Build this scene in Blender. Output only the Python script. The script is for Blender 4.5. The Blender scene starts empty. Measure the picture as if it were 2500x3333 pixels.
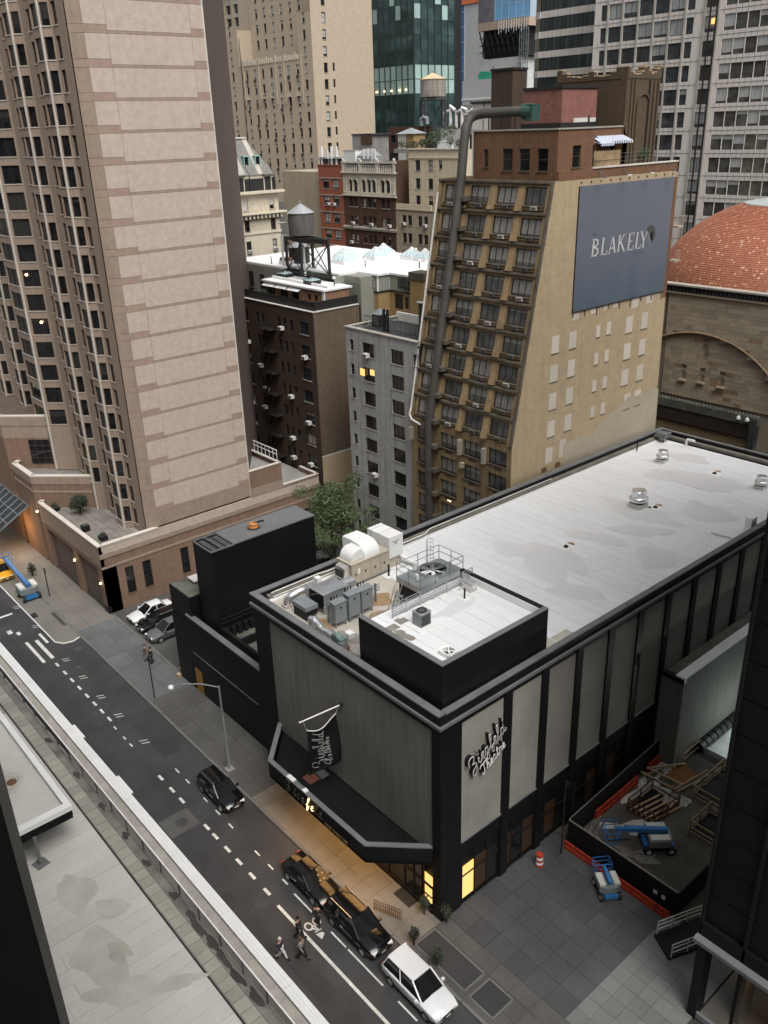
import bpy, bmesh, math, random
from mathutils import Vector, Matrix
# ------------------------------------------------------------------ camera, world, sun, exposure
SC = bpy.context.scene
COL = SC.collection
CAM_YAW, CAM_PITCH, CAM_ROLL = 0.87185229, 0.41885274, -0.03281276
F_PX = 2801.7614
EYE = 46.0
fwd = Vector((-math.sin(CAM_YAW) * math.cos(CAM_PITCH), math.cos(CAM_YAW) * math.cos(CAM_PITCH), -math.sin(CAM_PITCH)))
rgt = Vector((math.cos(CAM_YAW), math.sin(CAM_YAW), 0.0))
upv = rgt.cross(fwd)
r2 = rgt * math.cos(CAM_ROLL) + upv * math.sin(CAM_ROLL)
u2 = -rgt * math.sin(CAM_ROLL) + upv * math.cos(CAM_ROLL)
cam_d = bpy.data.cameras.new('camera')
cam = bpy.data.objects.new('camera', cam_d)
COL.objects.link(cam)
m = Matrix((r2, u2, -fwd)).transposed().to_4x4()
m.translation = Vector((0, 0, EYE))
cam.matrix_world = m
cam_d.sensor_fit = 'VERTICAL'
cam_d.sensor_height = 36.0
cam_d.lens = F_PX / 3333.0 * 36.0
cam_d.clip_start = 0.3
cam_d.clip_end = 3000.0
SC.camera = cam
SUN_EL, SUN_AZ = math.radians(58), math.radians(105)   # overcast: a wide soft sun, from the side of +X
world = bpy.data.worlds.new('World')
SC.world = world
world.use_nodes = True
wn = world.node_tree
bg = wn.nodes.get('Background') or wn.nodes.new('ShaderNodeBackground')
sky = wn.nodes.new('ShaderNodeTexSky')
sky.sky_type = 'NISHITA'
sky.sun_disc = False
sky.sun_elevation = SUN_EL
sky.sun_rotation = SUN_AZ
sky.air_density = 1.0
sky.dust_density = 7.0
sky.ozone_density = 0.6
hs = wn.nodes.new('ShaderNodeHueSaturation')
hs.inputs['Saturation'].default_value = 0.22
wn.links.new(sky.outputs[0], hs.inputs['Color'])
wn.links.new(hs.outputs[0], bg.inputs['Color'])
bg.inputs['Strength'].default_value = 0.085
sun_d = bpy.data.lights.new('sun', 'SUN')
sun_d.energy = 1.1
sun_d.angle = math.radians(40)
sun_d.color = (1.0, 0.965, 0.92)
sun = bpy.data.objects.new('sun', sun_d)
COL.objects.link(sun)
sdir = Vector((math.sin(SUN_AZ) * math.cos(SUN_EL), math.cos(SUN_AZ) * math.cos(SUN_EL), math.sin(SUN_EL)))
sun.rotation_euler = sdir.to_track_quat('Z', 'Y').to_euler()
SC.view_settings.view_transform = 'Standard'
SC.view_settings.look = 'None'
SC.view_settings.gamma = 1.0
SC.view_settings.use_curve_mapping = False
SC.view_settings.exposure = 0.88
SC.cycles.max_bounces = 6
SC.cycles.diffuse_bounces = 3
SC.cycles.glossy_bounces = 3
SC.cycles.transmission_bounces = 3
SC.cycles.caustics_reflective = False
SC.cycles.caustics_refractive = False
# ------------------------------------------------------------------ helpers
RND = random.Random(7)
WLOC = {}            # object name -> world location of its origin (all parents unrotated unless noted)
def obj_new(name, data, parent=None, loc=(0, 0, 0)):
 o = bpy.data.objects.new(name, data)
 COL.objects.link(o)
 w = Vector(loc)
 if parent is not None:
  o.parent = parent
  o.location = w - WLOC[parent.name]
 else:
  o.location = w
 WLOC[o.name] = w
 return o
def tag(o, label=None, cat=None, group=None, kind=None):
 if label:
  o['label'] = label
 if cat:
  o['category'] = cat
 if group:
  o['group'] = group
 if kind:
  o['kind'] = kind
 return o
def thing(name, label, cat, loc=(0, 0, 0), group=None):
 return tag(obj_new(name, None, None, loc), label, cat, group)
class MB:
 """collects faces in world coordinates; build() links them as one mesh object"""
 def __init__(self):
  self.v, self.f, self.mi, self.cur = [], [], [], 0
 def face(self, pts):
  n = len(self.v)
  self.v += [tuple(p) for p in pts]
  self.f.append(tuple(range(n, n + len(pts))))
  self.mi.append(self.cur)
  return self
 def _add(self, vs, fs):
  n = len(self.v)
  self.v += [tuple(p) for p in vs]
  for f in fs:
   self.f.append(tuple(i + n for i in f))
   self.mi.append(self.cur)
  return self
 def box(self, x0, x1, y0, y1, z0, z1):
  return self._add([(x0, y0, z0), (x1, y0, z0), (x1, y1, z0), (x0, y1, z0), (x0, y0, z1), (x1, y0, z1), (x1, y1, z1), (x0, y1, z1)],
                         [(3, 2, 1, 0), (4, 5, 6, 7), (0, 1, 5, 4), (1, 2, 6, 5), (2, 3, 7, 6), (3, 0, 4, 7)])
 def cbox(self, c, s, rz=0.0):
  hx, hy, hz = s[0] / 2, s[1] / 2, s[2] / 2
  ca, sa = math.cos(rz), math.sin(rz)
  vs = []
  for dz in (-hz, hz):
   for dx, dy in ((-hx, -hy), (hx, -hy), (hx, hy), (-hx, hy)):
    vs.append((c[0] + dx * ca - dy * sa, c[1] + dx * sa + dy * ca, c[2] + dz))
  return self._add(vs, [(3, 2, 1, 0), (4, 5, 6, 7), (0, 1, 5, 4), (1, 2, 6, 5), (2, 3, 7, 6), (3, 0, 4, 7)])
 def prism(self, poly, z0, z1, top=True, bottom=True):
  """poly counter-clockwise seen from above"""
  n = len(poly)
  vs = [(x, y, z0) for x, y in poly] + [(x, y, z1) for x, y in poly]
  fs = [(i, (i + 1) % n, n + (i + 1) % n, n + i) for i in range(n)]
  if top:
   fs.append(tuple(range(n, 2 * n)))
  if bottom:
   fs.append(tuple(reversed(range(n))))
  return self._add(vs, fs)
 def bar(self, p, q, w, h=None, up=(0, 0, 1)):
  """box-section bar from p to q"""
  p, q = Vector(p), Vector(q)
  h = w if h is None else h
  d = (q - p)
  if d.length < 1e-6:
   return self
  d.normalize()
  a = d.cross(Vector(up))
  if a.length < 1e-3:
   a = d.cross(Vector((1, 0, 0)))
  a.normalize()
  b = a.cross(d)
  vs = []
  for c in (p, q):
   for i, j in ((-1, -1), (1, -1), (1, 1), (-1, 1)):
    vs.append(tuple(c + a * (i * w / 2) + b * (j * h / 2)))
  return self._add(vs, [(0, 1, 2, 3), (7, 6, 5, 4), (4, 5, 1, 0), (5, 6, 2, 1), (6, 7, 3, 2), (7, 4, 0, 3)])
 def tube(self, pts, r, n=8, cap=True, radii=None):
  pts = [Vector(p) for p in pts]
  rings = []
  prev = None
  for i, p in enumerate(pts):
   if i == 0:
    d = pts[1] - p
   elif i == len(pts) - 1:
    d = p - pts[i - 1]
   else:
    d = (pts[i + 1] - p).normalized() + (p - pts[i - 1]).normalized()
   d.normalize()
   if prev is None:
    a = d.cross(Vector((0, 0, 1)))
    if a.length < 1e-3:
     a = d.cross(Vector((1, 0, 0)))
   else:
    a = prev - d * prev.dot(d)
   a.normalize()
   prev = a
   b = d.cross(a)
   rr = radii[i] if radii else r
   rings.append([tuple(p + (a * math.cos(t) + b * math.sin(t)) * rr) for t in [2 * math.pi * k / n for k in range(n)]])
  vs = [v for ring in rings for v in ring]
  fs = []
  for i in range(len(rings) - 1):
   for k in range(n):
    k2 = (k + 1) % n
    fs.append((i * n + k, i * n + k2, (i + 1) * n + k2, (i + 1) * n + k))
  if cap:
   fs.append(tuple(reversed(range(n))))
   fs.append(tuple(range((len(rings) - 1) * n, len(rings) * n)))
  return self._add(vs, fs)
 def lathe(self, c, prof, n=24, close=True):
  """prof: list of (r, z) from bottom to top round the vertical through c"""
  vs, fs = [], []
  for r, z in prof:
   for k in range(n):
    t = 2 * math.pi * k / n
    vs.append((c[0] + r * math.cos(t), c[1] + r * math.sin(t), c[2] + z))
  for i in range(len(prof) - 1):
   for k in range(n):
    k2 = (k + 1) % n
    fs.append((i * n + k, i * n + k2, (i + 1) * n + k2, (i + 1) * n + k))
  if close:
   fs.append(tuple(reversed(range(n))))
   fs.append(tuple(range((len(prof) - 1) * n, len(prof) * n)))
  return self._add(vs, fs)
 def build(self, name, mat, parent=None, loc=None, smooth=False, kind=None):
  if loc is None:
   loc = WLOC[parent.name] if parent is not None else Vector((0, 0, 0))
  loc = Vector(loc)
  me = bpy.data.meshes.new(name)
  me.from_pydata([(x - loc[0], y - loc[1], z - loc[2]) for x, y, z in self.v], [], self.f)
  mats = mat if isinstance(mat, (list, tuple)) else [mat]
  for mm in mats:
   me.materials.append(mm)
  if len(mats) > 1:
   me.polygons.foreach_set('material_index', self.mi)
  if smooth:
   me.polygons.foreach_set('use_smooth', [True] * len(me.polygons))
   try:
    me.set_sharp_from_angle(angle=math.radians(38))
   except Exception:
    pass
  me.update()
  o = obj_new(name, me, parent, loc)
  if kind:
   o['kind'] = kind
  return o
def put(name, mesh, parent, loc, rz=0.0):
 """one more object on an existing mesh"""
 o = obj_new(name, mesh, parent, loc)
 if rz:
  o.rotation_euler = (0, 0, rz)
 return o
def put_child(name, mesh, parent):
 """a sub-part that shares its part's origin and turn"""
 o = bpy.data.objects.new(name, mesh)
 COL.objects.link(o)
 o.parent = parent
 return o
def kids(o):
 return list(o.children)
def copy_tree(o, loc, rz=None, label=None):
 def rec(src, par):
  c = src.copy()
  COL.objects.link(c)
  if par is not None:
   c.parent = par
   c.matrix_parent_inverse = src.matrix_parent_inverse.copy()
  for ch in list(src.children):
   rec(ch, c)
  return c
 r = rec(o, None)
 r.location = loc
 WLOC[r.name] = Vector(loc)
 if rz is not None:
  r.rotation_euler = (0, 0, rz)
 if label:
  r['label'] = label
 return r
# ------------------------------------------------------------------ materials
def _new(name):
 mt = bpy.data.materials.new(name)
 mt.use_nodes = True
 nt = mt.node_tree
 bs = nt.nodes.get('Principled BSDF')
 return mt, nt, bs
def N(nt, t, **kw):
 n = nt.nodes.new(t)
 for k, v in kw.items():
  setattr(n, k, v)
 return n
def mix(nt, fac, a, b, blend='MIX'):
 n = nt.nodes.new('ShaderNodeMix')
 n.data_type = 'RGBA'
 n.blend_type = blend
 for i, v in ((0, fac), (6, a), (7, b)):
  if hasattr(v, 'node') or isinstance(v, bpy.types.NodeSocket):
   nt.links.new(v, n.inputs[i])
  elif i == 0:
   n.inputs[0].default_value = v
  else:
   n.inputs[i].default_value = (*v[:3], 1)
 return n.outputs[2]
def ramp(nt, src, lo, hi, c0=(0, 0, 0), c1=(1, 1, 1)):
 r = nt.nodes.new('ShaderNodeValToRGB')
 r.color_ramp.elements[0].position = lo
 r.color_ramp.elements[1].position = hi
 r.color_ramp.elements[0].color = (*c0, 1)
 r.color_ramp.elements[1].color = (*c1, 1)
 nt.links.new(src, r.inputs[0])
 return r.outputs[0]
def coords(nt, scale=(1, 1, 1), mode='world'):
 if mode == 'world':
  g = nt.nodes.new('ShaderNodeNewGeometry')
  src = g.outputs['Position']
 else:
  g = nt.nodes.new('ShaderNodeTexCoord')
  src = g.outputs['Object']
 mp = nt.nodes.new('ShaderNodeMapping')
 mp.inputs['Scale'].default_value = scale
 nt.links.new(src, mp.inputs['Vector'])
 return mp.outputs[0]
def noise(nt, vec, scale, detail=4.0, rough=0.55, dist=0.0):
 n = nt.nodes.new('ShaderNodeTexNoise')
 n.inputs['Scale'].default_value = scale
 n.inputs['Detail'].default_value = detail
 n.inputs['Roughness'].default_value = rough
 n.inputs['Distortion'].default_value = dist
 if vec is not None:
  nt.links.new(vec, n.inputs['Vector'])
 return n.outputs['Fac']
def wallvec(nt):
 """(x+y, z) so that walls along either axis get upright patterns"""
 g = nt.nodes.new('ShaderNodeNewGeometry')
 s = nt.nodes.new('ShaderNodeSeparateXYZ')
 nt.links.new(g.outputs['Position'], s.inputs[0])
 ad = nt.nodes.new('ShaderNodeMath')
 nt.links.new(s.outputs[0], ad.inputs[0])
 nt.links.new(s.outputs[1], ad.inputs[1])
 c = nt.nodes.new('ShaderNodeCombineXYZ')
 nt.links.new(ad.outputs[0], c.inputs[0])
 nt.links.new(s.outputs[2], c.inputs[1])
 return c.outputs[0]
def bump(nt, bs, src, strength=0.2, dist=0.02):
 b = nt.nodes.new('ShaderNodeBump')
 b.inputs['Strength'].default_value = strength
 b.inputs['Distance'].default_value = dist
 nt.links.new(src, b.inputs['Height'])
 nt.links.new(b.outputs[0], bs.inputs['Normal'])
def plain(name, c, rough=0.6, metal=0.0, var=0.18, scale=1.5, spec=None, vary_obj=0.0, streak=0.0):
 """base colour with large and fine mottling; streak adds vertical rain streaks"""
 mt, nt, bs = _new(name)
 v = coords(nt)
 n1 = noise(nt, v, scale * 0.35, 5.0, 0.6)
 n2 = noise(nt, v, scale * 6.0, 3.0, 0.6)
 lo = tuple(max(0, x * (1 - var)) for x in c)
 hi = tuple(min(1, x * (1 + var)) for x in c)
 col = mix(nt, ramp(nt, n1, 0.3, 0.7), lo, hi)
 col = mix(nt, 0.25, col, mix(nt, ramp(nt, n2, 0.3, 0.7), lo, hi))
 if streak:
  sv = coords(nt, (2.2, 2.2, 0.12))
  st = ramp(nt, noise(nt, sv, 1.6, 5.0, 0.65), 0.46, 0.74)
  k = nt.nodes.new('ShaderNodeMath')
  k.operation = 'MULTIPLY'
  nt.links.new(st, k.inputs[0])
  k.inputs[1].default_value = streak
  col = mix(nt, k.outputs[0], col, tuple(x * 0.42 for x in c))
 if vary_obj:
  oi = nt.nodes.new('ShaderNodeObjectInfo')
  h = nt.nodes.new('ShaderNodeHueSaturation')
  mr = nt.nodes.new('ShaderNodeMapRange')
  mr.inputs[3].default_value = 1 - vary_obj
  mr.inputs[4].default_value = 1 + vary_obj
  nt.links.new(oi.outputs['Random'], mr.inputs[0])
  nt.links.new(mr.outputs[0], h.inputs['Value'])
  nt.links.new(col, h.inputs['Color'])
  col = h.outputs[0]
 nt.links.new(col, bs.inputs['Base Color'])
 bs.inputs['Roughness'].default_value = rough
 bs.inputs['Metallic'].default_value = metal
 if spec is not None:
  bs.inputs['Specular IOR Level'].default_value = spec
 return mt
def brick(name, c, mortar=None, bw=0.22, bh=0.075, var=0.25, streak=0.35, rough=0.85, grime=None, bump_s=0.25, big=0.25):
 mt, nt, bs = _new(name)
 wv = wallvec(nt)
 bt = nt.nodes.new('ShaderNodeTexBrick')
 bt.inputs['Scale'].default_value = 1.0
 bt.inputs['Brick Width'].default_value = bw
 bt.inputs['Row Height'].default_value = bh
 bt.inputs['Mortar Size'].default_value = 0.008
 bt.inputs['Color1'].default_value = (*[x * (1 - var) for x in c], 1)
 bt.inputs['Color2'].default_value = (*[min(1, x * (1 + var)) for x in c], 1)
 mo = mortar or tuple(x * 0.72 for x in c)
 bt.inputs['Mortar'].default_value = (*mo, 1)
 nt.links.new(wv, bt.inputs['Vector'])
 v = coords(nt)
 col = mix(nt, ramp(nt, noise(nt, v, 0.22, 6.0, 0.65), 0.25, 0.75), bt.outputs['Color'], tuple(x * (1 - big) for x in c))
 col = mix(nt, 0.3, col, mix(nt, ramp(nt, noise(nt, v, 1.7, 4.0, 0.6), 0.3, 0.7), tuple(x * 0.7 for x in c), tuple(min(1, x * 1.25) for x in c)))
 if streak:
  sv = coords(nt, (2.0, 2.0, 0.1))
  st = ramp(nt, noise(nt, sv, 1.3, 5.0, 0.65), 0.47, 0.75)
  k = nt.nodes.new('ShaderNodeMath')
  k.operation = 'MULTIPLY'
  nt.links.new(st, k.inputs[0])
  k.inputs[1].default_value = streak
  col = mix(nt, k.outputs[0], col, grime or tuple(x * 0.35 for x in c))
 nt.links.new(col, bs.inputs['Base Color'])
 bs.inputs['Roughness'].default_value = rough
 bs.inputs['Specular IOR Level'].default_value = 0.2
 bump(nt, bs, bt.outputs['Fac'], -bump_s, 0.01)
 return mt
def window_glass(name, dark=(0.012, 0.014, 0.016), curtain=(0.42, 0.40, 0.36), share=0.4, rough=0.06, fold=True):
 """pane with a per-window random share of drawn blinds or curtains behind it"""
 mt, nt, bs = _new(name)
 oi = nt.nodes.new('ShaderNodeObjectInfo')
 sel = ramp(nt, oi.outputs['Random'], 1 - share - 0.001, 1 - share + 0.001)
 tc = nt.nodes.new('ShaderNodeTexCoord')
 sp = nt.nodes.new('ShaderNodeSeparateXYZ')
 nt.links.new(tc.outputs['Object'], sp.inputs[0])
 # blind hangs from the top down to a random height
 rh = nt.nodes.new('ShaderNodeMath')
 rh.operation = 'MULTIPLY'
 rh.inputs[1].default_value = 7.31
 nt.links.new(oi.outputs['Random'], rh.inputs[0])
 fr = nt.nodes.new('ShaderNodeMath')
 fr.operation = 'FRACT'
 nt.links.new(rh.outputs[0], fr.inputs[0])
 gt = nt.nodes.new('ShaderNodeMath')
 gt.operation = 'GREATER_THAN'
 nt.links.new(sp.outputs[2], gt.inputs[0])
 ma = nt.nodes.new('ShaderNodeMath')
 ma.operation = 'MULTIPLY_ADD'
 ma.inputs[1].default_value = 1.9
 ma.inputs[2].default_value = -1.15
 nt.links.new(fr.outputs[0], ma.inputs[0])
 nt.links.new(ma.outputs[0], gt.inputs[1])
 ml = nt.nodes.new('ShaderNodeMath')
 ml.operation = 'MULTIPLY'
 nt.links.new(gt.outputs[0], ml.inputs[0])
 nt.links.new(sel, ml.inputs[1])
 cv = coords(nt, (9.0, 9.0, 0.6))
 cn = noise(nt, cv, 1.0, 3.0)
 cc = mix(nt, ramp(nt, cn, 0.3, 0.7), tuple(x * 0.55 for x in curtain), curtain)
 dn = noise(nt, coords(nt), 0.8, 3.0)
 dk = mix(nt, ramp(nt, dn, 0.35, 0.7), dark, tuple(x * 2.4 for x in dark))
 col = mix(nt, ml.outputs[0], dk, cc)
 nt.links.new(col, bs.inputs['Base Color'])
 bs.inputs['Roughness'].default_value = rough
 bs.inputs['Specular IOR Level'].default_value = 0.5
 return mt
def emit(name, c, s, base=(0.1, 0.08, 0.05)):
 mt, nt, bs = _new(name)
 bs.inputs['Base Color'].default_value = (*base, 1)
 bs.inputs['Emission Color'].default_value = (*c, 1)
 bs.inputs['Emission Strength'].default_value = s
 return mt
M = {}
M['asphalt'] = plain('asphalt', (0.043, 0.043, 0.045), 0.62, var=0.42, scale=0.8)
M['lot_asphalt'] = plain('lot_asphalt', (0.075, 0.074, 0.068), 0.7, var=0.4, scale=0.7)
M['earth'] = plain('earth_dark', (0.05, 0.047, 0.042), 0.9, var=0.5, scale=1.2)
M['line_paint'] = plain('line_paint', (0.62, 0.62, 0.58), 0.6, var=0.3, scale=6)
M['walk_grey'] = plain('walk_grey', (0.115, 0.122, 0.122), 0.7, var=0.3, scale=0.6, vary_obj=0.12)
M['walk_dark'] = plain('walk_dark', (0.082, 0.08, 0.074), 0.65, var=0.3, scale=0.6, vary_obj=0.12)
M['walk_tan'] = plain('walk_tan', (0.17, 0.16, 0.14), 0.75, var=0.25, scale=0.6, vary_obj=0.08)
M['plaza'] = plain('plaza_slab', (0.062, 0.062, 0.066), 0.6, var=0.35, scale=0.5, vary_obj=0.14)
M['plaza_pale'] = plain('plaza_pale', (0.15, 0.155, 0.15), 0.7, var=0.2, scale=0.6, vary_obj=0.1)
M['kerb'] = plain('kerb_stone', (0.14, 0.14, 0.135), 0.75, var=0.25)
M['black'] = plain('black_cladding', (0.0075, 0.008, 0.0085), 0.5, var=0.3, spec=0.22)
M['black2'] = plain('black_frame', (0.011, 0.011, 0.012), 0.55, var=0.3, spec=0.25)
M['dark_metal'] = plain('dark_metal', (0.02, 0.02, 0.021), 0.5, var=0.3)
M['steel'] = plain('galvanised_steel', (0.50, 0.53, 0.54), 0.35, 0.75, var=0.2, scale=3)
M['alu'] = plain('bright_aluminium', (0.80, 0.81, 0.82), 0.28, 0.85, var=0.12, scale=3)
M['greysteel'] = plain('painted_grey', (0.19, 0.215, 0.225), 0.45, 0.0, var=0.15)
M['white'] = plain('white_paint', (0.74, 0.745, 0.74), 0.6, var=0.08)
M['offwhite'] = plain('off_white', (0.62, 0.61, 0.57), 0.7, var=0.12, streak=0.15)
M['rubber'] = plain('rubber', (0.012, 0.012, 0.012), 0.75, var=0.2)
M['glass_dark'] = plain('dark_glass', (0.010, 0.011, 0.012), 0.06, var=0.3)
M['gold'] = plain('gilt', (0.75, 0.55, 0.24), 0.35, 0.6, var=0.1)
M['concrete'] = plain('concrete', (0.27, 0.265, 0.25), 0.85, var=0.2, streak=0.25)
M['coping_grey'] = plain('coping_grey', (0.14, 0.145, 0.148), 0.6, var=0.25, scale=2)
M['wood'] = plain('timber', (0.36, 0.26, 0.15), 0.7, var=0.3, scale=4)
M['rust'] = plain('rusty_steel', (0.13, 0.055, 0.025), 0.8, var=0.5, scale=4)
M['lamp_warm'] = emit('lamp_warm', (1.0, 0.62, 0.25), 14)
M['glow_window'] = emit('glow_window', (1.0, 0.58, 0.18), 0.75)
M['glow_lamp'] = emit('glow_lamp', (1.0, 0.66, 0.3), 9)
M['frame_white'] = plain('frame_white', (0.5, 0.49, 0.45), 0.6, var=0.1)
M['frame_dark'] = plain('frame_dark', (0.02, 0.02, 0.02), 0.5, var=0.2)
M['frame_brown'] = plain('frame_brown', (0.06, 0.045, 0.035), 0.6, var=0.2)
M['sill_stone'] = plain('sill_stone', (0.36, 0.34, 0.30), 0.8, var=0.2)
M['glass'] = window_glass('window_glass', share=0.35)
M['glass_pale'] = window_glass('window_glass_pale', curtain=(0.62, 0.62, 0.60), share=0.78)
M['glass_curtain'] = window_glass('window_glass_curtain', dark=(0.05, 0.05, 0.047), curtain=(0.27, 0.26, 0.235), share=0.9)
M['glass_black'] = window_glass('window_glass_black', dark=(0.009, 0.009, 0.010), curtain=(0.05, 0.048, 0.045), share=0.35)
_WP = {}
def winproto(w, h, style='double', frame='frame_dark', pane='glass', depth=0.14, sill=None, fw=0.06, sh=0.09, sp=0.07, over=0.08):
 key = (round(w, 2), round(h, 2), style, frame, pane, round(depth, 3), sill, fw)
 if key in _WP:
  return _WP[key]
 b = MB()
 y0, y1 = depth - 0.06, depth
 hw = w / 2
 b.box(-hw, -hw + fw, y0, y1, 0, h).box(hw - fw, hw, y0, y1, 0, h)
 b.box(-hw + fw, hw - fw, y0, y1, 0, fw).box(-hw + fw, hw - fw, y0, y1, h - fw, h)
 nv = {'single': 0, 'double': 0, 'mull2': 1, 'mull3': 2, 'mull4': 3, 'dh2': 1, 'dh3': 2, 'grid': 3}[style]
 for i in range(nv):
  x = -hw + w * (i + 1) / (nv + 1)
  b.box(x - fw * 0.5, x + fw * 0.5, y0 + 0.005, y1 - 0.004, fw, h - fw)
 if style in ('double', 'dh2', 'dh3'):
  b.box(-hw + fw, hw - fw, y0 + 0.012, y1 - 0.01, h * 0.5 - 0.03, h * 0.5 + 0.03)
 if style == 'grid':
  for k in (1, 2, 3):
   b.box(-hw + fw, hw - fw, y0 + 0.012, y1 - 0.01, h * k / 4 - 0.03, h * k / 4 + 0.03)
 if sill:
  b.cur = 1
  b.box(-hw - over, hw + over, -sp, depth - 0.065, -sh, 0.0)
 mats = [M[frame], M[sill]] if sill else [M[frame]]
 tmp = b.build('window', mats, None)
 fm = tmp.data
 bpy.data.objects.remove(tmp)
 p = MB()
 yy = depth - 0.02
 p.face([(-hw + fw * 0.5, yy, fw * 0.5), (hw - fw * 0.5, yy, fw * 0.5), (hw - fw * 0.5, yy, h - fw * 0.5), (-hw + fw * 0.5, yy, h - fw * 0.5)])
 tmp = p.build('pane', [M[pane]], None)
 pm = tmp.data
 bpy.data.objects.remove(tmp)
 pm.transform(Matrix.Translation((0, 0, -h / 2)))   # origin in the middle so that blinds can hang to a share of the height
 pm.transform(Matrix.Diagonal((1, 1, 1, 1)))
 _WP[key] = (fm, pm, w, h, depth)
 return _WP[key]
def facade(parent, mat, o, ang, u0, u1, z0, z1, wins=(), name='wall', reveal=None, wname='window'):
 """wall sheet with real openings. u runs along (cos ang, sin ang) from o; outward is (sin ang, -cos ang).
 wins: (u_centre, z_bottom, proto)"""
 ca, sa = math.cos(ang), math.sin(ang)
 nx, ny = sa, -ca
 def P(u, z, d=0.0):
  return (o[0] + ca * u - nx * d, o[1] + sa * u - ny * d, z)
 us, zs = {round(u0, 4), round(u1, 4)}, {round(z0, 4), round(z1, 4)}
 holes = []
 for uc, zb, pr in wins:
  a, b_, c, d = round(uc - pr[2] / 2, 4), round(uc + pr[2] / 2, 4), round(zb, 4), round(zb + pr[3], 4)
  holes.append((a, b_, c, d, pr[4]))
  us |= {a, b_}
  zs |= {c, d}
 us, zs = sorted(us), sorted(zs)
 hs = set()
 for a, b_, c, d, dp in holes:
  for i in range(len(us) - 1):
   if us[i] >= a - 1e-6 and us[i + 1] <= b_ + 1e-6:
    for j in range(len(zs) - 1):
     if zs[j] >= c - 1e-6 and zs[j + 1] <= d + 1e-6:
      hs.add((i, j))
 mb = MB()
 for j in range(len(zs) - 1):
  i = 0
  while i < len(us) - 1:
   if (i, j) in hs:
    i += 1
    continue
   k = i
   while k < len(us) - 1 and (k, j) not in hs:
    k += 1
   mb.face([P(us[i], zs[j]), P(us[k], zs[j]), P(us[k], zs[j + 1]), P(us[i], zs[j + 1])])
   i = k
 for a, b_, c, d, dp in holes:
  mb.face([P(a, c), P(a, c, dp), P(a, d, dp), P(a, d)])
  mb.face([P(b_, c, dp), P(b_, c), P(b_, d), P(b_, d, dp)])
  mb.face([P(a, d), P(a, d, dp), P(b_, d, dp), P(b_, d)])
  mb.face([P(a, c, dp), P(a, c), P(b_, c), P(b_, c, dp)])
 wo = mb.build(name, M[mat] if isinstance(mat, str) else mat, parent)
 for uc, zb, pr in wins:
  f = put(wname, pr[0], parent, P(uc, zb), ang)
  pn = put_child('pane', pr[1], f)
  pn.location = (0, 0, pr[3] / 2)
 return wo
_AC = {}
def ac_mesh(mat='offwhite'):
 if mat not in _AC:
  b = MB()
  b.box(-0.33, 0.33, -0.42, 0.1, 0, 0.42)
  b.cur = 1
  for k in range(5):
   b.box(-0.28, 0.28, -0.435, -0.42, 0.06 + k * 0.065, 0.09 + k * 0.065)
  t = b.build('air_conditioner', [M[mat], M['frame_dark']])
  _AC[mat] = t.data
  bpy.data.objects.remove(t)
 return _AC[mat]
def ac(parent, x, y, z, ang, mat='offwhite'):
 return put('air_conditioner', ac_mesh(mat), parent, (x, y, z), ang)
R90 = math.pi / 2
g = MB().box(-700, 500, -300, 900, -1.0, -0.05).build('ground', M['earth'])
tag(g, kind='structure')
rd = MB()
rd.face([(-330, 15.9, 0), (120, 15.9, 0), (120, 24.3, 0), (-330, 24.3, 0)])
road = rd.build('road', M['asphalt'])
tag(road, kind='structure')
def sheet(name, x0, x1, y0, y1, z, mat, parent):
 return MB().face([(x0, y0, z), (x1, y0, z), (x1, y1, z), (x0, y1, z)]).build(name, mat, parent)
_LM = {}
def marking(x, y, l, w, rz=0.0, z=0.004, mat='line_paint', name='lane_marking'):
 k = (round(l, 2), round(w, 2), mat, name)
 if k not in _LM:
  o = MB().cbox((0, 0, 0.0), (l, w, 0.004)).build(name, M[mat])
  _LM[k] = o.data
  bpy.data.objects.remove(o)
 return put(name, _LM[k], road, (x, y, z), rz)
marking(-27.0, 20.38, 18.6, 0.2)
for x in (-91.5, -89.6, -88.0, -86.2, -84.4):
 marking(x, 22.13, 0.75, 0.16)
for x in (-73.95, -72.1, -70.46, -68.8, -67.13, -65.5, -64.0, -62.5):
 marking(x, 20.62 - (x + 74) * -0.007, 0.75, 0.2)
for x in (-61.0, -59.2, -57.95):
 marking(x, 20.53, 0.5, 0.12)
for x in (-52.65, -50.8, -49.25, -45.55, -44.35, -42.7, -41.17, -39.5, -37.7):
 marking(x, 20.48, 0.72, 0.21)
for x in (-52.5, -50.84, -48.07, -46.3, -44.46, -40.96, -39.3, -37.58):
 marking(x, 21.84, 0.62, 0.11)
for x, l in ((-34.9, 2.9), (-31.6, 1.5), (-29.0, 3.3), (-25.2, 1.6), (-22.8, 2.2), (-20, 1.5), (-17.0, 2)):
 marking(x, 21.72, l, 0.11)
for x, y in ((-88.06, 21.54), (-82.67, 21.59), (-74.4, 21.46), (-70.4, 21.48), (-66.3, 21.41), (-62.6, 21.41), (-57.8, 21.42)):
 for dx in (0, 0.42):
  marking(x + dx, y + 0.13, 0.66, 0.08, math.radians(66))
bk = MB()
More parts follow.
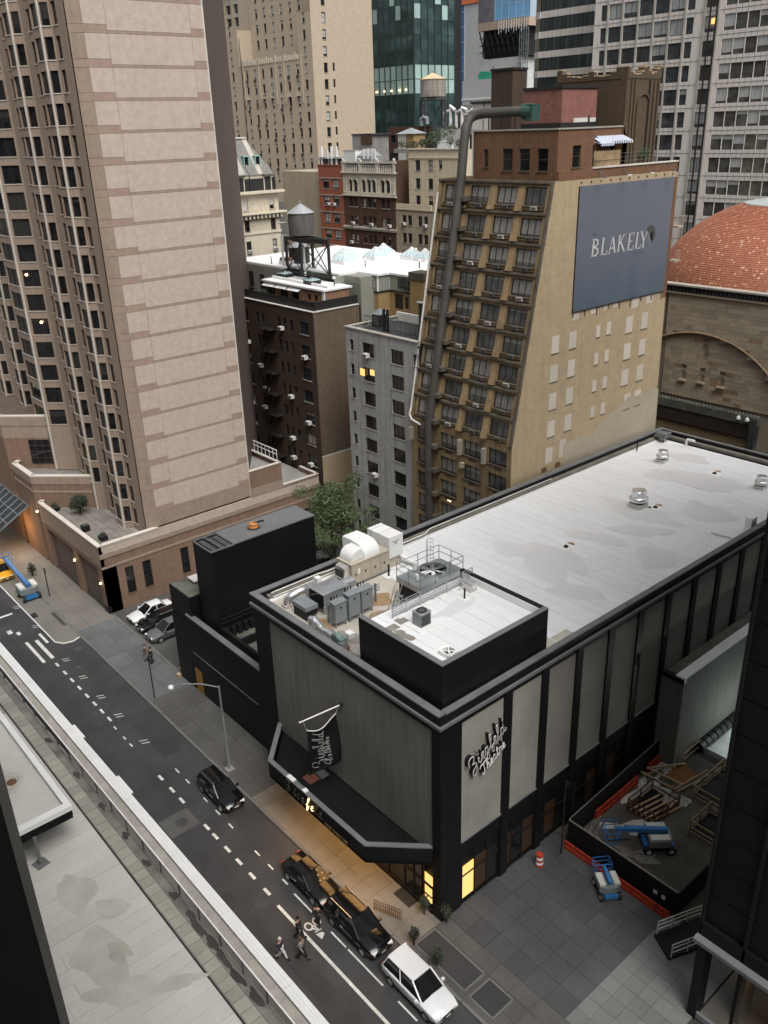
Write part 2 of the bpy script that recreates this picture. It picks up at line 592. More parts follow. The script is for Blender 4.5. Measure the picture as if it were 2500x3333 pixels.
for cx_, cy_ in ((-33.62, 20.9), (-33.62, 21.52)):
 for k in range(16):
  a0, a1 = 2 * math.pi * k / 16, 2 * math.pi * (k + 1) / 16
  bk.face([(cx_ + 0.3 * math.cos(a0) * 1.15, cy_ + 0.27 * math.sin(a0), 0.006), (cx_ + 0.3 * math.cos(a1) * 1.15, cy_ + 0.27 * math.sin(a1), 0.006),
                 (cx_ + 0.19 * math.cos(a1) * 1.15, cy_ + 0.17 * math.sin(a1), 0.006), (cx_ + 0.19 * math.cos(a0) * 1.15, cy_ + 0.17 * math.sin(a0), 0.006)])
for p, q, w_ in (((-33.4, 20.95), (-33.0, 21.2), 0.09), ((-33.0, 21.2), (-33.4, 21.5), 0.09), ((-33.5, 21.2), (-33.0, 21.2), 0.09), ((-33.0, 20.95), (-32.95, 21.4), 0.08)):
 d = Vector((q[0] - p[0], q[1] - p[1], 0)).normalized()
 n_ = Vector((-d.y, d.x, 0)) * w_ / 2
 bk.face([(p[0] - n_.x, p[1] - n_.y, 0.007), (q[0] - n_.x, q[1] - n_.y, 0.007), (q[0] + n_.x, q[1] + n_.y, 0.007), (p[0] + n_.x, p[1] + n_.y, 0.007)])
bk.face([(-32.85, 20.9, 0.006), (-32.3, 20.98, 0.006), (-32.55, 21.35, 0.006), (-32.75, 21.3, 0.006)])
bk.build('cycle_symbol', M['line_paint'], road)
marking(-77.6, 19.85, 4.9, 0.3)
marking(-77.55, 20.75, 4.4, 0.34)
marking(-79.6, 21.44, 2.3, 0.26)
marking(-86.9, 20.1, 0.38, 1.5)
marking(-83.2, 19.3, 0.8, 0.45)
marking(-82.3, 19.9, 0.7, 0.35)
for i in range(9):
 marking(-95 - i * 1.9, 20.1, 0.7, 0.2)
M['patch_pale'] = plain('patch_pale', (0.088, 0.088, 0.086), 0.7, var=0.25)
M['patch_dark'] = plain('patch_dark', (0.036, 0.036, 0.038), 0.6, var=0.25)
M['iron'] = plain('cast_iron', (0.075, 0.075, 0.078), 0.5, 0.3, var=0.3)
MB().cbox((-47.3, 19.2, 0.0), (2.1, 2.3, 0.008)).build('road_patch', M['patch_pale'], road)
for i, (x, y, l, w) in enumerate(((-61.0, 17.6, 9, 1.6), (-71.5, 22.9, 7, 1.2), (-44.0, 22.9, 8, 1.4), (-36.5, 18.0, 6, 1.5), (-57.5, 22.6, 6, 1.6), (-79.5, 18.3, 6, 1.6), (-30.0, 18.9, 5, 1.2))):
 MB().cbox((x, y, -0.0005), (l, w, 0.006)).build('road_patch', M['patch_dark'], road)
for x, y, r in ((-47.25, 19.35, 0.48), (-37.14, 19.64, 0.42), (-75.25, 23.21, 0.42), (-64.0, 20.1, 0.38), (-62.5, 19.7, 0.36), (-72.1, 21.98, 0.3)):
 MB().lathe((x, y, 0), [(r, 0.0), (r, 0.009), (r * 0.86, 0.011), (r * 0.84, 0.008), (0.01, 0.008)], 20).build('manhole_cover', M['iron'], road)
def paving(name, x0, x1, y0, y1, z, sx, sy, mat, base, stagger=0.0, gap=0.018, th=0.07, jit=0.004):
 """a bed and its slabs, each an object on one shared mesh"""
 bed = MB().box(x0, x1, y0, y1, -0.05, z - 0.03).build(name, M[base])
 tag(bed, kind='structure')
 nx, ny = max(1, round((x1 - x0) / sx)), max(1, round((y1 - y0) / sy))
 dx, dy = (x1 - x0) / nx, (y1 - y0) / ny
 o = MB().box(-dx / 2 + gap / 2, dx / 2 - gap / 2, -dy / 2 + gap / 2, dy / 2 - gap / 2, -th, 0).build('paving_slab', M[mat])
 me = o.data
 bpy.data.objects.remove(o)
 for i in range(nx):
  for j in range(ny):
   put('paving_slab', me, bed, (x0 + (i + 0.5) * dx, y0 + (j + 0.5) * dy, z + RND.uniform(-jit, jit)))
 return bed
kb = MB()
kerb = kb.box(-330, 60, 24.28, 24.46, -0.05, 0.03).build('kerb', M['kerb'])
tag(kerb, kind='structure')
x = -100.0
ke = MB().box(-1.48, 1.48, 24.27, 24.49, 0.0, 0.125)
t_ = ke.build('kerb_stone', M['kerb'])
kme = t_.data
kme.transform(Matrix.Translation((0, -24.38, 0)))
bpy.data.objects.remove(t_)
while x < -18:
 put('kerb_stone', kme, kerb, (x, 24.38, RND.uniform(-0.012, 0.004)))
 x += 3.0
far_walk = MB().box(-330, -103, 24.48, 28.4, -0.05, 0.1).build('pavement', M['walk_tan'])
tag(far_walk, kind='structure')
paving('pavement', -103, -78.3, 24.5, 28.5, 0.115, 1.65, 1.33, 'walk_tan', 'kerb')
paving('pavement', -78.3, -62.2, 24.5, 28.45, 0.115, 2.3, 1.97, 'walk_grey', 'kerb')
paving('pavement', -62.2, -45.8, 24.5, 28.5, 0.115, 1.64, 1.33, 'walk_dark', 'kerb')
paving('pavement', -45.8, -28.2, 24.5, 28.2, 0.115, 1.47, 1.23, 'walk_tan', 'kerb')
bo = MB().prism([(-98, 22.05), (-78.0, 22.05), (-77.2, 22.6), (-77.0, 23.4), (-77.3, 24.27), (-98, 24.27)], -0.05, 0.09).build('pavement', M['walk_tan'])
tag(bo, kind='structure')
pl = [(-98, 22.0), (-78.0, 22.0), (-77.15, 22.55), (-76.9, 23.4), (-77.2, 24.2)]
wl = MB()
for a_, b_ in zip(pl, pl[1:]):
 wl.bar((a_[0], a_[1], 0.05), (b_[0], b_[1], 0.05), 0.1, 0.1)
wl.build('kerb_edge', M['white'], bo)
MB().box(-83.9, -80.4, 23.85, 24.2, 0.088, 0.094).build('tree_pit', M['earth'], bo)
MB().cbox((-84.6, 22.35, 0.14), (0.9, 0.55, 0.1)).build('kerb_block', M['frame_dark'], bo)
lot = MB().box(-79.25, -64.0, 28.46, 56.9, -0.05, 0.1).build('car_park', M['lot_asphalt'])
tag(lot, kind='structure')
MB().box(-78.9, -64.3, 28.5, 28.75, 0.1, 0.104).build('threshold_strip', M['kerb'], lot)
yard = MB().box(-64.0, -47.3, 39.8, 55.4, -0.05, 0.1).build('yard', M['lot_asphalt'])
tag(yard, kind='structure')
paving('plaza', -28.2, -18.9, 27.9, 38.3, 0.1, 1.55, 1.5, 'plaza', 'black2')
paving('plaza', -28.2, -16.0, 24.5, 27.9, 0.1, 1.5, 1.15, 'walk_dark', 'black2')
paving('plaza', -18.9, -14.2, 27.9, 38.3, 0.1, 0.95, 1.0, 'plaza_pale', 'walk_dark')
paving('plaza', -16.0, -8.0, 24.5, 27.9, 0.1, 1.0, 1.1, 'plaza_pale', 'walk_dark')
for x0, x1, y0, y1 in ((-28.05, -23.85, 24.95, 26.62), (-23.4, -21.6, 24.9, 26.6)):
 q = MB().box(x0, x1, y0, y1, 0.1, 0.122).build('inlaid_plate', M['patch_dark'])
 tag(q, kind='structure')
 rim = MB()
 for a_, b_ in (((x0, y0), (x1, y0)), ((x1, y0), (x1, y1)), ((x1, y1), (x0, y1)), ((x0, y1), (x0, y0))):
  rim.bar((*a_, 0.12), (*b_, 0.12), 0.09, 0.03)
 rim.build('plate_rim', M['plaza_pale'], q)
nw = MB().box(-330, 120, 11.0, 15.9, -0.05, 0.11).build('pavement', M['walk_grey'])
tag(nw, kind='structure')
rd2 = MB().box(-330, 120, 80.5, 92.5, -0.05, 0.0).build('road', M['asphalt'])
tag(rd2, kind='structure')
M['h_wall'] = brick('hotel_brick', (0.335, 0.26, 0.205), bw=0.3, bh=0.1, var=0.08, streak=0.28, big=0.12)
M['h_panel'] = brick('hotel_panel', (0.50, 0.415, 0.36), bw=0.45, bh=0.13, var=0.05, streak=0.10, big=0.10)
M['h_band'] = brick('hotel_band', (0.345, 0.255, 0.205), bw=0.45, bh=0.13, var=0.06, streak=0.1, big=0.10)
M['h_base'] = brick('hotel_base', (0.25, 0.165, 0.12), bw=0.4, bh=0.13, var=0.10, streak=0.35, big=0.25)
M['h_light'] = plain('hotel_light', (0.60, 0.56, 0.50), 0.7, var=0.1, streak=0.1)
M['h_sill'] = plain('hotel_sill', (0.55, 0.49, 0.42), 0.8, var=0.1)
M['h_joint'] = plain('hotel_joint', (0.11, 0.08, 0.065), 0.9, var=0.2)
hotel = thing('hotel_tower', 'tall tan brick hotel tower with bay windows and a blank banded side wall', 'building', (-90, 40, 0))
PIT = 2.6235
ZJ = [12.22 + PIT * k for k in range(-2, 19)]          # floor joints
ZTOP = ZJ[-1] + 1.2
core = MB().prism([(-79.42, 35.4), (-79.42, 46.78), (-100, 62), (-135, 62), (-135, 35.2), (-80.2, 35.2)], 7.0, ZTOP)
core.build('core', M['h_joint'], hotel)
YL, Y1, Y2, YR = 35.25, 37.35, 45.5, 46.85
XB = -79.3
def panel(y0, y1, z0, z1, mat, dx=0.0):
 return MB().box(XB - 0.11, XB + dx, y0 + 0.012, y1 - 0.012, z0 + 0.012, z1 - 0.012).build('facade_panel', M[mat], hotel)
def shared_panel(y0, y1, h, mat, zs, dx=0.0):
 o = MB().box(-0.11, dx, -(y1 - y0) / 2 + 0.012, (y1 - y0) / 2 - 0.012, 0.012, h - 0.012).build('facade_panel', M[mat])
 me = o.data
 bpy.data.objects.remove(o)
 for z in zs:
  put('facade_panel', me, hotel, (XB, (y0 + y1) / 2, z))
zs0 = [ZJ[k] for k in range(len(ZJ) - 1) if ZJ[k] > 9.5]
HB = 0.66
shared_panel(YL, Y1, HB, 'h_band', zs0)
shared_panel(YL, Y1, PIT - HB, 'h_panel', [z + HB for z in zs0])
shared_panel(Y1, Y2, 0.24, 'h_band', zs0)
shared_panel(Y1, Y2, PIT - 0.24, 'h_panel', [z + 0.24 for z in zs0])
shared_panel(Y2, YR, HB, 'h_band', zs0)
shared_panel(Y2, YR, PIT - HB, 'h_panel', [z + HB for z in zs0])
panel(YL, YR, 8.1, ZJ[1 if ZJ[0] < 8 else 0], 'h_wall')
MB().box(-79.55, -79.31, 46.85, 46.98, 7, ZTOP).build('corner_trim', M['h_light'], hotel)
CH0, CH1 = (-79.3, 35.25), (-80.15, 34.25)
ch_len = math.hypot(CH1[0] - CH0[0], CH1[1] - CH0[1])
ch_ang = math.atan2(CH0[1] - CH1[1], CH0[0] - CH1[0])
def strip(p, q, z0, z1, mat, name, off=0.0, parent=hotel, th=0.1):
 d = Vector((q[0] - p[0], q[1] - p[1], 0)).normalized()
 nx, ny = d.y, -d.x
 a = (p[0] + nx * off, p[1] + ny * off)
 b = (q[0] + nx * off, q[1] + ny * off)
 return MB().prism([a, b, (b[0] - nx * th, b[1] - ny * th), (a[0] - nx * th, a[1] - ny * th)], z0, z1).build(name, M[mat], parent)
_sp = {}
for z in zs0:
 for key, dz, h, mt in (('b', 0.0, HB, 'h_band'), ('p', HB, PIT - HB, 'h_wall')):
  if key not in _sp:
   o = strip(CH1, CH0, z + dz + 0.012, z + dz + h - 0.012, mt, 'facade_panel', 0.0)
   _sp[key] = (o.data, z)
  else:
   put('facade_panel', _sp[key][0], hotel, (hotel.location.x, hotel.location.y, z - _sp[key][1]))
strip(CH1, CH0, 7.0, zs0[0], 'h_wall', 'wall')
WH, WB = 1.78, PIT - 1.81        # window height and sill height above the floor joint
PR = {}
def hp(w, style='single', pane='glass_black'):
 return winproto(w, WH, style, 'frame_dark', pane, 0.2, 'h_sill', 0.05, 0.08, 0.07, 0.05)
def run(p, q, zlist, wins, zlo=None, zhi=None, mat='h_wall'):
 """a straight stretch of front from p to q (seen from outside left to right), windows repeated on every storey"""
 ang = math.atan2(q[1] - p[1], q[0] - p[0])
 L = math.hypot(q[0] - p[0], q[1] - p[1])
 ws = [(u, z + WB, pr) for z in zlist for u, pr in wins]
 return facade(hotel, mat, p, ang, 0, L, zlist[0] - 0.3 if zlo is None else zlo, ZTOP if zhi is None else zhi, ws)
YF, YBAY = 34.15, 33.35
def small_bay(xr, zl, zlo):
 """bay whose right end meets the flat wall at x = xr; returns x of its left end"""
 a, b = (xr, YF), (xr - 0.72, YBAY)
 c, d = (xr - 2.72, YBAY), (xr - 3.35, YF)
 run(b, a, zl, [(0.54, hp(0.72))], zlo)
 run(c, b, zl, [(0.96, hp(1.42))], zlo)
 run(d, c, zl, [], zlo)
 for k in range(len(zl)):                      # pale posts at the bay corners
  pass
 MB().box(b[0] - 0.22, b[0] + 0.05, YBAY - 0.05, YBAY + 0.16, zlo, ZTOP).build('corner_post', M['h_light'], hotel)
 return d[0]
all_z = [z for z in ZJ[:-1]]
zA = [z for z in all_z if z > 6.9]
run((-83.05, YF), (-80.15, YF), zA, [(0.72, hp(0.95))], 7.0)
xl = small_bay(-83.05, zA, 7.0)
run((-89.95, YF), (xl, YF), zA, [(2.2, hp(1.7))], 7.0)
zB = [z for z in all_z if z > 9.5]
xl2 = small_bay(-89.95, zB, 7.0)
run((-97.0, YF), (xl2, YF), zB, [(2.3, hp(1.7))], 7.0)
zC = [z for z in all_z if z > 14.5]
a, b, c, d = (-97.0, YF), (-98.85, 32.35), (-103.1, 32.35), (-104.9, YF)
run(b, a, zC, [(1.35, hp(1.95, 'mull2'))], 10)
run(c, b, zC, [(2.05, hp(3.3, 'mull2'))], 10)
run(d, c, zC, [], 10)
MB().box(b[0] - 0.3, b[0] + 0.06, 32.28, 32.5, 10, ZTOP).build('corner_post', M['h_light'], hotel)
run((-108.2, YF), (-104.9, YF), zC, [(1.5, hp(1.5))], 10)
xl3 = small_bay(-108.2, zC, 10)
run((-115.2, YF), (xl3, YF), zC, [(2.2, hp(1.7))], 10)
xl4 = small_bay(-115.2, zC, 10)
run((-135, YF), (xl4, YF), zC[:8], [(14.0, hp(1.7))], 10)
for x, y, z in ((-99.2 + 0.9, 32.72, ZJ[9] + 1.95), (-97.75, 33.15, ZJ[7] + 2.05)):
 MB().lathe((x, y + 0.25, z), [(0.02, 0), (0.11, 0.05), (0.13, 0.14), (0.06, 0.24), (0.01, 0.26)], 10).build('room_lamp', M['glow_lamp'], hotel)
pod = thing('hotel_podium', 'brown brick podium of the hotel with three stepped terraces and pale copings', 'building', (-90, 31, 0))
def wall_strip(p, q, z0, z1, mat, name='wall', th=0.35, parent=pod):
 return strip(p, q, z0, z1, mat, name, 0.0, parent, th)
def coping(p, q, z, w=0.5, h=0.14, parent=pod, mat='h_light'):
 d = Vector((q[0] - p[0], q[1] - p[1], 0)).normalized()
 L = math.hypot(q[0] - p[0], q[1] - p[1])
 n = max(1, round(L / 2.4))
 nx, ny = d.y, -d.x
 for i in range(n):
  s0, s1 = L * i / n + 0.01, L * (i + 1) / n - 0.01
  P0 = (p[0] + d.x * s0 + nx * 0.06, p[1] + d.y * s0 + ny * 0.06)
  P1 = (p[0] + d.x * s1 + nx * 0.06, p[1] + d.y * s1 + ny * 0.06)
  MB().prism([P0, P1, (P1[0] - nx * w, P1[1] - ny * w), (P0[0] - nx * w, P0[1] - ny * w)], z, z + h).build('coping_stone', M[mat], parent)
YP = 28.4
MB().prism([(-79.6, 28.8), (-79.6, 46), (-105, 46), (-105, 29.0)], 0.0, 6.95).build('core', M['h_joint'], pod)
for x0, x1 in ((-80.4, -79.3), (-87.0, -85.9), (-95.6, -94.4)):
 MB().box(x0, x1, YP, YP + 1.6, 0.0, 5.6).build('pier', M['h_base'], pod)
MB().box(-95.6, -79.3, YP + 0.004, YP + 0.42, 5.6, 7.3).build('fascia', M['h_wall'], pod)
MB().box(-95.6, -79.3, YP + 0.06, YP + 0.45, 5.0, 5.6).build('lintel', M['h_base'], pod)
MB().box(-95.6, -79.5, YP + 0.42, YP + 0.8, 4.9, 6.9).build('soffit', M['black'], pod)
for x0, x1 in ((-85.85, -80.45), (-94.35, -87.05)):
 MB().box(x0, x1, YP + 1.7, YP + 1.8, 0.0, 5.2).build('shop_glass', M['glass_dark'], pod)
MB().box(-79.32 - 0.9, -79.3 + 0.03, YP - 0.03, YP + 0.35, 0.0, 0.9).build('plinth', M['black2'], pod)
wall_strip((-95.5, YP), (-79.3, YP), 7.3, 7.86, 'h_wall')
coping((-95.5, YP), (-79.3, YP), 7.86)
coping((-79.3, YP + 0.5), (-79.3, 35.2), 7.86)
coping((-96.2, 29.2), (-95.5, YP + 0.05), 7.86)
facade(pod, 'h_base', (-79.3, YP), R90, 0, 28.1, 0.0, 5.3, [
 (2.9, 1.6, winproto(0.95, 3.1, 'single', 'frame_dark', 'glass_black', 0.25, 'h_base')),
 (4.9, 1.6, winproto(0.95, 3.1, 'single', 'frame_dark', 'glass_black', 0.25, 'h_base')),
 (9.4, 1.6, winproto(0.95, 3.1, 'single', 'frame_dark', 'glass_black', 0.25, 'h_base')),
 (13.0, 1.6, winproto(0.95, 3.1, 'single', 'frame_dark', 'glass_black', 0.25, 'h_base')),
 (23.6, 0.9, winproto(0.95, 3.3, 'single', 'frame_dark', 'glass_black', 0.25, 'h_base')),
 (25.9, 0.9, winproto(0.95, 3.3, 'single', 'frame_dark', 'glass_black', 0.25, 'h_base'))])
for u in (2.9, 4.9, 9.4, 13.0):
 gb = MB()
 for k in range(7):
  gb.box(-79.36, -79.33, YP + u - 0.42 + k * 0.14 - 0.012, YP + u - 0.42 + k * 0.14 + 0.012, 1.62, 3.0)
 gb.box(-79.37, -79.32, YP + u - 0.47, YP + u + 0.47, 3.0, 3.05)
 gb.build('window_guard', M['dark_metal'], pod)
for z0, z1, mt, off in ((5.3, 5.55, 'h_wall', 0.06), (5.55, 6.5, 'h_base', 0.0), (6.5, 7.0, 'h_wall', 0.09), (7.0, 7.86, 'h_panel', 0.0)):
 MB().box(-79.6, -79.3 + off, YP + 0.02, 56.5, z0, z1).build('course', M[mt], pod)
for z0, z1, mt, off in ((7.86, 8.9, 'h_wall', 0.03), (8.9, 10.98, 'h_base', 0.0)):
 MB().box(-79.6, -79.3 + off, 46.9, 51.28, z0, z1).build('course', M[mt], pod)
coping((-79.3, 46.9), (-79.3, 51.25), 10.98, 0.35, 0.12)
coping((-79.32, 51.25), (-87, 51.25), 10.98, 0.35, 0.12)
coping((-79.3, 51.4), (-79.3, 56.5), 8.1, 0.35, 0.12)
coping((-79.3, 56.5), (-83.0, 56.5), 8.1, 0.35, 0.12)
MB().box(-79.6, -79.3, 51.3, 56.5, 7.8, 8.1).build('course', M['h_wall'], pod)
MB().box(-88, -79.62, 46.9, 51.25, 9.9, 10.35).build('terrace_floor', M['concrete'], pod)
MB().box(-88, -79.62, 51.25, 56.5, 7.2, 7.5).build('terrace_floor', M['concrete'], pod)
MB().box(-88, -79.62, 51.2, 51.3, 7.5, 10.98).build('wall', M['h_base'], pod)
MB().box(-83.2, -79.6, 56.3, 56.5, 0, 8.1).build('wall', M['h_base'], pod)
rl = MB()
for z in (12.0, 12.5):
 rl.tube([(-84.5, 51.0, z), (-79.6, 51.0, z)], 0.05, 6)
for k in range(7):
 rl.tube([(-84.4 + k * 0.8, 51.0, 11.1), (-84.4 + k * 0.8, 51.0, 12.5)], 0.04, 6)
tag(rl.build('roof_handrail', M['white']), 'pale metal handrail on the podium roof behind the tall tan tower', 'railing')
tf = MB().box(-95.4, -79.7, 28.8, 34.2, 6.9, 7.0).build('terrace_floor', M['concrete'], pod)
M['terrace_flag'] = plain('terrace_flag', (0.20, 0.185, 0.165), 0.8, var=0.25, vary_obj=0.1)
o = MB().box(-0.38, 0.38, -0.38, 0.38, 0, 0.05).build('terrace_flag', M['terrace_flag'])
tme = o.data
bpy.data.objects.remove(o)
for i in range(18):
 for j in range(6):
  X_, Y_ = -80.3 - i * 0.8, 29.3 + j * 0.8
  if Y_ < 33.9 and X_ - Y_ > -125:
   put('terrace_flag', tme, pod, (X_, Y_, 7.0 + RND.uniform(-0.006, 0.006)))
zt = 10.86
A, B = (-96.4, YP), (-90.7, 34.1)
for z0, z1, mt, off in ((7.0, 8.9, 'h_base', 0.0), (8.9, 9.15, 'h_wall', 0.05), (9.15, 9.95, 'h_base', 0.0), (9.95, zt, 'h_wall', 0.05)):
 strip(A, B, z0, z1, mt, 'course', off, pod, 0.35)
 strip((-102.4, YP), A, z0 if z0 > 7 else 0.0, z1, mt, 'course', off, pod, 0.35)
coping(A, B, zt, 0.55)
coping((-102.2, YP), A, zt, 0.6)
coping((-103.2, 29.6), (-102.2, YP), zt, 0.55)
MB().prism([(-96.5, 28.8), (-91.2, 34.1), (-103, 34.1), (-103, 28.8)], 6.9, 9.9).build('terrace_floor', M['terrace_flag'], pod)
MB().box(-103, -96.5, YP + 0.5, YP + 0.9, 0.0, 6.9).build('shop_glass', M['glass_dark'], pod)
zt2 = 16.4
A2, B2 = (-103.6, YP), (-97.9, 34.1)
for z0, z1, mt, off in ((9.8, 13.8, 'h_base', 0.0), (13.8, 15.3, 'h_wall', 0.0), (15.3, zt2, 'h_wall', 0.06)):
 strip(A2, B2, z0, z1, mt, 'course', off, pod, 0.35)
 strip((-125, YP), A2, z0 if z0 > 10 else 0.0, z1, mt, 'course', off, pod, 0.35)
coping(A2, B2, zt2, 0.5)
coping((-125, YP), A2, zt2, 0.5)
MB().prism([(-103.7, 28.8), (-98.3, 34.1), (-125, 34.1), (-125, 28.8)], 9.9, 15.4).build('core', M['h_joint'], pod)
d45 = math.radians(45)
pw = winproto(3.3, 3.0, 'grid', 'frame_brown', 'glass_black', 0.04, None, 0.05)
f_ = put('window', pw[0], pod, (-100.3 + 0.05, 31.7 - 0.05, 10.6), d45)
q_ = put_child('pane', pw[1], f_)
q_.location = (0, 0, 1.5)
M['leaf_dark'] = plain('leaf_dark', (0.028, 0.04, 0.022), 0.7, var=0.5, scale=3)
M['leaf_mid'] = plain('leaf_mid', (0.055, 0.085, 0.035), 0.65, var=0.5, scale=2)
M['leaf_pale'] = plain('leaf_pale', (0.085, 0.13, 0.045), 0.65, var=0.4, scale=2)  # paler green, mixed into the foliage at random
M['bark'] = plain('bark', (0.05, 0.04, 0.032), 0.9, var=0.4, scale=4)
def leaf_cloud(mb, blobs, n, size, rnd, flat=0.55):
 """leaf-sized quads through the volume of several ellipsoids (cx,cy,cz,rx,ry,rz)"""
 vol = [b[3] * b[4] * b[5] for b in blobs]
 tot = sum(vol)
 for b, v in zip(blobs, vol):
  for _ in range(int(n * v / tot)):
   while True:
    p = Vector((rnd.uniform(-1, 1), rnd.uniform(-1, 1), rnd.uniform(-1, 1)))
    if 0.15 < p.length < 1:
     break
   p *= (0.55 + 0.45 * rnd.random()) / max(p.length, 0.3) * (p.length ** 0.5)
   c = Vector((b[0] + p.x * b[3], b[1] + p.y * b[4], b[2] + p.z * b[5]))
   nrm = (p + Vector((rnd.gauss(0, flat), rnd.gauss(0, flat), rnd.gauss(0.35, flat)))).normalized()
   t = nrm.cross(Vector((rnd.gauss(0, 1), rnd.gauss(0, 1), rnd.gauss(0, 1)))).normalized()
   s = nrm.cross(t)
   L, W = size * rnd.uniform(0.7, 1.5), size * rnd.uniform(0.35, 0.7)
   mb.cur = 0 if rnd.random() < 0.62 else 1
   mb.face([c - t * L * 0.5, c - s * W * 0.5 + nrm * W * 0.1, c + t * L * 0.5, c + s * W * 0.5 + nrm * W * 0.1])
 mb.cur = 0
def shrub(name, label, x, y, z, h, r, n=900, cat='shrub', group=None, mats=('leaf_dark', 'leaf_mid'), size=0.16, stem=0.25, seed=1):
 t = thing(name, label, cat, (x, y, z), group)
 rn = random.Random(seed)
 mb = MB()
 bl = [(x, y, z + h * 0.6, r * 0.8, r * 0.8, h * 0.4)]
 for k in range(6):
  a_ = rn.uniform(0, 6.28)
  bl.append((x + math.cos(a_) * r * 0.5, y + math.sin(a_) * r * 0.5, z + h * rn.uniform(0.4, 0.85), r * 0.5, r * 0.5, h * 0.22))
 leaf_cloud(mb, bl, n, size, rn)
 mb.build('foliage', [M[mats[0]], M[mats[1]]], t)
 sb = MB()
 for k in range(4):
  a_ = rn.uniform(0, 6.28)
  sb.tube([(x, y, z), (x + math.cos(a_) * r * 0.3, y + math.sin(a_) * r * 0.3, z + h * 0.6)], 0.04, 5, True, [0.05, 0.02])
 sb.build('stem', M['bark'], t)
 return t
shrub('terrace_tree', 'dark bushy tree in the corner of the lower brown terrace', -90.6, 31.2, 7.0, 2.7, 1.35, 1500, 'tree', None, ('leaf_dark', 'leaf_dark'), 0.2, seed=3)
def tub(x, y, z, s, h, label, plant=0.0, seed=1):
 t = thing('planter_tub', label, 'planter', (x, y, z), 'dark planter tubs on the hotel terraces')
 MB().prism([(x - s * 0.42, y - s * 0.42), (x + s * 0.42, y - s * 0.42), (x + s * 0.42, y + s * 0.42), (x - s * 0.42, y + s * 0.42)], z, z + h * 0.3).build('foot', M['black2'], t)
 MB().box(x - s / 2, x + s / 2, y - s / 2, y + s / 2, z + h * 0.3, z + h).build('tub', M['black2'], t)
 MB().box(x - s * 0.44, x + s * 0.44, y - s * 0.44, y + s * 0.44, z + h, z + h + 0.02).build('soil', M['earth'], t)
 if plant:
  mb = MB()
  leaf_cloud(mb, [(x, y, z + h + plant * 0.4, s * 0.5, s * 0.5, plant * 0.6)], 160, 0.14, random.Random(seed))
  mb.build('foliage', [M['leaf_dark'], M['leaf_mid']], t)
 return t
tub(-86.0, 29.9, 7.0, 0.75, 0.75, 'square dark tub leaning against the coping halfway along the lowest terrace', 0.0)
tub(-82.4, 30.3, 7.0, 0.8, 0.6, 'dark tub with a low green plant in the middle of the lowest terrace floor', 0.35, 4)
tub(-80.6, 29.4, 7.0, 0.75, 0.45, 'flat empty dark tub in the sharp front corner of the lowest terrace', 0.0)
tub(-93.9, 29.6, 7.0, 0.9, 0.5, 'dark tub with a round bush at the left end of the lowest terrace', 0.7, 6)
tub(-96.4, 29.7, 9.9, 0.8, 0.45, 'dark tub in the front corner of the middle terrace', 0.0)
tub(-93.2, 32.4, 9.9, 0.8, 0.4, 'dark tub near the tower bays on the middle terrace', 0.0)
for x, y, z, lb in ((-86.45, YP - 0.12, 3.9, 'lit round wall lamp on the middle brick pier of the podium front'), (-79.85, YP - 0.12, 3.6, 'lit round wall lamp on the corner pier of the podium by the car park'), (-96.0, YP - 0.12, 6.7, 'small lit lamp at the corner below the middle terrace')):
 t = thing('wall_lamp', lb, 'lamp', (x, y, z), 'wall lamps on the podium')
 MB().box(x - 0.08, x + 0.08, y, y + 0.12, z - 0.1, z + 0.1).build('bracket', M['black2'], t)
 MB().lathe((x, y - 0.04, z - 0.1), [(0.02, 0), (0.11, 0.05), (0.13, 0.12), (0.09, 0.2), (0.02, 0.24)], 10).build('globe', M['glow_lamp'], t)
cn = thing('entrance_canopy', 'sloping dark glass canopy with ribs over the hotel entrance', 'canopy', (-103, 26, 0))
for k in range(7):
 x0 = -110.0 + k * 1.55
 MB()._add([(x0, 24.2, 4.0), (x0 + 1.42, 24.2, 4.0), (x0 + 1.42, 28.3, 6.3), (x0, 28.3, 6.3), (x0, 24.2, 4.06), (x0 + 1.42, 24.2, 4.06), (x0 + 1.42, 28.3, 6.36), (x0, 28.3, 6.36)],
              [(3, 2, 1, 0), (4, 5, 6, 7), (0, 1, 5, 4), (1, 2, 6, 5), (2, 3, 7, 6), (3, 0, 4, 7)]).build('glass_panel', M['glass_dark'], cn)
rb = MB()
for k in range(8):
 x0 = -110.06 + k * 1.55
 rb.bar((x0, 24.15, 4.1), (x0, 28.35, 6.42), 0.1, 0.14)
for s in (0.0, 0.33, 0.66, 1.0):
 rb.bar((-110.1, 24.2 + 4.1 * s, 4.14 + 2.3 * s), (-99.1, 24.2 + 4.1 * s, 4.14 + 2.3 * s), 0.08, 0.1)
rb.build('frame', M['greysteel'], cn)
ld = bpy.data.lights.new('entrance_light', 'POINT')
ld.energy = 260
ld.color = (1.0, 0.55, 0.22)
ld.shadow_soft_size = 0.4
lo = obj_new('entrance_light', ld, cn, (-101.0, 26.2, 3.4))
anx = thing('black_annexe', 'black two storey building with a tall windowless tower block between car park and theatre', 'building', (-57, 29, 0))
YA = 28.5
MB().box(-64.0, -47.6, YA, 39.8, 0.1, 7.0).build('wall', M['black'], anx)
MB().box(-64.0, -60.4, YA + 0.1, 33.0, 7.0, 9.7).build('upper_block', M['black'], anx)
M['moss'] = plain('mossy_roof', (0.10, 0.105, 0.085), 0.9, var=0.5, scale=2)
MB().box(-63.9, -60.5, YA + 0.2, 32.9, 9.7, 9.74).build('roof', M['moss'], anx)
MB().box(-61.2, -47.7, YA - 0.05, YA + 0.5, 7.0, 7.75).build('parapet', M['black'], anx)
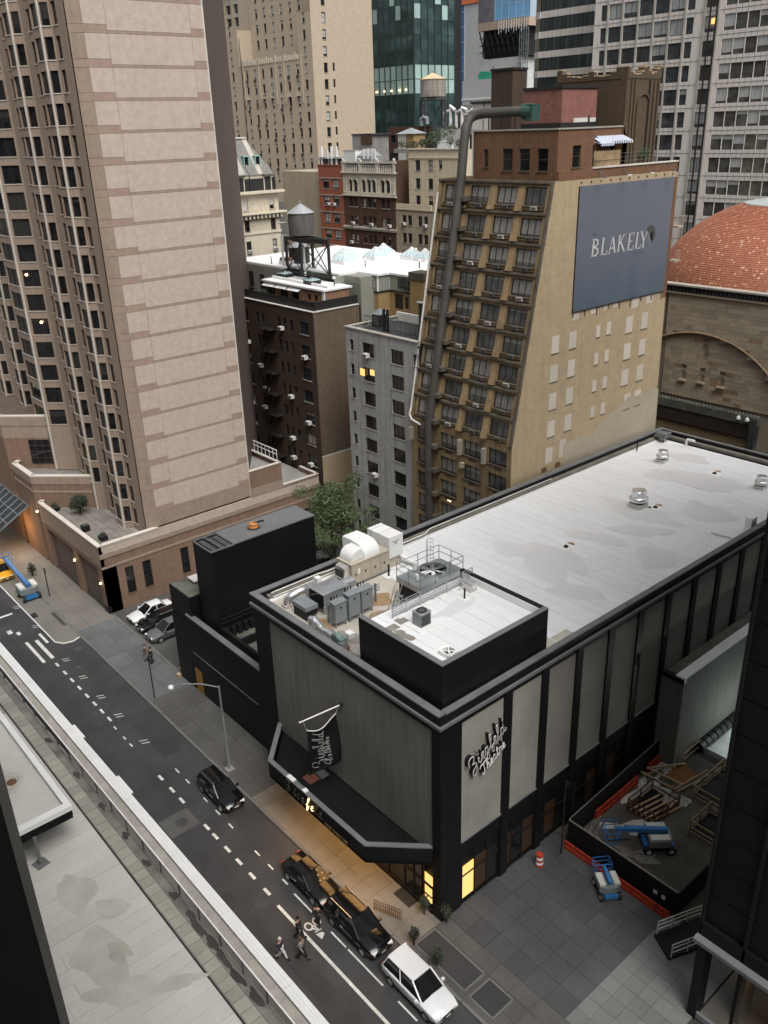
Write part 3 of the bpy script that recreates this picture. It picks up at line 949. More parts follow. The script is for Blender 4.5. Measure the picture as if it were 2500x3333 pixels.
for k in range(6):
 MB().box(-61.3 + k * 2.25, -61.3 + k * 2.25 + 2.22, YA - 0.08, YA + 0.42, 7.75, 7.86).build('coping_stone', M['coping_grey'], anx)
MB().box(-60.3, -47.7, YA + 0.55, 39.6, 7.0, 7.06).build('roof', M['moss'], anx)
pp = MB()
pp.bar((-60.0, YA + 1.1, 7.5), (-50.0, YA + 1.1, 7.5), 0.28, 0.9)
pp.bar((-54.5, YA + 1.1, 7.4), (-54.5, YA + 4.5, 7.4), 0.28, 0.7)
pp.build('inner_kerb', M['black2'], anx)
MB().box(-59.8, -56.85, 29.35, 39.7, 7.0, 15.1).build('tower_wall', M['black'], anx)
MB().box(-59.86, -56.79, 31.6, 39.76, 15.1, 15.2).build('tower_roof', M['walk_grey'], anx)
vg = MB()
vg.box(-59.86, -56.79, 29.3, 31.6, 15.02, 15.06)
vg.build('vent_bed', M['black2'], anx)
fr = MB()
for a_, b_ in (((-59.8, 29.36), (-56.85, 29.36)), ((-59.8, 31.55), (-56.85, 31.55)), ((-59.8, 29.36), (-59.8, 31.55)), ((-56.85, 29.36), (-56.85, 31.55)), ((-59.8, 30.4), (-56.85, 30.4))):
 fr.bar((*a_, 15.12), (*b_, 15.12), 0.09, 0.12)
fr.build('vent_frame', M['coping_grey'], anx)
for row in (29.85, 30.65, 31.15):
 for k in range(8):
  MB().cbox((-59.2 + k * 0.29, row, 15.1), (0.09, 0.42 if row != 30.65 else 0.25, 0.07)).build('vent_slat', M['coping_grey'], anx)
rl = MB()
for z in (8.0, 8.5, 8.9):
 rl.tube([(-56.6, 29.4, z), (-56.6, 34.5, z)], 0.03, 5)
for k in range(6):
 rl.tube([(-56.6, 29.4 + k, 7.0), (-56.6, 29.4 + k, 8.9)], 0.03, 5)
for k in range(8):
 rl.box(-56.75, -56.3, 29.6 + k * 0.6, 30.0 + k * 0.6, 7.1, 7.9)
rl.build('roof_grille', M['black2'], anx)
MB().bar((-60.7, YA - 0.03, 4.17), (-50.3, YA - 0.03, 4.17), 0.05, 0.05).build('wall_strip', M['coping_grey'], anx)
MB().box(-60.9, -59.7, YA - 0.02, YA + 0.06, 0.12, 2.5).build('side_door', plain('ochre_door', (0.30, 0.15, 0.03), 0.7, var=0.25), anx)
MB().box(-63.4, -61.2, YA - 0.03, YA + 0.05, 0.1, 3.0).build('roller_door', M['black2'], anx)
ht = thing('roof_hatch', 'square white roof hatch on the mossy roof of the black building', 'hatch', (-62.6, 31.0, 9.74))
MB().box(-63.3, -62.2, 30.2, 31.3, 9.74, 9.95).build('kerb', M['moss'], ht)
MB().box(-63.36, -62.14, 30.14, 31.36, 9.95, 10.08).build('lid', M['offwhite'], ht)
vt = thing('roof_vent', 'small rusty orange vent stack on the grey roof of the black tower block', 'vent', (-58.3, 34.4, 15.2))
MB().lathe((-58.3, 34.4, 15.2), [(0.55, 0), (0.55, 0.06), (0.42, 0.08)], 18).build('flange', M['dark_metal'], vt)
M['orange_cap'] = plain('orange_cap', (0.42, 0.17, 0.05), 0.6, var=0.3)
MB().lathe((-58.3, 34.4, 15.28), [(0.42, 0), (0.42, 0.1), (0.36, 0.12), (0.36, 0.34), (0.3, 0.4)], 18).build('cap', [M['orange_cap']], vt)
MB().tube([(-58.3, 34.4, 15.6), (-58.0, 34.9, 15.75), (-57.8, 35.2, 15.8)], 0.09, 6).build('outlet', M['black2'], vt)
for x, y, s, lb in ((-64.35, 28.9, 0.55, 'lower tan carton at the left corner of the black building'), (-63.9, 28.2, 0.4, 'pale crate on the pavement at the left corner of the black building')):
 t = thing('carton', lb, 'box', (x, y, 0.1))
 MB().box(x - s / 2, x + s / 2, y - s / 2, y + s / 2, 0.1, 0.1 + s * 0.8).build('body', M['wood'], t)
 MB().box(x - s / 2, x + s / 2, y - 0.03, y + 0.03, 0.1 + s * 0.8, 0.11 + s * 0.8).build('tape', M['offwhite'], t)
th = thing('theatre', 'black framed theatre with grey concrete panels, white flat roof and dark canopy', 'theatre', (-38, 50, 0))
TX0, TX1, TY0, TY1 = -47.45, -28.2, 27.3, 78.9
M['panel'] = plain('concrete_panel', (0.265, 0.255, 0.225), 0.85, var=0.18, scale=0.9, vary_obj=0.10, streak=0.12)
M['front_panel'] = plain('front_panel', (0.165, 0.16, 0.145), 0.85, var=0.2, scale=0.6, streak=0.55)
M['membrane'] = plain('roof_membrane', (0.70, 0.71, 0.72), 0.5, var=0.05, scale=0.5, vary_obj=0.025)
M['membrane_tan'] = plain('roof_membrane_dirty', (0.43, 0.40, 0.35), 0.7, var=0.28, scale=1.1)
MB().box(TX0 + 0.1, TX1 - 0.16, TY0 + 0.16, TY1 - 0.1, 0.0, 15.05).build('core', M['black'], th)
MB().box(TX0, -45.55, TY0 - 0.02, TY0 + 0.6, 0.0, 15.1).build('pier', M['black'], th)
MB().box(-28.9, TX1 + 0.02, TY0 - 0.02, 29.03, 0.0, 15.1).build('pier', M['black'], th)
MB().box(-45.55, -28.9, TY0 + 0.06, TY0 + 0.15, 5.2, 14.62).build('front_panel', M['front_panel'], th)
MB().box(-45.55, -28.9, TY0 - 0.01, TY0 + 0.15, 14.62, 15.1).build('beam', M['black'], th)
MB().box(-45.55, -28.9, TY0 - 0.01, TY0 + 0.12, 4.4, 5.2).build('beam', M['black'], th)
for k in range(11):
 y0, y1 = (29.03, 32.66) if k == 0 else (33.36 + 3.455 * (k - 1), 36.16 + 3.455 * (k - 1))
 zb = 5.55 if k < 6 else 8.75
 MB().box(TX1 - 0.15, TX1 - 0.05, y0, y1, 5.55, 14.64).build('concrete_panel', M['panel'], th)
 MB().box(TX1 - 0.05, TX1 + 0.06, y0, y1, 5.44, 5.55).build('panel_sill', M['coping_grey'], th)
 MB().box(TX1 - 0.15, TX1 + 0.1, y1 + 0.004, y1 + (0.692 if k == 0 else 0.647), 0.0, 15.1).build('pier', M['black'], th)
MB().box(TX1 - 0.15, TX1 + 0.02, 29.03, 78.0, 14.64, 15.1).build('beam', M['black'], th)
MB().box(TX1 - 0.15, TX1 - 0.02, 29.03, 78.0, 4.3, 5.43).build('beam', M['black'], th)
M['brown_dark'] = plain('brown_dark', (0.05, 0.026, 0.012), 0.5, var=0.4)
for k in range(5):
 y0, y1 = 29.22 + 3.462 * k, 32.66 + 3.462 * k
 for i in range(3):
  w = (y1 - y0) / 3
  lit = (k == 0 and i == 0)
  MB().box(TX1 - 0.14, TX1 - 0.10, y0 + w * i + 0.05, y0 + w * (i + 1) - 0.05, 0.5, 3.2).build('shop_pane', M['glow_window'] if lit else (M['brown_dark'] if (k + i) % 2 else M['glass_dark']), th)
  MB().box(TX1 - 0.14, TX1 - 0.06, y0 + w * i - 0.05, y0 + w * i + 0.05, 0.1, 4.3).build('mullion', M['black2'], th)
 MB().box(TX1 - 0.14, TX1 - 0.05, y0, y1, 2.4, 2.5).build('transom', M['black2'], th)
for y0, y1 in ((31.4, 33.1), (34.8, 36.5)):
 s = MB().prism([(-29.1, y0), (-28.65, y0), (-28.65, y1), (-29.1, y1)], 0.1, 0.42)
 tag(s.build('step_block', M['concrete']), 'pale step block along the theatre side wall, %s' % ('nearer the street corner' if y0 < 33 else 'farther from the street corner'), 'step', 'step blocks at the theatre side')
for x0, x1, z0, z1, mt in ((-30.62, -29.82, 0.55, 3.2, 'glow_window'), (-29.68, -28.98, 2.45, 3.2, 'glow_window'), (-29.68, -29.05, 0.9, 2.25, 'glow_window')):
 MB().box(x0, x1, TY0 + 0.02, TY0 + 0.06, z0, z1).build('lit_pane', M[mt], th)
fb = MB()
for x in (-30.7, -29.75, -31.6, -33.2, -34.8, -36.4, -38.0, -39.6, -41.2, -42.8, -44.4):
 fb.box(x - 0.06, x + 0.06, TY0 - 0.04, TY0 + 0.1, 0.1, 4.4)
fb.box(-45.5, -28.95, TY0 - 0.05, TY0 + 0.1, 2.28, 2.42)
fb.box(-45.5, -28.95, TY0 - 0.05, TY0 + 0.1, 0.1, 0.45)
fb.box(-30.62, -29.0, TY0 - 0.03, TY0 + 0.08, 1.42, 1.5)
fb.build('door_frame', M['black2'], th)
for k in range(9):
 MB().box(-44.3 + k * 1.6 + 0.05, -44.3 + k * 1.6 + 1.52, TY0 + 0.02, TY0 + 0.06, 0.45, 4.3).build('lobby_glass', M['glass_dark'], th)
lg = MB()
lg.box(TX0 - 0.15, TX1 + 0.2, TY0 - 0.2, TY0 + 0.1, 15.1, 15.3)
lg.box(TX1 - 0.1, TX1 + 0.2, TY0 + 0.1, TY1, 15.1, 15.3)
lg.build('ledge', M['coping_grey'], th)
MB().box(TX0 - 0.1, TX1 + 0.06, TY0 - 0.06, TY0 + 0.3, 15.3, 15.9).build('parapet', M['black'], th)
MB().box(TX1 - 0.3, TX1 + 0.06, TY0 + 0.3, TY1, 15.3, 15.9).build('parapet', M['black'], th)
MB().box(TX0 - 0.1, TX0 + 0.3, TY0 + 0.3, TY1, 15.0, 15.9).build('parapet', M['black'], th)
MB().box(TX0 + 0.3, TX1 - 0.3, TY1 - 0.36, TY1, 15.0, 15.9).build('parapet', M['black'], th)
def coping_run(p, q, z, w, n, mat='coping_grey', h=0.1):
 for i in range(n):
  a_, b_ = i / n, (i + 1) / n
  P = [p[0] + (q[0] - p[0]) * a_, p[1] + (q[1] - p[1]) * a_]
  Q = [p[0] + (q[0] - p[0]) * b_, p[1] + (q[1] - p[1]) * b_]
  if abs(q[0] - p[0]) > abs(q[1] - p[1]):
   MB().box(P[0] + 0.008, Q[0] - 0.008, p[1] - w / 2, p[1] + w / 2, z, z + h + RND.uniform(-0.006, 0.006)).build('coping_stone', M[mat], th)
  else:
   MB().box(p[0] - w / 2, p[0] + w / 2, P[1] + 0.008, Q[1] - 0.008, z, z + h + RND.uniform(-0.006, 0.006)).build('coping_stone', M[mat], th)
coping_run((TX0 - 0.2, TY0 + 0.13), (TX1 + 0.0, TY0 + 0.13), 15.9, 0.5, 8)
coping_run((TX1 - 0.14, TY0 + 0.4), (TX1 - 0.14, TY1 + 0.1), 15.9, 0.44, 20)
coping_run((TX0 + 0.06, TY0 + 0.4), (TX0 + 0.06, TY1 + 0.1), 15.9, 0.48, 20)
coping_run((TX0 + 0.3, TY1 - 0.12), (TX1 - 0.36, TY1 - 0.12), 15.9, 0.36, 8)
M['gutter'] = plain('gutter_board', (0.16, 0.15, 0.125), 0.85, var=0.4, scale=2)
MB().box(TX0 + 0.3, TX0 + 0.75, 39.5, TY1 - 0.4, 15.2, 15.55).build('gutter_board', M['gutter'], th)
MB().box(TX0 + 0.3, TX0 + 0.62, 28.3, 39.5, 15.2, 15.62).build('gutter_board', M['gutter'], th)
MB().box(TX0 + 0.75, TX1 - 0.3, TY1 - 0.85, TY1 - 0.36, 15.2, 15.6).build('gutter_board', M['gutter'], th)
MB().box(TX0 + 0.75, TX1 - 0.3, TY1 - 1.0, TY1 - 0.85, 15.2, 15.3).build('gutter_edge', M['black2'], th)
MB().box(TX0 + 0.62, TX0 + 0.86, 28.3, TY1 - 1.0, 15.05, 15.32).build('roof_upstand', M['white'], th)
pz = MB()
pz.tube([(TX0 + 0.5, 28.6, 15.72), (TX0 + 0.5, 33, 15.72), (TX0 + 0.65, 33.6, 15.72), (TX0 + 0.65, 36.5, 15.7), (TX0 + 0.5, 40.2, 15.65), (TX0 + 0.95, 41.0, 15.65), (TX0 + 0.95, 43.4, 15.65), (TX0 + 0.5, 44.3, 15.65), (TX0 + 0.5, 60, 15.65)], 0.05, 6)
pz.tube([(TX0 + 0.75, 28.6, 15.5), (TX0 + 0.75, 40.4, 15.5)], 0.04, 6)
pz.build('roof_pipe', M['offwhite'], th)
strips = []
y = 36.9
while y < 77.85:
 h = min(0.98, 77.9 - y)
 cuts = [TX0 + 0.86, TX0 + 0.86 + RND.uniform(4, 9), TX1 - 0.3 - RND.uniform(3, 7), TX1 - 0.3]
 for a_, b_ in zip(cuts, cuts[1:]):
  t = 0.012 + RND.uniform(0, 0.008)
  MB().box(a_ + 0.008, b_ - 0.008, y + 0.01, y + h - 0.01, 15.15, 15.2 + t).build('roof_sheet', M['membrane'], th)
 y += h
MB().box(TX0 + 0.8, TX1 - 0.3, 27.6, 77.9, 15.04, 15.19).build('roof_bed', plain('roof_bed', (0.30, 0.31, 0.32), 0.8), th)
for i in range(6):
 for j in range(5):
  x0, x1 = TX0 + 0.86 + i * 1.75, TX0 + 0.86 + (i + 1) * 1.75
  y0, y1 = 27.65 + j * 1.85, 27.65 + (j + 1) * 1.85
  MB().box(x0 + 0.006, x1 - 0.006, y0 + 0.006, min(y1, 36.88) - 0.006, 15.15, 15.205 + RND.uniform(0, 0.008)).build('roof_sheet', M['membrane_tan'], th)
for x0, x1, y0, y1 in ((-36.0, -28.6, 37.2, 37.9), (-30.9, -28.6, 37.95, 38.9), (-29.9, -28.6, 39.0, 40.6)):
 MB().box(x0, x1, y0, y1, 15.21, 15.235).build('roof_patch', M['membrane_tan'], th)
M['stain'] = None
mt, nt, bs = _new('wet_stain')
bs.inputs['Base Color'].default_value = (0.44, 0.44, 0.44, 1)
bs.inputs['Roughness'].default_value = 0.22
M['stain'] = mt
def stain(cx_, cy_, rx, ry, seed, z, mat='stain', parent=th, name='wet_stain', n=44, ang=0.0):
 rn = random.Random(seed)
 ph = [rn.uniform(0, 6.28) for _ in range(6)]
 am = [0.22, 0.17, 0.12, 0.09, 0.06, 0.05]
 pts = []
 for k in range(n):
  t = 2 * math.pi * k / n
  r = 1 + sum(a_ * math.sin((i + 1.0) * t + p_) for i, (a_, p_) in enumerate(zip(am, ph)))
  x_, y_ = rx * r * math.cos(t), ry * r * math.sin(t)
  pts.append((cx_ + x_ * math.cos(ang) - y_ * math.sin(ang), cy_ + x_ * math.sin(ang) + y_ * math.cos(ang), z))
 mb = MB()
 c_ = (cx_, cy_, z)
 for k in range(n):
  mb.face([c_, pts[k], pts[(k + 1) % n]])
 return mb.build(name, M[mat], parent)
M['damp'] = plain('damp_membrane', (0.625, 0.63, 0.635), 0.33, var=0.06, scale=0.6)
for i, (cx_, cy_, rx, ry, sd, an) in enumerate(((-40.0, 47.0, 2.6, 1.2, 3, 0.4), (-36.2, 47.8, 3.4, 2.0, 5, -0.4), (-33.0, 45.0, 1.9, 1.1, 8, 0.2), (-37.8, 60.5, 3.9, 1.3, 11, 0.1), (-38.5, 69.5, 5.0, 1.6, 14, 0.35), (-33.2, 64.5, 2.8, 1.5, 17, -0.3), (-42.0, 74.5, 2.5, 0.9, 21, 0.2), (-35.0, 57.0, 2.4, 1.0, 23, 0.5), (-31.5, 54.0, 1.4, 1.8, 29, 0.0), (-37.0, 53.2, 2.4, 0.8, 31, 0.25))):
 stain(cx_, cy_, rx, ry, sd, 15.2255 + i * 0.0012, 'damp', th, 'damp_patch', ang=an)
M['rust_stain'] = plain('rust_stain', (0.30, 0.20, 0.11), 0.7, var=0.4, scale=3)
M['dark_stain'] = plain('dark_stain', (0.24, 0.22, 0.19), 0.5, var=0.35, scale=2)
for i, (cx_, cy_, rx, ry, sd, mt_) in enumerate(((-41.6, 33.6, 0.9, 1.3, 2, 'rust_stain'), (-42.0, 29.2, 1.0, 0.45, 4, 'rust_stain'), (-39.2, 29.6, 0.9, 0.6, 7, 'dark_stain'), (-37.6, 28.4, 0.8, 0.3, 9, 'dark_stain'), (-44.6, 29.6, 1.0, 0.5, 12, 'dark_stain'), (-39.4, 32.8, 0.8, 1.4, 15, 'rust_stain'))):
 stain(cx_, cy_, rx, ry, sd, 15.2265 + i * 0.0012, mt_, th, 'stain')
PX0, PX1, PY0, PY1 = -36.06, -28.72, 27.98, 37.1
MB().box(PX0, PX1, PY0, PY0 + 0.3, 15.2, 18.7).build('penthouse_wall', M['black'], th)
MB().box(PX1 - 0.3, PX1, PY0 + 0.3, PY1, 15.2, 18.7).build('penthouse_wall', M['black'], th)
MB().box(PX0, PX1 - 0.3, PY1 - 0.3, PY1, 15.2, 18.7).build('penthouse_wall', M['black'], th)
MB().box(PX0, PX0 + 0.3, PY0 + 0.3, PY1 - 0.3, 15.2, 18.05).build('penthouse_wall', M['black'], th)
MB().box(PX0 - 0.02, PX1 + 0.02, PY0 - 0.02, PY0 + 0.34, 18.7, 18.76).build('penthouse_coping', M['coping_grey'], th)
MB().box(PX1 - 0.34, PX1 + 0.02, PY0 + 0.34, PY1 + 0.02, 18.7, 18.757).build('penthouse_coping', M['coping_grey'], th)
MB().box(PX0, PX1 - 0.34, PY1 - 0.3, PY1 + 0.02, 18.7, 18.755).build('penthouse_coping', M['black2'], th)
MB().box(PX0 + 0.3, PX1 - 0.3, PY1 - 0.36, PY1 - 0.3, 18.2, 18.66).build('roof_upstand', M['white'], th)
y = PY0 + 0.3
k = 0
while y < PY1 - 0.4:
 MB().box(PX0 + 0.02, PX1 - 0.31, y + 0.008, min(y + 1.1, PY1 - 0.37) - 0.008, 18.06, 18.2 + RND.uniform(0, 0.008)).build('roof_sheet', M['membrane'], th)
 y += 1.1
for x0, x1, y0, y1 in ((-34.6, -34.0, 28.9, 29.6), (-34.9, -34.2, 29.8, 30.5)):
 MB().box(x0, x1, y0, y1, 18.21, 18.225).build('roof_patch', M['dark_stain'], th)
stain(-33.3, 29.2, 0.7, 0.35, 41, 18.215, 'dark_stain', th, 'stain')
stain(-33.4, 33.4, 0.6, 1.6, 43, 18.2155, 'damp', th, 'damp_patch')
cv = [(-45.5, TY0 - 0.02), (-42.45, 24.32), (-31.85, 24.32), (-28.88, TY0 - 0.02)]
th_c = tag(thing('marquee', 'dark trapezoid marquee over the theatre entrance with script lettering on its edge', 'marquee', (-37, 26, 4.4)), group=None)
MB().prism(cv, 4.45, 4.6).build('soffit', M['black2'], th_c)
MB().prism([(-44.9, TY0 - 0.05), (-42.2, 24.7), (-32.1, 24.7), (-29.5, TY0 - 0.05)], 4.6, 5.2).build('deck', M['black'], th_c)
fs = MB()
for a_, b_ in zip(cv, cv[1:]):
 d = Vector((b_[0] - a_[0], b_[1] - a_[1], 0)).normalized()
 nx, ny = d.y, -d.x
 fs.prism([a_, b_, (b_[0] - nx * 0.3, b_[1] - ny * 0.3), (a_[0] - nx * 0.3, a_[1] - ny * 0.3)], 4.38, 5.72)
fs.build('fascia', M['black'], th_c)
cp = MB()
for a_, b_ in zip(cv, cv[1:]):
 d = Vector((b_[0] - a_[0], b_[1] - a_[1], 0)).normalized()
 nx, ny = d.y, -d.x
 cp.prism([(a_[0] + nx * 0.03, a_[1] + ny * 0.03), (b_[0] + nx * 0.03, b_[1] + ny * 0.03), (b_[0] - nx * 0.32, b_[1] - ny * 0.32), (a_[0] - nx * 0.32, a_[1] - ny * 0.32)], 5.72, 5.8 - 0.002 * abs(ny))
cp.build('coping', M['coping_grey'], th_c)
for x, l in ((-40.2, 0.75), (-38.4, 0.35)):
 MB().box(x, x + l, 24.3, 24.62, 5.8, 5.88).build('white_plate', M['white'], th_c)
MB().cbox((-39.5, 25.9, 5.22), (0.95, 0.95, 0.04)).build('roof_plate', plain('red_plate', (0.16, 0.055, 0.04), 0.7, var=0.25), th_c)
MB().cbox((-39.4, 27.0 - 0.35, 5.22), (0.95, 0.7, 0.04)).build('roof_plate', M['walk_grey'], th_c)
o = MB().lathe((0, 0, 0), [(0.01, -0.07), (0.045, -0.05), (0.05, -0.02), (0.03, 0.0)], 6).build('bulb', M['lamp_warm'])
bm_ = o.data
bpy.data.objects.remove(o)
for i in range(30):
 for j in range(8):
  X_, Y_ = -43.2 + i * 0.42, 24.75 + j * 0.34
  if X_ > -45.4 + (27.3 - Y_) * 1.02 + 0.3 and X_ < -28.95 - (27.3 - Y_) * 1.0 - 0.3:
   put('bulb', bm_, th_c, (X_, Y_, 4.45))
for x, e_ in ((-40.5, 42), (-36.8, 60), (-33.2, 60)):
 ld = bpy.data.lights.new('canopy_light', 'AREA')
 ld.shape = 'RECTANGLE'
 ld.size, ld.size_y = 3.2, 2.2
 ld.energy = e_
 ld.color = (1.0, 0.50, 0.16)
 lo = obj_new('canopy_light', ld, th_c, (x, 25.8, 4.33))
MB().cbox((-31.1, 27.0 - 0.05, 0.13), (1.55, 0.9, 0.03)).build('door_mat', M['rubber'], th)
ZR = 15.22
def railing(name, label, pts, h, rails, mat, r=0.025, post=None, cat='railing', group=None, post_step=1.3, closed=False):
 t = thing(name, label, cat, pts[0], group)
 for a_, b_ in zip(pts, pts[1:]):
  a_, b_ = Vector(a_), Vector(b_)
  for k in range(rails):
   z = h * (k + 1) / rails
   MB().tube([a_ + Vector((0, 0, z)), b_ + Vector((0, 0, z))], r, 6).build('rail', M[mat], t)
  n = max(1, round((b_ - a_).length / post_step))
  for k in range(n + 1):
   p = a_.lerp(b_, k / n)
   MB().tube([p, p + Vector((0, 0, h + 0.03))], r * 1.2, 6).build('post', M[mat], t)
 return t
M['ahu_tan'] = plain('ahu_tan', (0.42, 0.38, 0.30), 0.6, var=0.15, streak=0.25)
ah = thing('air_handler', 'long tan air handling unit with louvre hood on the theatre roof edge', 'air handler', (-45.0, 35.8, ZR))
for k in range(4):
 MB().box(-45.95, -44.3, 33.95 + k * 0.92, 33.95 + k * 0.92 + 0.9, ZR + 0.15, 16.95).build('side_panel', M['ahu_tan'], ah)
 MB().box(-44.3, -44.26, 34.3 + k * 0.92, 34.38 + k * 0.92, 16.0, 16.2).build('latch', M['frame_dark'], ah)
MB().box(-46.0, -44.25, 33.9, 37.65, ZR, ZR + 0.15).build('base_rail', M['coping_grey'], ah)
MB().box(-46.0, -44.25, 33.9, 37.65, 16.95, 17.02).build('roof', M['ahu_tan'], ah)
MB().box(-44.3, -44.285, 34.55, 34.75, 16.1, 16.5).build('notice', M['white'], ah)
hd = MB()
hd._add([(-45.6, 33.35, 15.9), (-44.5, 33.35, 15.9), (-44.5, 33.95, 15.9), (-45.6, 33.95, 15.9), (-45.6, 33.5, 16.75), (-44.5, 33.5, 16.75), (-44.5, 33.95, 16.9), (-45.6, 33.95, 16.9)],
  [(3, 2, 1, 0), (4, 5, 6, 7), (0, 1, 5, 4), (1, 2, 6, 5), (2, 3, 7, 6), (3, 0, 4, 7)])
hd.build('hood', M['alu'], ah)
MB().box(-45.5, -44.6, 33.34, 33.352, 16.0, 16.6).build('louvre', M['frame_dark'], ah)
dd = thing('duct_box', 'larger plain white insulated duct box behind the tan air handling unit', 'duct', (-45.3, 38.4, ZR), 'white duct boxes')
MB().box(-47.0, -44.45, 37.75, 39.15, ZR + 0.9, 17.85).build('casing', M['white'], dd)
MB().box(-46.9, -44.6, 37.85, 39.05, ZR, ZR + 0.9).build('legs_frame', M['ahu_tan'], dd)
for lx in (-46.6, -45.7):
 MB().box(lx, lx + 0.02, 37.74, 39.16, ZR + 0.9, 17.86).build('seam', M['coping_grey'], dd)
tx = bpy.data.curves.new('small_print', 'FONT')
tx.body = 'VALENT\nAIR'
tx.size = 0.2
tx.align_x = 'CENTER'
tx.extrude = 0.002
to = obj_new('small_print', tx, dd, (-44.44, 38.45, 17.35))
to.rotation_euler = (R90, 0, R90)
tx.materials.append(M['frame_dark'])
dd2 = thing('duct_elbow', 'white curved duct elbow sitting on top of the tan air handling unit', 'duct', (-45.2, 36.2, 17.02), 'white duct boxes')
el = MB()
sec = [(-47.0 + 0.0, 17.02), (-47.0, 18.0), (-46.1, 18.05)]
for k in range(9):
 t = math.radians(90 - k * 11.25)
 sec.append((-45.35 + 0.95 * math.cos(t), 17.08 + 0.95 * math.sin(t)))
sec.append((-44.4, 17.02))
y0, y1 = 35.3, 36.75
vs = [(x_, y0, z_) for x_, z_ in sec] + [(x_, y1, z_) for x_, z_ in sec]
n_ = len(sec)
el._add(vs, [(i, (i + 1) % n_, n_ + (i + 1) % n_, n_ + i)[::-1] for i in range(n_)] + [tuple(range(n_)), tuple(reversed(range(n_, 2 * n_)))])
el.build('elbow', M['white'], dd2, smooth=True)
ld_ = MB()
sec2 = []
for k in range(9):
 t = math.radians(180 - k * 11.25)
 sec2.append((34.95 + 0.75 * math.cos(t), 17.05 + 0.75 * math.sin(t)))
sec2 += [(35.3, 17.8), (35.3, 17.05)]
n_ = len(sec2)
vs = [(-45.95, a_, b_) for a_, b_ in sec2] + [(-44.6, a_, b_) for a_, b_ in sec2]
ld_._add(vs, [(i, (i + 1) % n_, n_ + (i + 1) % n_, n_ + i)[::-1] for i in range(n_)] + [tuple(range(n_)), tuple(reversed(range(n_, 2 * n_)))])
ld_.build('throat', M['white'], dd2, smooth=True)
ct = thing('cooling_tower', 'square cooling tower with big round fan, black lower sides and a guard rail', 'cooling tower', (-39.3, 37.1, ZR))
CX0, CX1, CY0, CY1, CZ = -40.55, -38.1, 35.05, 39.2, 17.15
MB().box(CX0 + 0.12, CX1 - 0.12, CY0 + 0.12, CY1 - 0.12, ZR, 16.7).build('casing', M['black2'], ct)
MB().box(CX0, CX1, CY0, CY1, 16.7, CZ).build('collar', M['steel'], ct)
MB().lathe((-39.3, 37.4, CZ), [(1.08, 0), (1.08, 0.22), (0.98, 0.22), (0.98, 0.02)], 28, False).build('fan_ring', M['steel'], ct)
MB().lathe((-39.3, 37.4, CZ), [(0.98, 0.02), (0.02, 0.021)], 28, False).build('fan_well', M['black2'], ct)
for k in range(6):
 a_ = k * math.pi / 3 + 0.3
 c_, s_ = math.cos(a_), math.sin(a_)
 MB()._add([(-39.3 + 0.15 * c_ - 0.12 * s_, 37.4 + 0.15 * s_ + 0.12 * c_, CZ + 0.08), (-39.3 + 0.92 * c_ - 0.22 * s_, 37.4 + 0.92 * s_ + 0.22 * c_, CZ + 0.06), (-39.3 + 0.92 * c_ + 0.12 * s_, 37.4 + 0.92 * s_ - 0.12 * c_, CZ + 0.17), (-39.3 + 0.15 * c_ + 0.1 * s_, 37.4 + 0.15 * s_ - 0.1 * c_, CZ + 0.13)], [(0, 1, 2, 3)]).build('fan_blade', M['white'] if k in (4, 5, 0) else M['coping_grey'], ct)
MB().lathe((-39.3, 37.4, CZ), [(0.16, 0.02), (0.16, 0.2), (0.1, 0.22)], 12).build('fan_hub', M['greysteel'], ct)
for x_, y_, l in ((-40.3, 36.6, 0.6), (-39.0, 35.6, 0.5)):
 MB().tube([(x_, y_, CZ + 0.05), (x_, y_, CZ + 0.05 + l)], 0.13, 8).build('pipe_stub', M['white'], ct)
for z in (CZ + 0.55, CZ + 1.05):
 for a_, b_ in (((CX0, CY0), (CX1, CY0)), ((CX1, CY0), (CX1, CY1)), ((CX1, CY1), (CX0, CY1)), ((CX0, CY1), (CX0, CY0))):
  MB().tube([(*a_, z), (*b_, z)], 0.026, 6).build('rail', M['greysteel'], ct)
for x_, y_ in ((CX0, CY0), (CX0, 37.1), (CX0, CY1), (CX1, CY0), (CX1, 36.5), (CX1, 37.9), (CX1, CY1), (-39.3, CY0), (-39.3, CY1)):
 MB().tube([(x_, y_, 16.9), (x_, y_, CZ + 1.07)], 0.03, 6).build('post', M['greysteel'], ct)
ca = MB()
for k in range(7):
 z = CZ - 0.4 + k * 0.32
 ca.tube([(CX0 - 0.28 + 0.3 * math.cos(t), CY1 - 0.6 + 0.3 * math.sin(t), z) for t in [math.pi * i / 8 + math.pi / 2 for i in range(9)]], 0.02, 4)
for t in (math.pi / 2, math.pi * 0.75, math.pi, math.pi * 1.25, math.pi * 1.5):
 ca.tube([(CX0 - 0.28 + 0.3 * math.cos(t), CY1 - 0.6 + 0.3 * math.sin(t), CZ - 0.4), (CX0 - 0.28 + 0.3 * math.cos(t), CY1 - 0.6 + 0.3 * math.sin(t), CZ + 1.55)], 0.018, 4)
for k in range(9):
 ca.tube([(CX0 - 0.08, CY1 - 0.8, ZR + 0.3 + k * 0.3), (CX0 - 0.08, CY1 - 0.4, ZR + 0.3 + k * 0.3)], 0.016, 4)
ca.build('ladder_cage', M['greysteel'], ct)
railing('deck_railing', 'long railing of six galvanised rails along the open side of the penthouse deck', [(-35.1, 29.9, 18.2), (-35.1, 37.0, 18.2)], 1.0, 6, 'steel', 0.028, post_step=1.2)
for k in range(6):
 MB().box(-35.4, -34.75, 30.2 + k * 1.2, 30.75 + k * 1.2, 18.208, 18.24).build('rail_pad', M['white'], th)
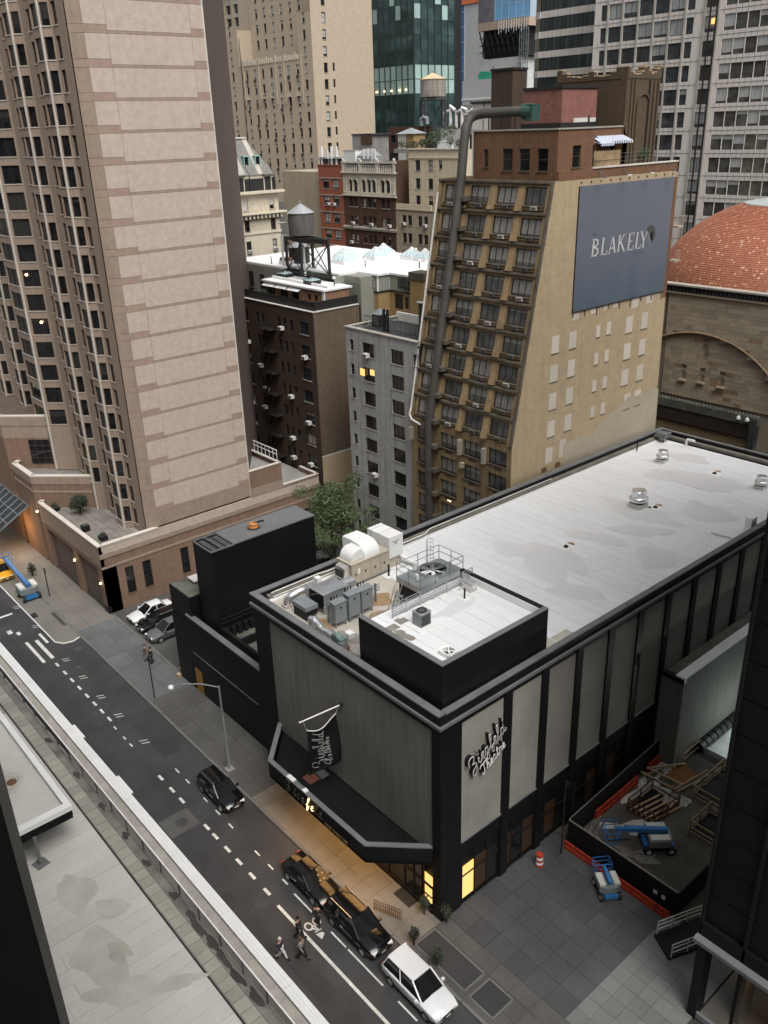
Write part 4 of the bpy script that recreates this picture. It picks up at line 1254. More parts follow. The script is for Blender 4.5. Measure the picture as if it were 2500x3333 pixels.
railing('stair_railing', 'short low railing round the stair head at the corner of the penthouse', [(-36.3, 28.9, 17.2), (-36.3, 30.6, 17.2), (-37.4, 30.6, 16.4)], 0.9, 3, 'steel', 0.025, post_step=0.8)
sl = thing('step_ladder', 'open metal stair frame between the grey cabinets and the penthouse wall', 'stair', (-37.0, 32.0, ZR))
for x_ in (-37.5, -36.9):
 MB().bar((x_, 31.2, ZR), (x_, 32.4, 18.2), 0.05, 0.1).build('stringer', M['steel'], sl)
for k in range(8):
 MB().box(-37.5, -36.9, 31.25 + k * 0.14, 31.45 + k * 0.14, ZR + 0.3 + k * 0.36, ZR + 0.33 + k * 0.36).build('tread', M['steel'], sl)
for x_ in (-37.5, -36.9):
 MB().tube([(x_, 31.2, ZR + 0.9), (x_, 32.4, 19.1)], 0.025, 5).build('handrail', M['steel'], sl)
cabs = []
for i, (x_, y_, zt, lb) in enumerate(((-40.75, 29.95, 17.1, 'grey steel cabinet nearest the roof edge in the row of three'), (-40.75, 31.15, 17.3, 'middle grey steel cabinet in the row of three, slightly taller'), (-40.9, 32.4, 17.15, 'grey steel cabinet farthest from the roof edge in the row of three'))):
 t = thing('electric_cabinet', lb, 'cabinet', (x_, y_, ZR), 'grey cabinets on the theatre roof')
 MB().box(x_ - 0.28, x_ + 0.25, y_ - 0.5, y_ + 0.5, ZR + 0.35, zt - 0.06).build('body', M['greysteel'], t)
 MB().box(x_ + 0.25, x_ + 0.29, y_ - 0.47, y_ + 0.47, ZR + 0.4, zt - 0.12).build('door', M['greysteel'], t)
 MB()._add([(x_ - 0.32, y_ - 0.54, zt - 0.06), (x_ + 0.32, y_ - 0.54, zt - 0.06), (x_ + 0.32, y_ + 0.54, zt - 0.06), (x_ - 0.32, y_ + 0.54, zt - 0.06), (x_ - 0.32, y_ - 0.54, zt + 0.04), (x_ + 0.32, y_ - 0.54, zt), (x_ + 0.32, y_ + 0.54, zt), (x_ - 0.32, y_ + 0.54, zt + 0.04)], [(3, 2, 1, 0), (4, 5, 6, 7), (0, 1, 5, 4), (1, 2, 6, 5), (2, 3, 7, 6), (3, 0, 4, 7)]).build('roof', M['greysteel'], t)
 MB().lathe((x_ + 0.29, y_, zt - 0.42), [(0.07, 0), (0.08, 0.05), (0.05, 0.12)], 8).build('meter', M['frame_dark'], t)
 for fx, fy in ((-0.22, -0.42), (0.2, -0.42), (-0.22, 0.42), (0.2, 0.42)):
  MB().box(x_ + fx - 0.04, x_ + fx + 0.04, y_ + fy - 0.04, y_ + fy + 0.04, ZR, ZR + 0.35).build('leg', M['greysteel'], t)
 cn_ = MB()
 for k in range(3):
  cn_.tube([(x_ - 0.36, y_ - 0.3 + k * 0.25, ZR + 0.4), (x_ - 0.36, y_ - 0.3 + k * 0.25, zt + 0.3)], 0.04 if k else 0.075, 6)
 cn_.build('conduit', M['frame_dark'], t)
cr = thing('conduit_rack', 'rack of horizontal pipes running behind the grey cabinets', 'pipes', (-41.4, 31, ZR))
for k in range(3):
 MB().tube([(-41.45, 29.2, 16.1 + k * 0.22), (-41.45, 34.2, 16.1 + k * 0.22)], 0.045, 6).build('pipe', M['steel'], cr)
for y_ in (29.6, 31.8, 33.8):
 MB().box(-41.55, -41.35, y_ - 0.04, y_ + 0.04, ZR, 16.7).build('stand', M['greysteel'], cr)
fb_ = thing('fan_box', 'galvanised metal fan box with a slightly peaked lid and black lower flank', 'air handler', (-43.4, 30.9, ZR))
BX0, BX1, BY0, BY1 = -44.0, -42.4, 29.95, 32.1
MB().box(BX0, BX1, BY0 + 0.012, BY1, ZR + 0.5, 16.85).build('casing', M['steel'], fb_)
MB().box(BX0 + 0.1, BX1 - 0.1, BY0 + 0.15, BY1 - 0.1, ZR, ZR + 0.5).build('curb', M['membrane_tan'], fb_)
MB()._add([(BX0 - 0.05, BY0 - 0.05, 16.85), (BX1 + 0.05, BY0 - 0.05, 16.85), (BX1 + 0.05, BY1 + 0.05, 16.85), (BX0 - 0.05, BY1 + 0.05, 16.85), (-43.2, 31.0, 16.98)], [(0, 1, 4), (1, 2, 4), (2, 3, 4), (3, 0, 4), (3, 2, 1, 0)]).build('lid', M['steel'], fb_)
MB().box(BX0 - 0.02, BX1 - 0.02, BY0 - 0.02, BY0 + 0.01, ZR + 0.45, 16.8).build('dark_panel', M['black2'], fb_)
MB().bar((-43.6, BY0 - 0.15, 16.5), (-42.8, BY0 - 0.15, 16.9), 0.03).build('handle', M['steel'], fb_)
MB().tube([(-43.4, 32.1, 16.3), (-43.4, 33.3, 16.3)], 0.42, 18).build('duct_stub', M['steel'], fb_)
rd_ = thing('round_duct', 'shiny round duct that leaves the galvanised fan box and bends down to the roof', 'duct', (-45.0, 29.4, ZR))
MB().tube([(-44.1, 30.6, 16.25), (-44.7, 30.4, 16.25), (-45.1, 29.9, 16.15), (-45.2, 29.3, 16.0), (-45.3, 28.9, 15.8), (-45.3, 28.8, ZR)], 0.3, 14).build('duct', M['alu'], rd_, smooth=True)
MB().lathe((-44.5, 30.5, 15.75), [(0.45, 0), (0.5, 0.1), (0.5, 0.8), (0.4, 0.92)], 16).build('collar', M['steel'], rd_)
MB().box(-44.95, -44.5, 31.0, 31.4, 16.2, 16.9).build('top_box', M['white'], rd_)
MB().box(-45.6, -45.0, 28.5, 29.1, ZR, ZR + 0.2).build('curb', M['membrane_tan'], rd_)
bd = thing('black_duct', 'flat black duct box on the roof in front of the galvanised fan box', 'duct', (-43.4, 28.9, ZR))
MB().box(-44.2, -42.6, 28.55, 29.6, ZR + 0.75, ZR + 1.05).build('top', M['greysteel'], bd)
MB().box(-44.15, -43.9, 28.6, 29.55, ZR, ZR + 0.75).build('end', M['black2'], bd)
MB().box(-43.9, -42.65, 28.6, 28.75, ZR, ZR + 0.75).build('front', M['black2'], bd)
MB().box(-42.9, -42.65, 28.75, 29.55, ZR + 0.3, ZR + 0.75).build('end', M['black2'], bd)
sb = thing('blower', 'green grey snail fan blower near the front parapet with a motor box', 'fan', (-38.3, 28.3, ZR))
M['blower_green'] = plain('blower_green', (0.16, 0.22, 0.205), 0.45, 0.2, var=0.2)
sn = MB()
pr_ = []
for k in range(20):
 t = 2 * math.pi * k / 20
 pr_.append((0.36 + 0.12 * k / 20, t))
vs = []
for x_ in (-0.22, 0.22):
 for r_, t in pr_:
  vs.append((-38.5 + r_ * math.cos(t), 28.1 + x_, ZR + 0.75 + r_ * math.sin(t)))
n_ = len(pr_)
sn._add(vs, [(i, (i + 1) % n_, n_ + (i + 1) % n_, n_ + i) for i in range(n_)] + [tuple(reversed(range(n_))), tuple(range(n_, 2 * n_))])
sn.build('scroll', M['blower_green'], sb)
MB().box(-38.35, -37.85, 27.85, 28.4, ZR + 0.35, ZR + 1.0).build('housing', M['blower_green'], sb)
MB().box(-38.05, -37.65, 27.75, 28.1, ZR + 0.3, ZR + 0.85).build('motor_box', M['coping_grey'], sb)
MB().box(-38.2, -37.7, 28.45, 28.9, ZR + 0.9, ZR + 1.25).build('outlet', M['white'], sb)
for x_, y_ in ((-38.7, 27.95), (-37.8, 27.9), (-38.7, 28.35), (-37.8, 28.4)):
 MB().box(x_ - 0.04, x_ + 0.04, y_ - 0.04, y_ + 0.04, ZR, ZR + 0.4).build('leg', M['rust'], sb)
sd = thing('silver_duct', 'wrinkled silver duct snaking from the front parapet to the blower', 'duct', (-40.5, 28.2, ZR))
MB().tube([(-41.7, 28.35, ZR), (-41.7, 28.35, ZR + 0.75), (-41.3, 28.3, ZR + 0.9), (-40.8, 28.3, ZR + 0.65), (-40.2, 28.25, ZR + 0.55), (-39.6, 28.2, ZR + 0.7), (-38.9, 28.1, ZR + 0.75)], 0.24, 12, True, [0.26, 0.25, 0.24, 0.25, 0.23, 0.25, 0.28]).build('duct', M['alu'], sd, smooth=True)
for k, (x_, z_) in enumerate(((-41.1, 0.8), (-40.5, 0.6), (-39.9, 0.62), (-39.3, 0.73))):
 MB().tube([(x_ - 0.03, 28.28, ZR + z_), (x_ + 0.03, 28.28, ZR + z_)], 0.265, 12).build('band', M['alu'], sd)
cd = thing('condenser', 'grey condenser unit with round top fan on a white pad of the penthouse deck', 'air conditioner', (-33.4, 30.75, 18.2))
MB().box(-34.05, -32.6, 29.95, 31.6, 18.208, 18.26).build('pad', M['white'], cd)
MB().box(-33.75, -33.0, 30.35, 31.2, 18.26, 19.12).build('casing', M['greysteel'], cd)
MB().box(-33.77, -32.98, 30.33, 31.22, 19.12, 19.17).build('lid', M['steel'], cd)
for k in range(9):
 MB().box(-33.0, -32.975, 30.4, 31.15, 18.34 + k * 0.08, 18.37 + k * 0.08).build('louvre_slat', M['frame_dark'], cd)
MB().lathe((-33.38, 30.78, 19.17), [(0.33, 0), (0.33, 0.05), (0.28, 0.05), (0.28, 0.012), (0.02, 0.012)], 20, False).build('fan_ring', M['frame_dark'], cd)
for k in range(5):
 a_ = k * 2 * math.pi / 5
 MB().cbox((-33.38 + 0.15 * math.cos(a_), 30.78 + 0.15 * math.sin(a_), 19.2), (0.2, 0.07, 0.012), a_).build('fan_blade', M['coping_grey'], cd)
sv = thing('square_vent', 'white square roof vent with grille and a bent pipe at the penthouse corner', 'vent', (-29.85, 29.7, 18.2))
MB().box(-30.75, -29.1, 28.95, 30.2, 18.208, 18.23).build('pad', M['white'], sv)
MB().box(-30.3, -29.45, 29.2, 29.3, 18.23, 18.5).build('side', M['white'], sv)
MB().box(-30.3, -29.45, 29.95, 30.05, 18.23, 18.5).build('side', M['white'], sv)
MB().box(-30.3, -30.2, 29.3, 29.95, 18.23, 18.5).build('side', M['white'], sv)
MB().box(-29.55, -29.45, 29.3, 29.95, 18.23, 18.5).build('side', M['white'], sv)
MB().box(-30.2, -29.55, 29.3, 29.95, 18.23, 18.3).build('grille', M['frame_dark'], sv)
MB().bar((-30.2, 29.3, 18.46), (-29.55, 29.95, 18.46), 0.08, 0.05).build('cross_bar', M['white'], sv)
MB().bar((-30.2, 29.95, 18.43), (-29.55, 29.3, 18.43), 0.06, 0.05).build('cross_bar', M['white'], sv)
MB().tube([(-29.9, 29.6, 18.5), (-29.5, 29.35, 18.52), (-29.2, 29.25, 18.5), (-29.1, 29.2, 18.25)], 0.07, 8).build('pipe', M['white'], sv, smooth=True)
def mushroom(x_, y_, z_, s, lab, grp='round exhaust fans on the white roof'):
 t = thing('exhaust_fan', lab, 'vent', (x_, y_, z_), grp)
 MB().box(x_ - 0.75 * s, x_ + 0.75 * s, y_ - 0.75 * s, y_ + 0.75 * s, z_, z_ + 0.03).build('pad', M['white'], t)
 MB().prism([(x_ - 0.52 * s, y_ - 0.52 * s), (x_ + 0.52 * s, y_ - 0.52 * s), (x_ + 0.52 * s, y_ + 0.52 * s), (x_ - 0.52 * s, y_ + 0.52 * s)], z_ + 0.03, z_ + 0.42 * s).build('curb', M['offwhite'], t)
 MB().lathe((x_, y_, z_ + 0.42 * s), [(0.5 * s, 0), (0.55 * s, 0.02), (0.55 * s, 0.14 * s)], 24).build('throat', M['black2'], t)
 MB().lathe((x_, y_, z_ + 0.56 * s), [(0.60 * s, 0), (0.70 * s, 0.05 * s), (0.72 * s, 0.22 * s), (0.66 * s, 0.33 * s), (0.56 * s, 0.38 * s)], 28).build('skirt', M['alu'], t, smooth=True)
 MB().lathe((x_, y_, z_ + 0.94 * s), [(0.55 * s, 0), (0.55 * s, 0.42 * s), (0.5 * s, 0.48 * s), (0.3 * s, 0.51 * s), (0.01, 0.52 * s)], 28).build('cap', M['alu'], t, smooth=True)
 return t
mushroom(-38.1, 60.9, ZR, 1.15, 'largest round aluminium exhaust fan near the middle of the white roof')
mushroom(-42.8, 71.9, ZR, 0.86, 'small round exhaust fan near the far left corner of the white roof')
mushroom(-32.85, 72.2, ZR, 0.86, 'small round exhaust fan near the far right side of the white roof')
t = thing('small_exhaust', 'silver lobed exhaust hood beside the end of the deck railing', 'vent', (-34.3, 35.9, 18.2))
MB().box(-34.85, -33.7, 35.35, 36.5, 18.208, 18.24).build('pad', M['white'], t)
MB().box(-34.6, -33.95, 35.6, 36.25, 18.24, 18.6).build('curb', M['offwhite'], t)
MB().tube([(-34.75, 35.9, 18.75), (-33.8, 35.9, 18.75)], 0.24, 12).build('hood', M['alu'], t)
MB().tube([(-33.75, 34.9, 18.2), (-33.75, 34.9, 18.95)], 0.06, 8).build('pipe', M['black2'], t)
MB().box(-34.15, -33.4, 34.55, 35.25, 18.208, 18.24).build('pad', M['white'], t)
def drain(x_, y_, s, lab):
 t = thing('roof_drain', lab, 'drain', (x_, y_, ZR), 'roof drains in white squares')
 MB().box(x_ - s, x_ + s, y_ - s, y_ + s, ZR + 0.006, ZR + 0.03).build('pad', M['white'], t)
 MB().lathe((x_, y_, ZR + 0.03), [(0.2, 0), (0.2, 0.05), (0.12, 0.14), (0.02, 0.16)], 14).build('strainer', M['black2'], t)
 MB().lathe((x_ - 0.1, y_ + 0.62 * s + 0.3, ZR + 0.008), [(0.35, 0), (0.3, 0.012), (0.02, 0.013)], 14).build('moss', M['rust_stain'], t)
drain(-37.55, 50.3, 0.62, 'roof drain in a white square in the near middle of the white roof')
drain(-37.6, 72.6, 0.6, 'roof drain in a white square toward the far end of the white roof')
drain(-37.0, 61.9, 0.5, 'roof drain in a white square beside the largest exhaust fan')
t = thing('vent_hood', 'black and grey tilted vent hood in the far left corner of the white roof', 'vent', (-46.3, 77.2, ZR))
MB().box(-46.7, -45.0, 76.5, 77.6, ZR, ZR + 0.03).build('pad', M['white'], t)
MB()._add([(-47.0, 76.7, 15.7), (-45.6, 76.5, 15.7), (-45.6, 77.7, 15.7), (-47.0, 77.7, 15.7), (-46.8, 76.9, 16.15), (-45.5, 76.6, 16.25), (-45.5, 77.7, 16.25), (-46.8, 77.7, 16.15)], [(3, 2, 1, 0), (4, 5, 6, 7), (0, 1, 5, 4), (1, 2, 6, 5), (2, 3, 7, 6), (3, 0, 4, 7)]).build('hood', [M['coping_grey']], t)
for x_, y_ in ((-46.8, 76.9), (-45.8, 76.75)):
 MB().box(x_ - 0.04, x_ + 0.04, y_ - 0.04, y_ + 0.04, ZR, 15.75).build('leg', M['black2'], t)
t = thing('gooseneck_vent', 'white gooseneck vent pipe by the far parapet of the white roof', 'vent', (-43.5, 77.6, ZR))
MB().box(-44.1, -43.0, 77.1, 77.75, ZR, ZR + 0.03).build('pad', M['white'], t)
MB().tube([(-43.6, 77.5, ZR), (-43.6, 77.5, 15.85), (-43.5, 77.5, 15.98), (-42.7, 77.5, 16.0)], 0.13, 10).build('pipe', M['white'], t)
t = thing('vent_pipe', 'thin dark vent pipe on a white pad by the left edge of the white roof', 'vent', (-46.4, 72.8, ZR))
MB().box(-46.56, -46.0, 72.5, 73.1, ZR, ZR + 0.03).build('pad', M['white'], t)
MB().tube([(-46.3, 72.8, ZR), (-46.3, 72.8, 16.3), (-46.15, 72.8, 16.38)], 0.07, 8).build('pipe', M['black2'], t)
t = thing('edge_pipe', 'white pipe lying from a white pad to the right parapet of the roof', 'pipe', (-30.2, 60.6, ZR))
MB().box(-31.4, -30.7, 60.3, 60.9, ZR, ZR + 0.03).build('pad', M['white'], t)
MB().tube([(-31.0, 60.6, ZR + 0.12), (-28.6, 60.9, ZR + 0.12)], 0.08, 8).build('pipe', M['white'], t)
t = thing('edge_box', 'small silver box standing on the right parapet of the roof', 'box', (-28.9, 63.0, 15.9))
MB().box(-29.3, -28.75, 62.6, 63.5, ZR, 16.5).build('casing', M['alu'], t)
MB().box(-29.33, -28.72, 62.57, 63.53, 16.5, 16.56).build('lid', M['white'], t)
t = thing('roof_post', 'slim dark post on a white pad beside the tan air handling unit', 'post', (-43.7, 37.0, ZR))
MB().box(-44.1, -43.3, 36.6, 37.4, ZR, ZR + 0.03).build('pad', M['white'], t)
MB().tube([(-43.7, 37.0, ZR), (-43.7, 37.0, 16.2)], 0.07, 8).build('pole', M['black2'], t)
t = thing('white_hose', 'bundle of white insulated pipes lying by the roof edge behind the duct boxes', 'pipes', (-44.0, 40.0, ZR))
MB().tube([(-44.6, 39.0, 16.0), (-43.6, 39.4, 15.5), (-42.4, 39.2, 15.45), (-41.2, 38.4, 15.5)], 0.16, 8).build('pipe', M['white'], t, smooth=True)
MB().tube([(-44.6, 39.3, 15.7), (-43.2, 39.7, 15.4), (-41.0, 38.9, 15.45)], 0.12, 8).build('pipe', M['white'], t, smooth=True)
def bez(pts, n=8):
 """smooth curve through points (Catmull-Rom)"""
 out = []
 P = [pts[0]] + list(pts) + [pts[-1]]
 for i in range(1, len(P) - 2):
  for k in range(n):
   t = k / n
   q = []
   for d in (0, 1):
    p0, p1, p2, p3 = P[i - 1][d], P[i][d], P[i + 1][d], P[i + 2][d]
    q.append(0.5 * (2 * p1 + (p2 - p0) * t + (2 * p0 - 5 * p1 + 4 * p2 - p3) * t * t + (3 * p1 - p0 - 3 * p2 + p3) * t ** 3))
   out.append(tuple(q))
 out.append(tuple(pts[-1]))
 return out
SCRIPT = {   # strokes per letter in a 1-high script, advance width last
 'Z': ([[(0.0, 0.55), (0.1, 0.95), (0.35, 1.05), (0.55, 0.9), (0.4, 0.6), (0.3, 0.5), (0.52, 0.4), (0.55, 0.05), (0.35, -0.3), (0.12, -0.3), (0.2, 0.0), (0.6, 0.2)]], 0.72),
 'i': ([[(0.0, 0.15), (0.12, 0.5), (0.1, 0.1), (0.18, 0.0), (0.3, 0.15)], [(0.17, 0.72), (0.2, 0.76)]], 0.3),
 'e': ([[(0.0, 0.12), (0.22, 0.3), (0.24, 0.48), (0.12, 0.48), (0.06, 0.2), (0.15, 0.0), (0.34, 0.14)]], 0.34),
 'g': ([[(0.3, 0.45), (0.12, 0.5), (0.04, 0.2), (0.15, 0.05), (0.28, 0.3), (0.3, 0.48), (0.28, 0.0), (0.2, -0.38), (0.02, -0.35), (0.1, -0.1), (0.42, 0.15)]], 0.42),
 'f': ([[(0.0, 0.12), (0.22, 0.5), (0.34, 0.95), (0.22, 1.02), (0.16, 0.5), (0.12, -0.2), (0.2, -0.38), (0.28, -0.15), (0.2, 0.05), (0.4, 0.2)]], 0.38),
 'l': ([[(0.0, 0.12), (0.2, 0.55), (0.26, 1.0), (0.14, 0.98), (0.1, 0.3), (0.16, 0.0), (0.3, 0.14)]], 0.28),
 'd': ([[(0.32, 0.42), (0.16, 0.5), (0.05, 0.2), (0.15, 0.02), (0.3, 0.25), (0.42, 1.0), (0.34, 0.3), (0.38, 0.0), (0.52, 0.14)]], 0.52),
 'T': ([[(0.0, 0.85), (0.12, 1.0), (0.4, 0.95), (0.75, 1.02)], [(0.42, 0.96), (0.36, 0.4), (0.25, 0.02), (0.05, 0.05), (0.1, 0.25)]], 0.6),
 'h': ([[(0.0, 0.12), (0.2, 0.55), (0.26, 1.0), (0.14, 0.98), (0.08, 0.0)], [(0.09, 0.2), (0.22, 0.48), (0.3, 0.4), (0.28, 0.05), (0.34, 0.0), (0.46, 0.14)]], 0.46),
 'a': ([[(0.28, 0.42), (0.14, 0.5), (0.04, 0.2), (0.14, 0.02), (0.26, 0.25), (0.3, 0.48), (0.28, 0.08), (0.34, 0.0), (0.46, 0.14)]], 0.44),
 't': ([[(0.0, 0.12), (0.16, 0.5), (0.2, 0.9), (0.12, 0.2), (0.18, 0.0), (0.32, 0.14)], [(0.04, 0.62), (0.32, 0.64)]], 0.32),
 'r': ([[(0.0, 0.1), (0.12, 0.5), (0.16, 0.42), (0.3, 0.45), (0.26, 0.1), (0.32, 0.0), (0.42, 0.12)]], 0.4),
 'B': ([[(0.2, 1.0), (0.15, 0.5), (0.1, 0.0)], [(0.05, 0.95), (0.35, 1.05), (0.5, 0.85), (0.2, 0.55), (0.5, 0.4), (0.45, 0.05), (0.1, 0.0)]], 0.55),
 'o': ([[(0.2, 0.48), (0.06, 0.3), (0.12, 0.02), (0.28, 0.15), (0.26, 0.42), (0.2, 0.48), (0.4, 0.42)]], 0.38),
 'm': ([[(0.0, 0.1), (0.08, 0.5), (0.06, 0.0), (0.14, 0.4), (0.24, 0.46), (0.22, 0.0), (0.3, 0.4), (0.42, 0.46), (0.4, 0.05), (0.54, 0.14)]], 0.54),
}
def script_word(word, mapf, size, r, parent, mat, name='letter', slant=0.18, track=1.0, mats=None, n=4, deep=0.0, deep_mat=None):
 x_ = 0.0
 for i, ch in enumerate(word):
  st, adv = SCRIPT[ch]
  mb = MB()
  for s in st:
   c = bez(s, 5)
   mb.tube([mapf((x_ + (px + py * slant)) * size, py * size, 0.0) for px, py in c], r, 5)
  mb.build(name, M[mats[i]] if mats else M[mat], parent)
  if deep:
   db = MB()
   for s in st:
    c = bez(s, 3)
    p0 = [mapf((x_ + (px + py * slant)) * size, py * size, -0.03) for px, py in c]
    p1 = [mapf((x_ + (px + py * slant)) * size, py * size, -deep) for px, py in c]
    for k in range(len(p0) - 1):
     a_, b_, c_, d_ = Vector(p0[k]), Vector(p0[k + 1]), Vector(p1[k + 1]), Vector(p1[k])
     db.face([a_, b_, c_, d_])
    db.tube(p0, r * 1.7, 4)
   db.build(name + '_return', M[deep_mat], parent)
  x_ += adv * track
 return x_ * size
sg = thing('script_sign', 'white script letters on the first concrete panel of the theatre side wall', 'sign', (-28.1, 30.8, 10))
M['sign_white'] = plain('sign_white', (0.72, 0.71, 0.68), 0.5, var=0.05)
ra = math.radians(29)
def side_map(u, v, w):
 return (TX1 + 0.3 + w, 29.55 + u * math.cos(ra) - v * math.sin(ra), 10.75 + u * math.sin(ra) + v * math.cos(ra))
def side_map2(u, v, w):
 return (TX1 + 0.3 + w, 30.55 + u * math.cos(ra) - v * math.sin(ra), 10.1 + u * math.sin(ra) + v * math.cos(ra))
script_word('Ziegfeld', side_map, 1.06, 0.05, sg, 'sign_white', track=1.0, deep=0.32, deep_mat='black2')
script_word('Theatre', side_map2, 0.8, 0.04, sg, 'sign_white', track=1.0, deep=0.32, deep_mat='black2')
ml_ = ['gold_dull'] * 8
M['gold_dull'] = plain('gold_dull', (0.10, 0.09, 0.07), 0.5, 0.3)
M['gold_lit'] = emit('gold_lit', (1.0, 0.8, 0.42), 0.9, (0.7, 0.5, 0.2))
ms = ['gold_dull', 'gold_dull', 'gold_dull', 'gold_dull', 'gold_lit', 'gold_lit', 'gold_dull', 'gold_dull']
script_word('Ziegfeld', lambda u, v, w: (-40.4 + u, 24.32 - 0.05 - w, 4.8 + v), 0.85, 0.035, th_c, 'gold_dull', mats=ms, track=1.6)
tx = bpy.data.curves.new('marquee_caption', 'FONT')
tx.body = 'ADE THEATRE'
tx.size = 0.34
tx.extrude = 0.01
tx.space_character = 1.12
tx.materials.append(plain('gilt_dull', (0.32, 0.24, 0.12), 0.5, 0.3))
to = obj_new('marquee_caption', tx, th_c, (-36.0, 24.3, 4.55))
to.rotation_euler = (R90, 0, 0)
fl = thing('banner_pole', 'white pole sticking straight out of the theatre front above the black banner', 'pole', (-37.4, 27.3, 11.8))
MB().tube([(-37.38, 27.3, 11.85), (-37.4, 24.0, 12.12)], 0.045, 8).build('pole', M['white'], fl)
MB().lathe((-37.4, 23.97, 12.06), [(0.01, 0), (0.07, 0.05), (0.07, 0.1), (0.01, 0.14)], 8).build('finial', M['white'], fl)
MB().cbox((-37.38, 27.2, 11.85), (0.16, 0.24, 0.2)).build('bracket', M['frame_dark'], fl)
bn = thing('banner', 'black cloth banner with pale script hanging out from the theatre front', 'banner', (-37.4, 25.7, 8))
def ban(u, v):
 y_ = 24.45 + u * 2.4 + 0.12 * math.sin(v * 3.1) * (u - 0.5) + 0.14 * v * (u - 0.3)
 top = 11.22 - 0.42 * math.sin(math.pi * u) * (1 - 0.3 * u)
 bot = 7.55 - 0.1 * u
 return (-37.4 + 0.12 * math.sin(u * 5 + v * 4), y_, top + (bot - top) * v)
NB_ = 14
cl = MB()
g_ = [[ban(i / NB_, j / NB_) for i in range(NB_ + 1)] for j in range(NB_ + 1)]
for dx in (0.0, -0.02):
 for j in range(NB_):
  for i in range(NB_):
   q4 = [g_[j][i], g_[j][i + 1], g_[j + 1][i + 1], g_[j + 1][i]]
   q4 = [(p_[0] + dx, p_[1], p_[2]) for p_ in q4]
   cl.face(q4 if dx else q4[::-1])
cl.build('cloth', M['black'], bn, smooth=True)
hm = MB()
hm.tube([(p_[0] + 0.0, p_[1], p_[2] + 0.02) for p_ in g_[0]], 0.035, 6)
hm.build('top_hem', M['offwhite'], bn)
cd_ = MB()
cd_.tube([g_[0][0], (-37.4, 24.2, 12.08)], 0.012, 4)
cd_.tube([g_[0][-1], (-37.4, 27.0, 11.9)], 0.012, 4)
cd_.build('cord', M['offwhite'], bn)
def ban_map(u, v, w):
 p_ = ban(min(1, max(0, 0.52 - v * 0.42)), min(1, max(0, 0.93 - u / 3.55)))
 return (p_[0] + 0.03 + w, p_[1], p_[2])
def ban_map2(u, v, w):
 p_ = ban(min(1, max(0, 0.70 - v * 0.42)), min(1, max(0, 0.86 - u / 3.55)))
 return (p_[0] + 0.03 + w, p_[1], p_[2])
M['banner_print'] = plain('banner_print', (0.22, 0.23, 0.22), 0.7, var=0.3)
script_word('Ziegfeld', ban_map, 0.92, 0.022, bn, 'banner_print')
script_word('Ballroom', ban_map2, 0.42, 0.014, bn, 'banner_print', track=1.5)
M['bl_wall'] = brick('bl_wall', (0.47, 0.365, 0.235), bw=0.28, bh=0.09, var=0.10, streak=0.22, big=0.16)
M['bl_front'] = brick('bl_front', (0.30, 0.215, 0.12), bw=0.3, bh=0.1, var=0.10, streak=0.6, big=0.25, grime=(0.05, 0.042, 0.03))
M['bl_brown'] = brick('bl_brown', (0.21, 0.115, 0.068), bw=0.24, bh=0.085, var=0.22, streak=0.4, big=0.3)
M['bl_grime'] = plain('bl_grime', (0.085, 0.072, 0.052), 0.9, var=0.6, scale=2.0)
M['bl_cement'] = plain('bl_cement', (0.40, 0.345, 0.26), 0.9, var=0.14, scale=0.7)
M['bl_patch'] = plain('bl_patch', (0.56, 0.50, 0.43), 0.85, var=0.08, vary_obj=0.08)
M['bl_sill'] = plain('bl_sill', (0.11, 0.09, 0.06), 0.9, var=0.4, scale=3)
bl = thing('billboard_hotel', 'ochre brick hotel with a sloping grimy window front and a tall blank billboard wall', 'building', (-54, 66, 0))
SX0, SX1 = -61.25, -48.0
ZS, SLP = 19.75, 0.193
def sy(z):
 return 55.5 + (SLP * (z - ZS) if z > ZS else 0.0)
MB().face([(SX1, 55.5, 0), (SX1, 78.6, 0), (SX1, 77.75, 42.3), (SX1, 64.7, 42.3), (SX1, 64.7, 41.65), (SX1, sy(41.65), 41.65), (SX1, 55.5, ZS)]).build('side_wall', M['bl_wall'], bl)
MB().face([(SX1, 78.6, 0), (SX0, 78.6, 0), (SX0, 78.6, 42), (SX1, 77.75, 42)]).build('street_wall', M['bl_brown'], bl)
MB().box(SX1 - 0.1, SX1 + 0.02, 77.4, 78.0, 29.8, 41.0).build('corner_brick', M['bl_brown'], bl)
MB().prism([(SX0, 78.6), (SX0, 55.6), (SX0 + 0.05, 55.6), (SX0 + 0.05, 78.6)], 0, 20).build('left_wall', M['bl_brown'], bl)
MB().face([(SX0, 55.5, 0), (SX0, 55.5, ZS), (SX0, sy(41.65), 41.65), (SX0, 78.6, 41.65), (SX0, 78.6, 0)]).build('left_wall', M['bl_front'], bl)
MB().box(SX1 - 0.2, SX1 + 0.02, 60.2, 77.75, 41.62, 42.35).build('brick_band', M['bl_brown'], bl)
for k in range(10):
 MB().box(SX1 - 0.35, SX1 + 0.1, 64.8 + k * 1.3, 64.8 + k * 1.3 + 1.28, 42.35, 42.47).build('coping_stone', M['h_light'], bl)
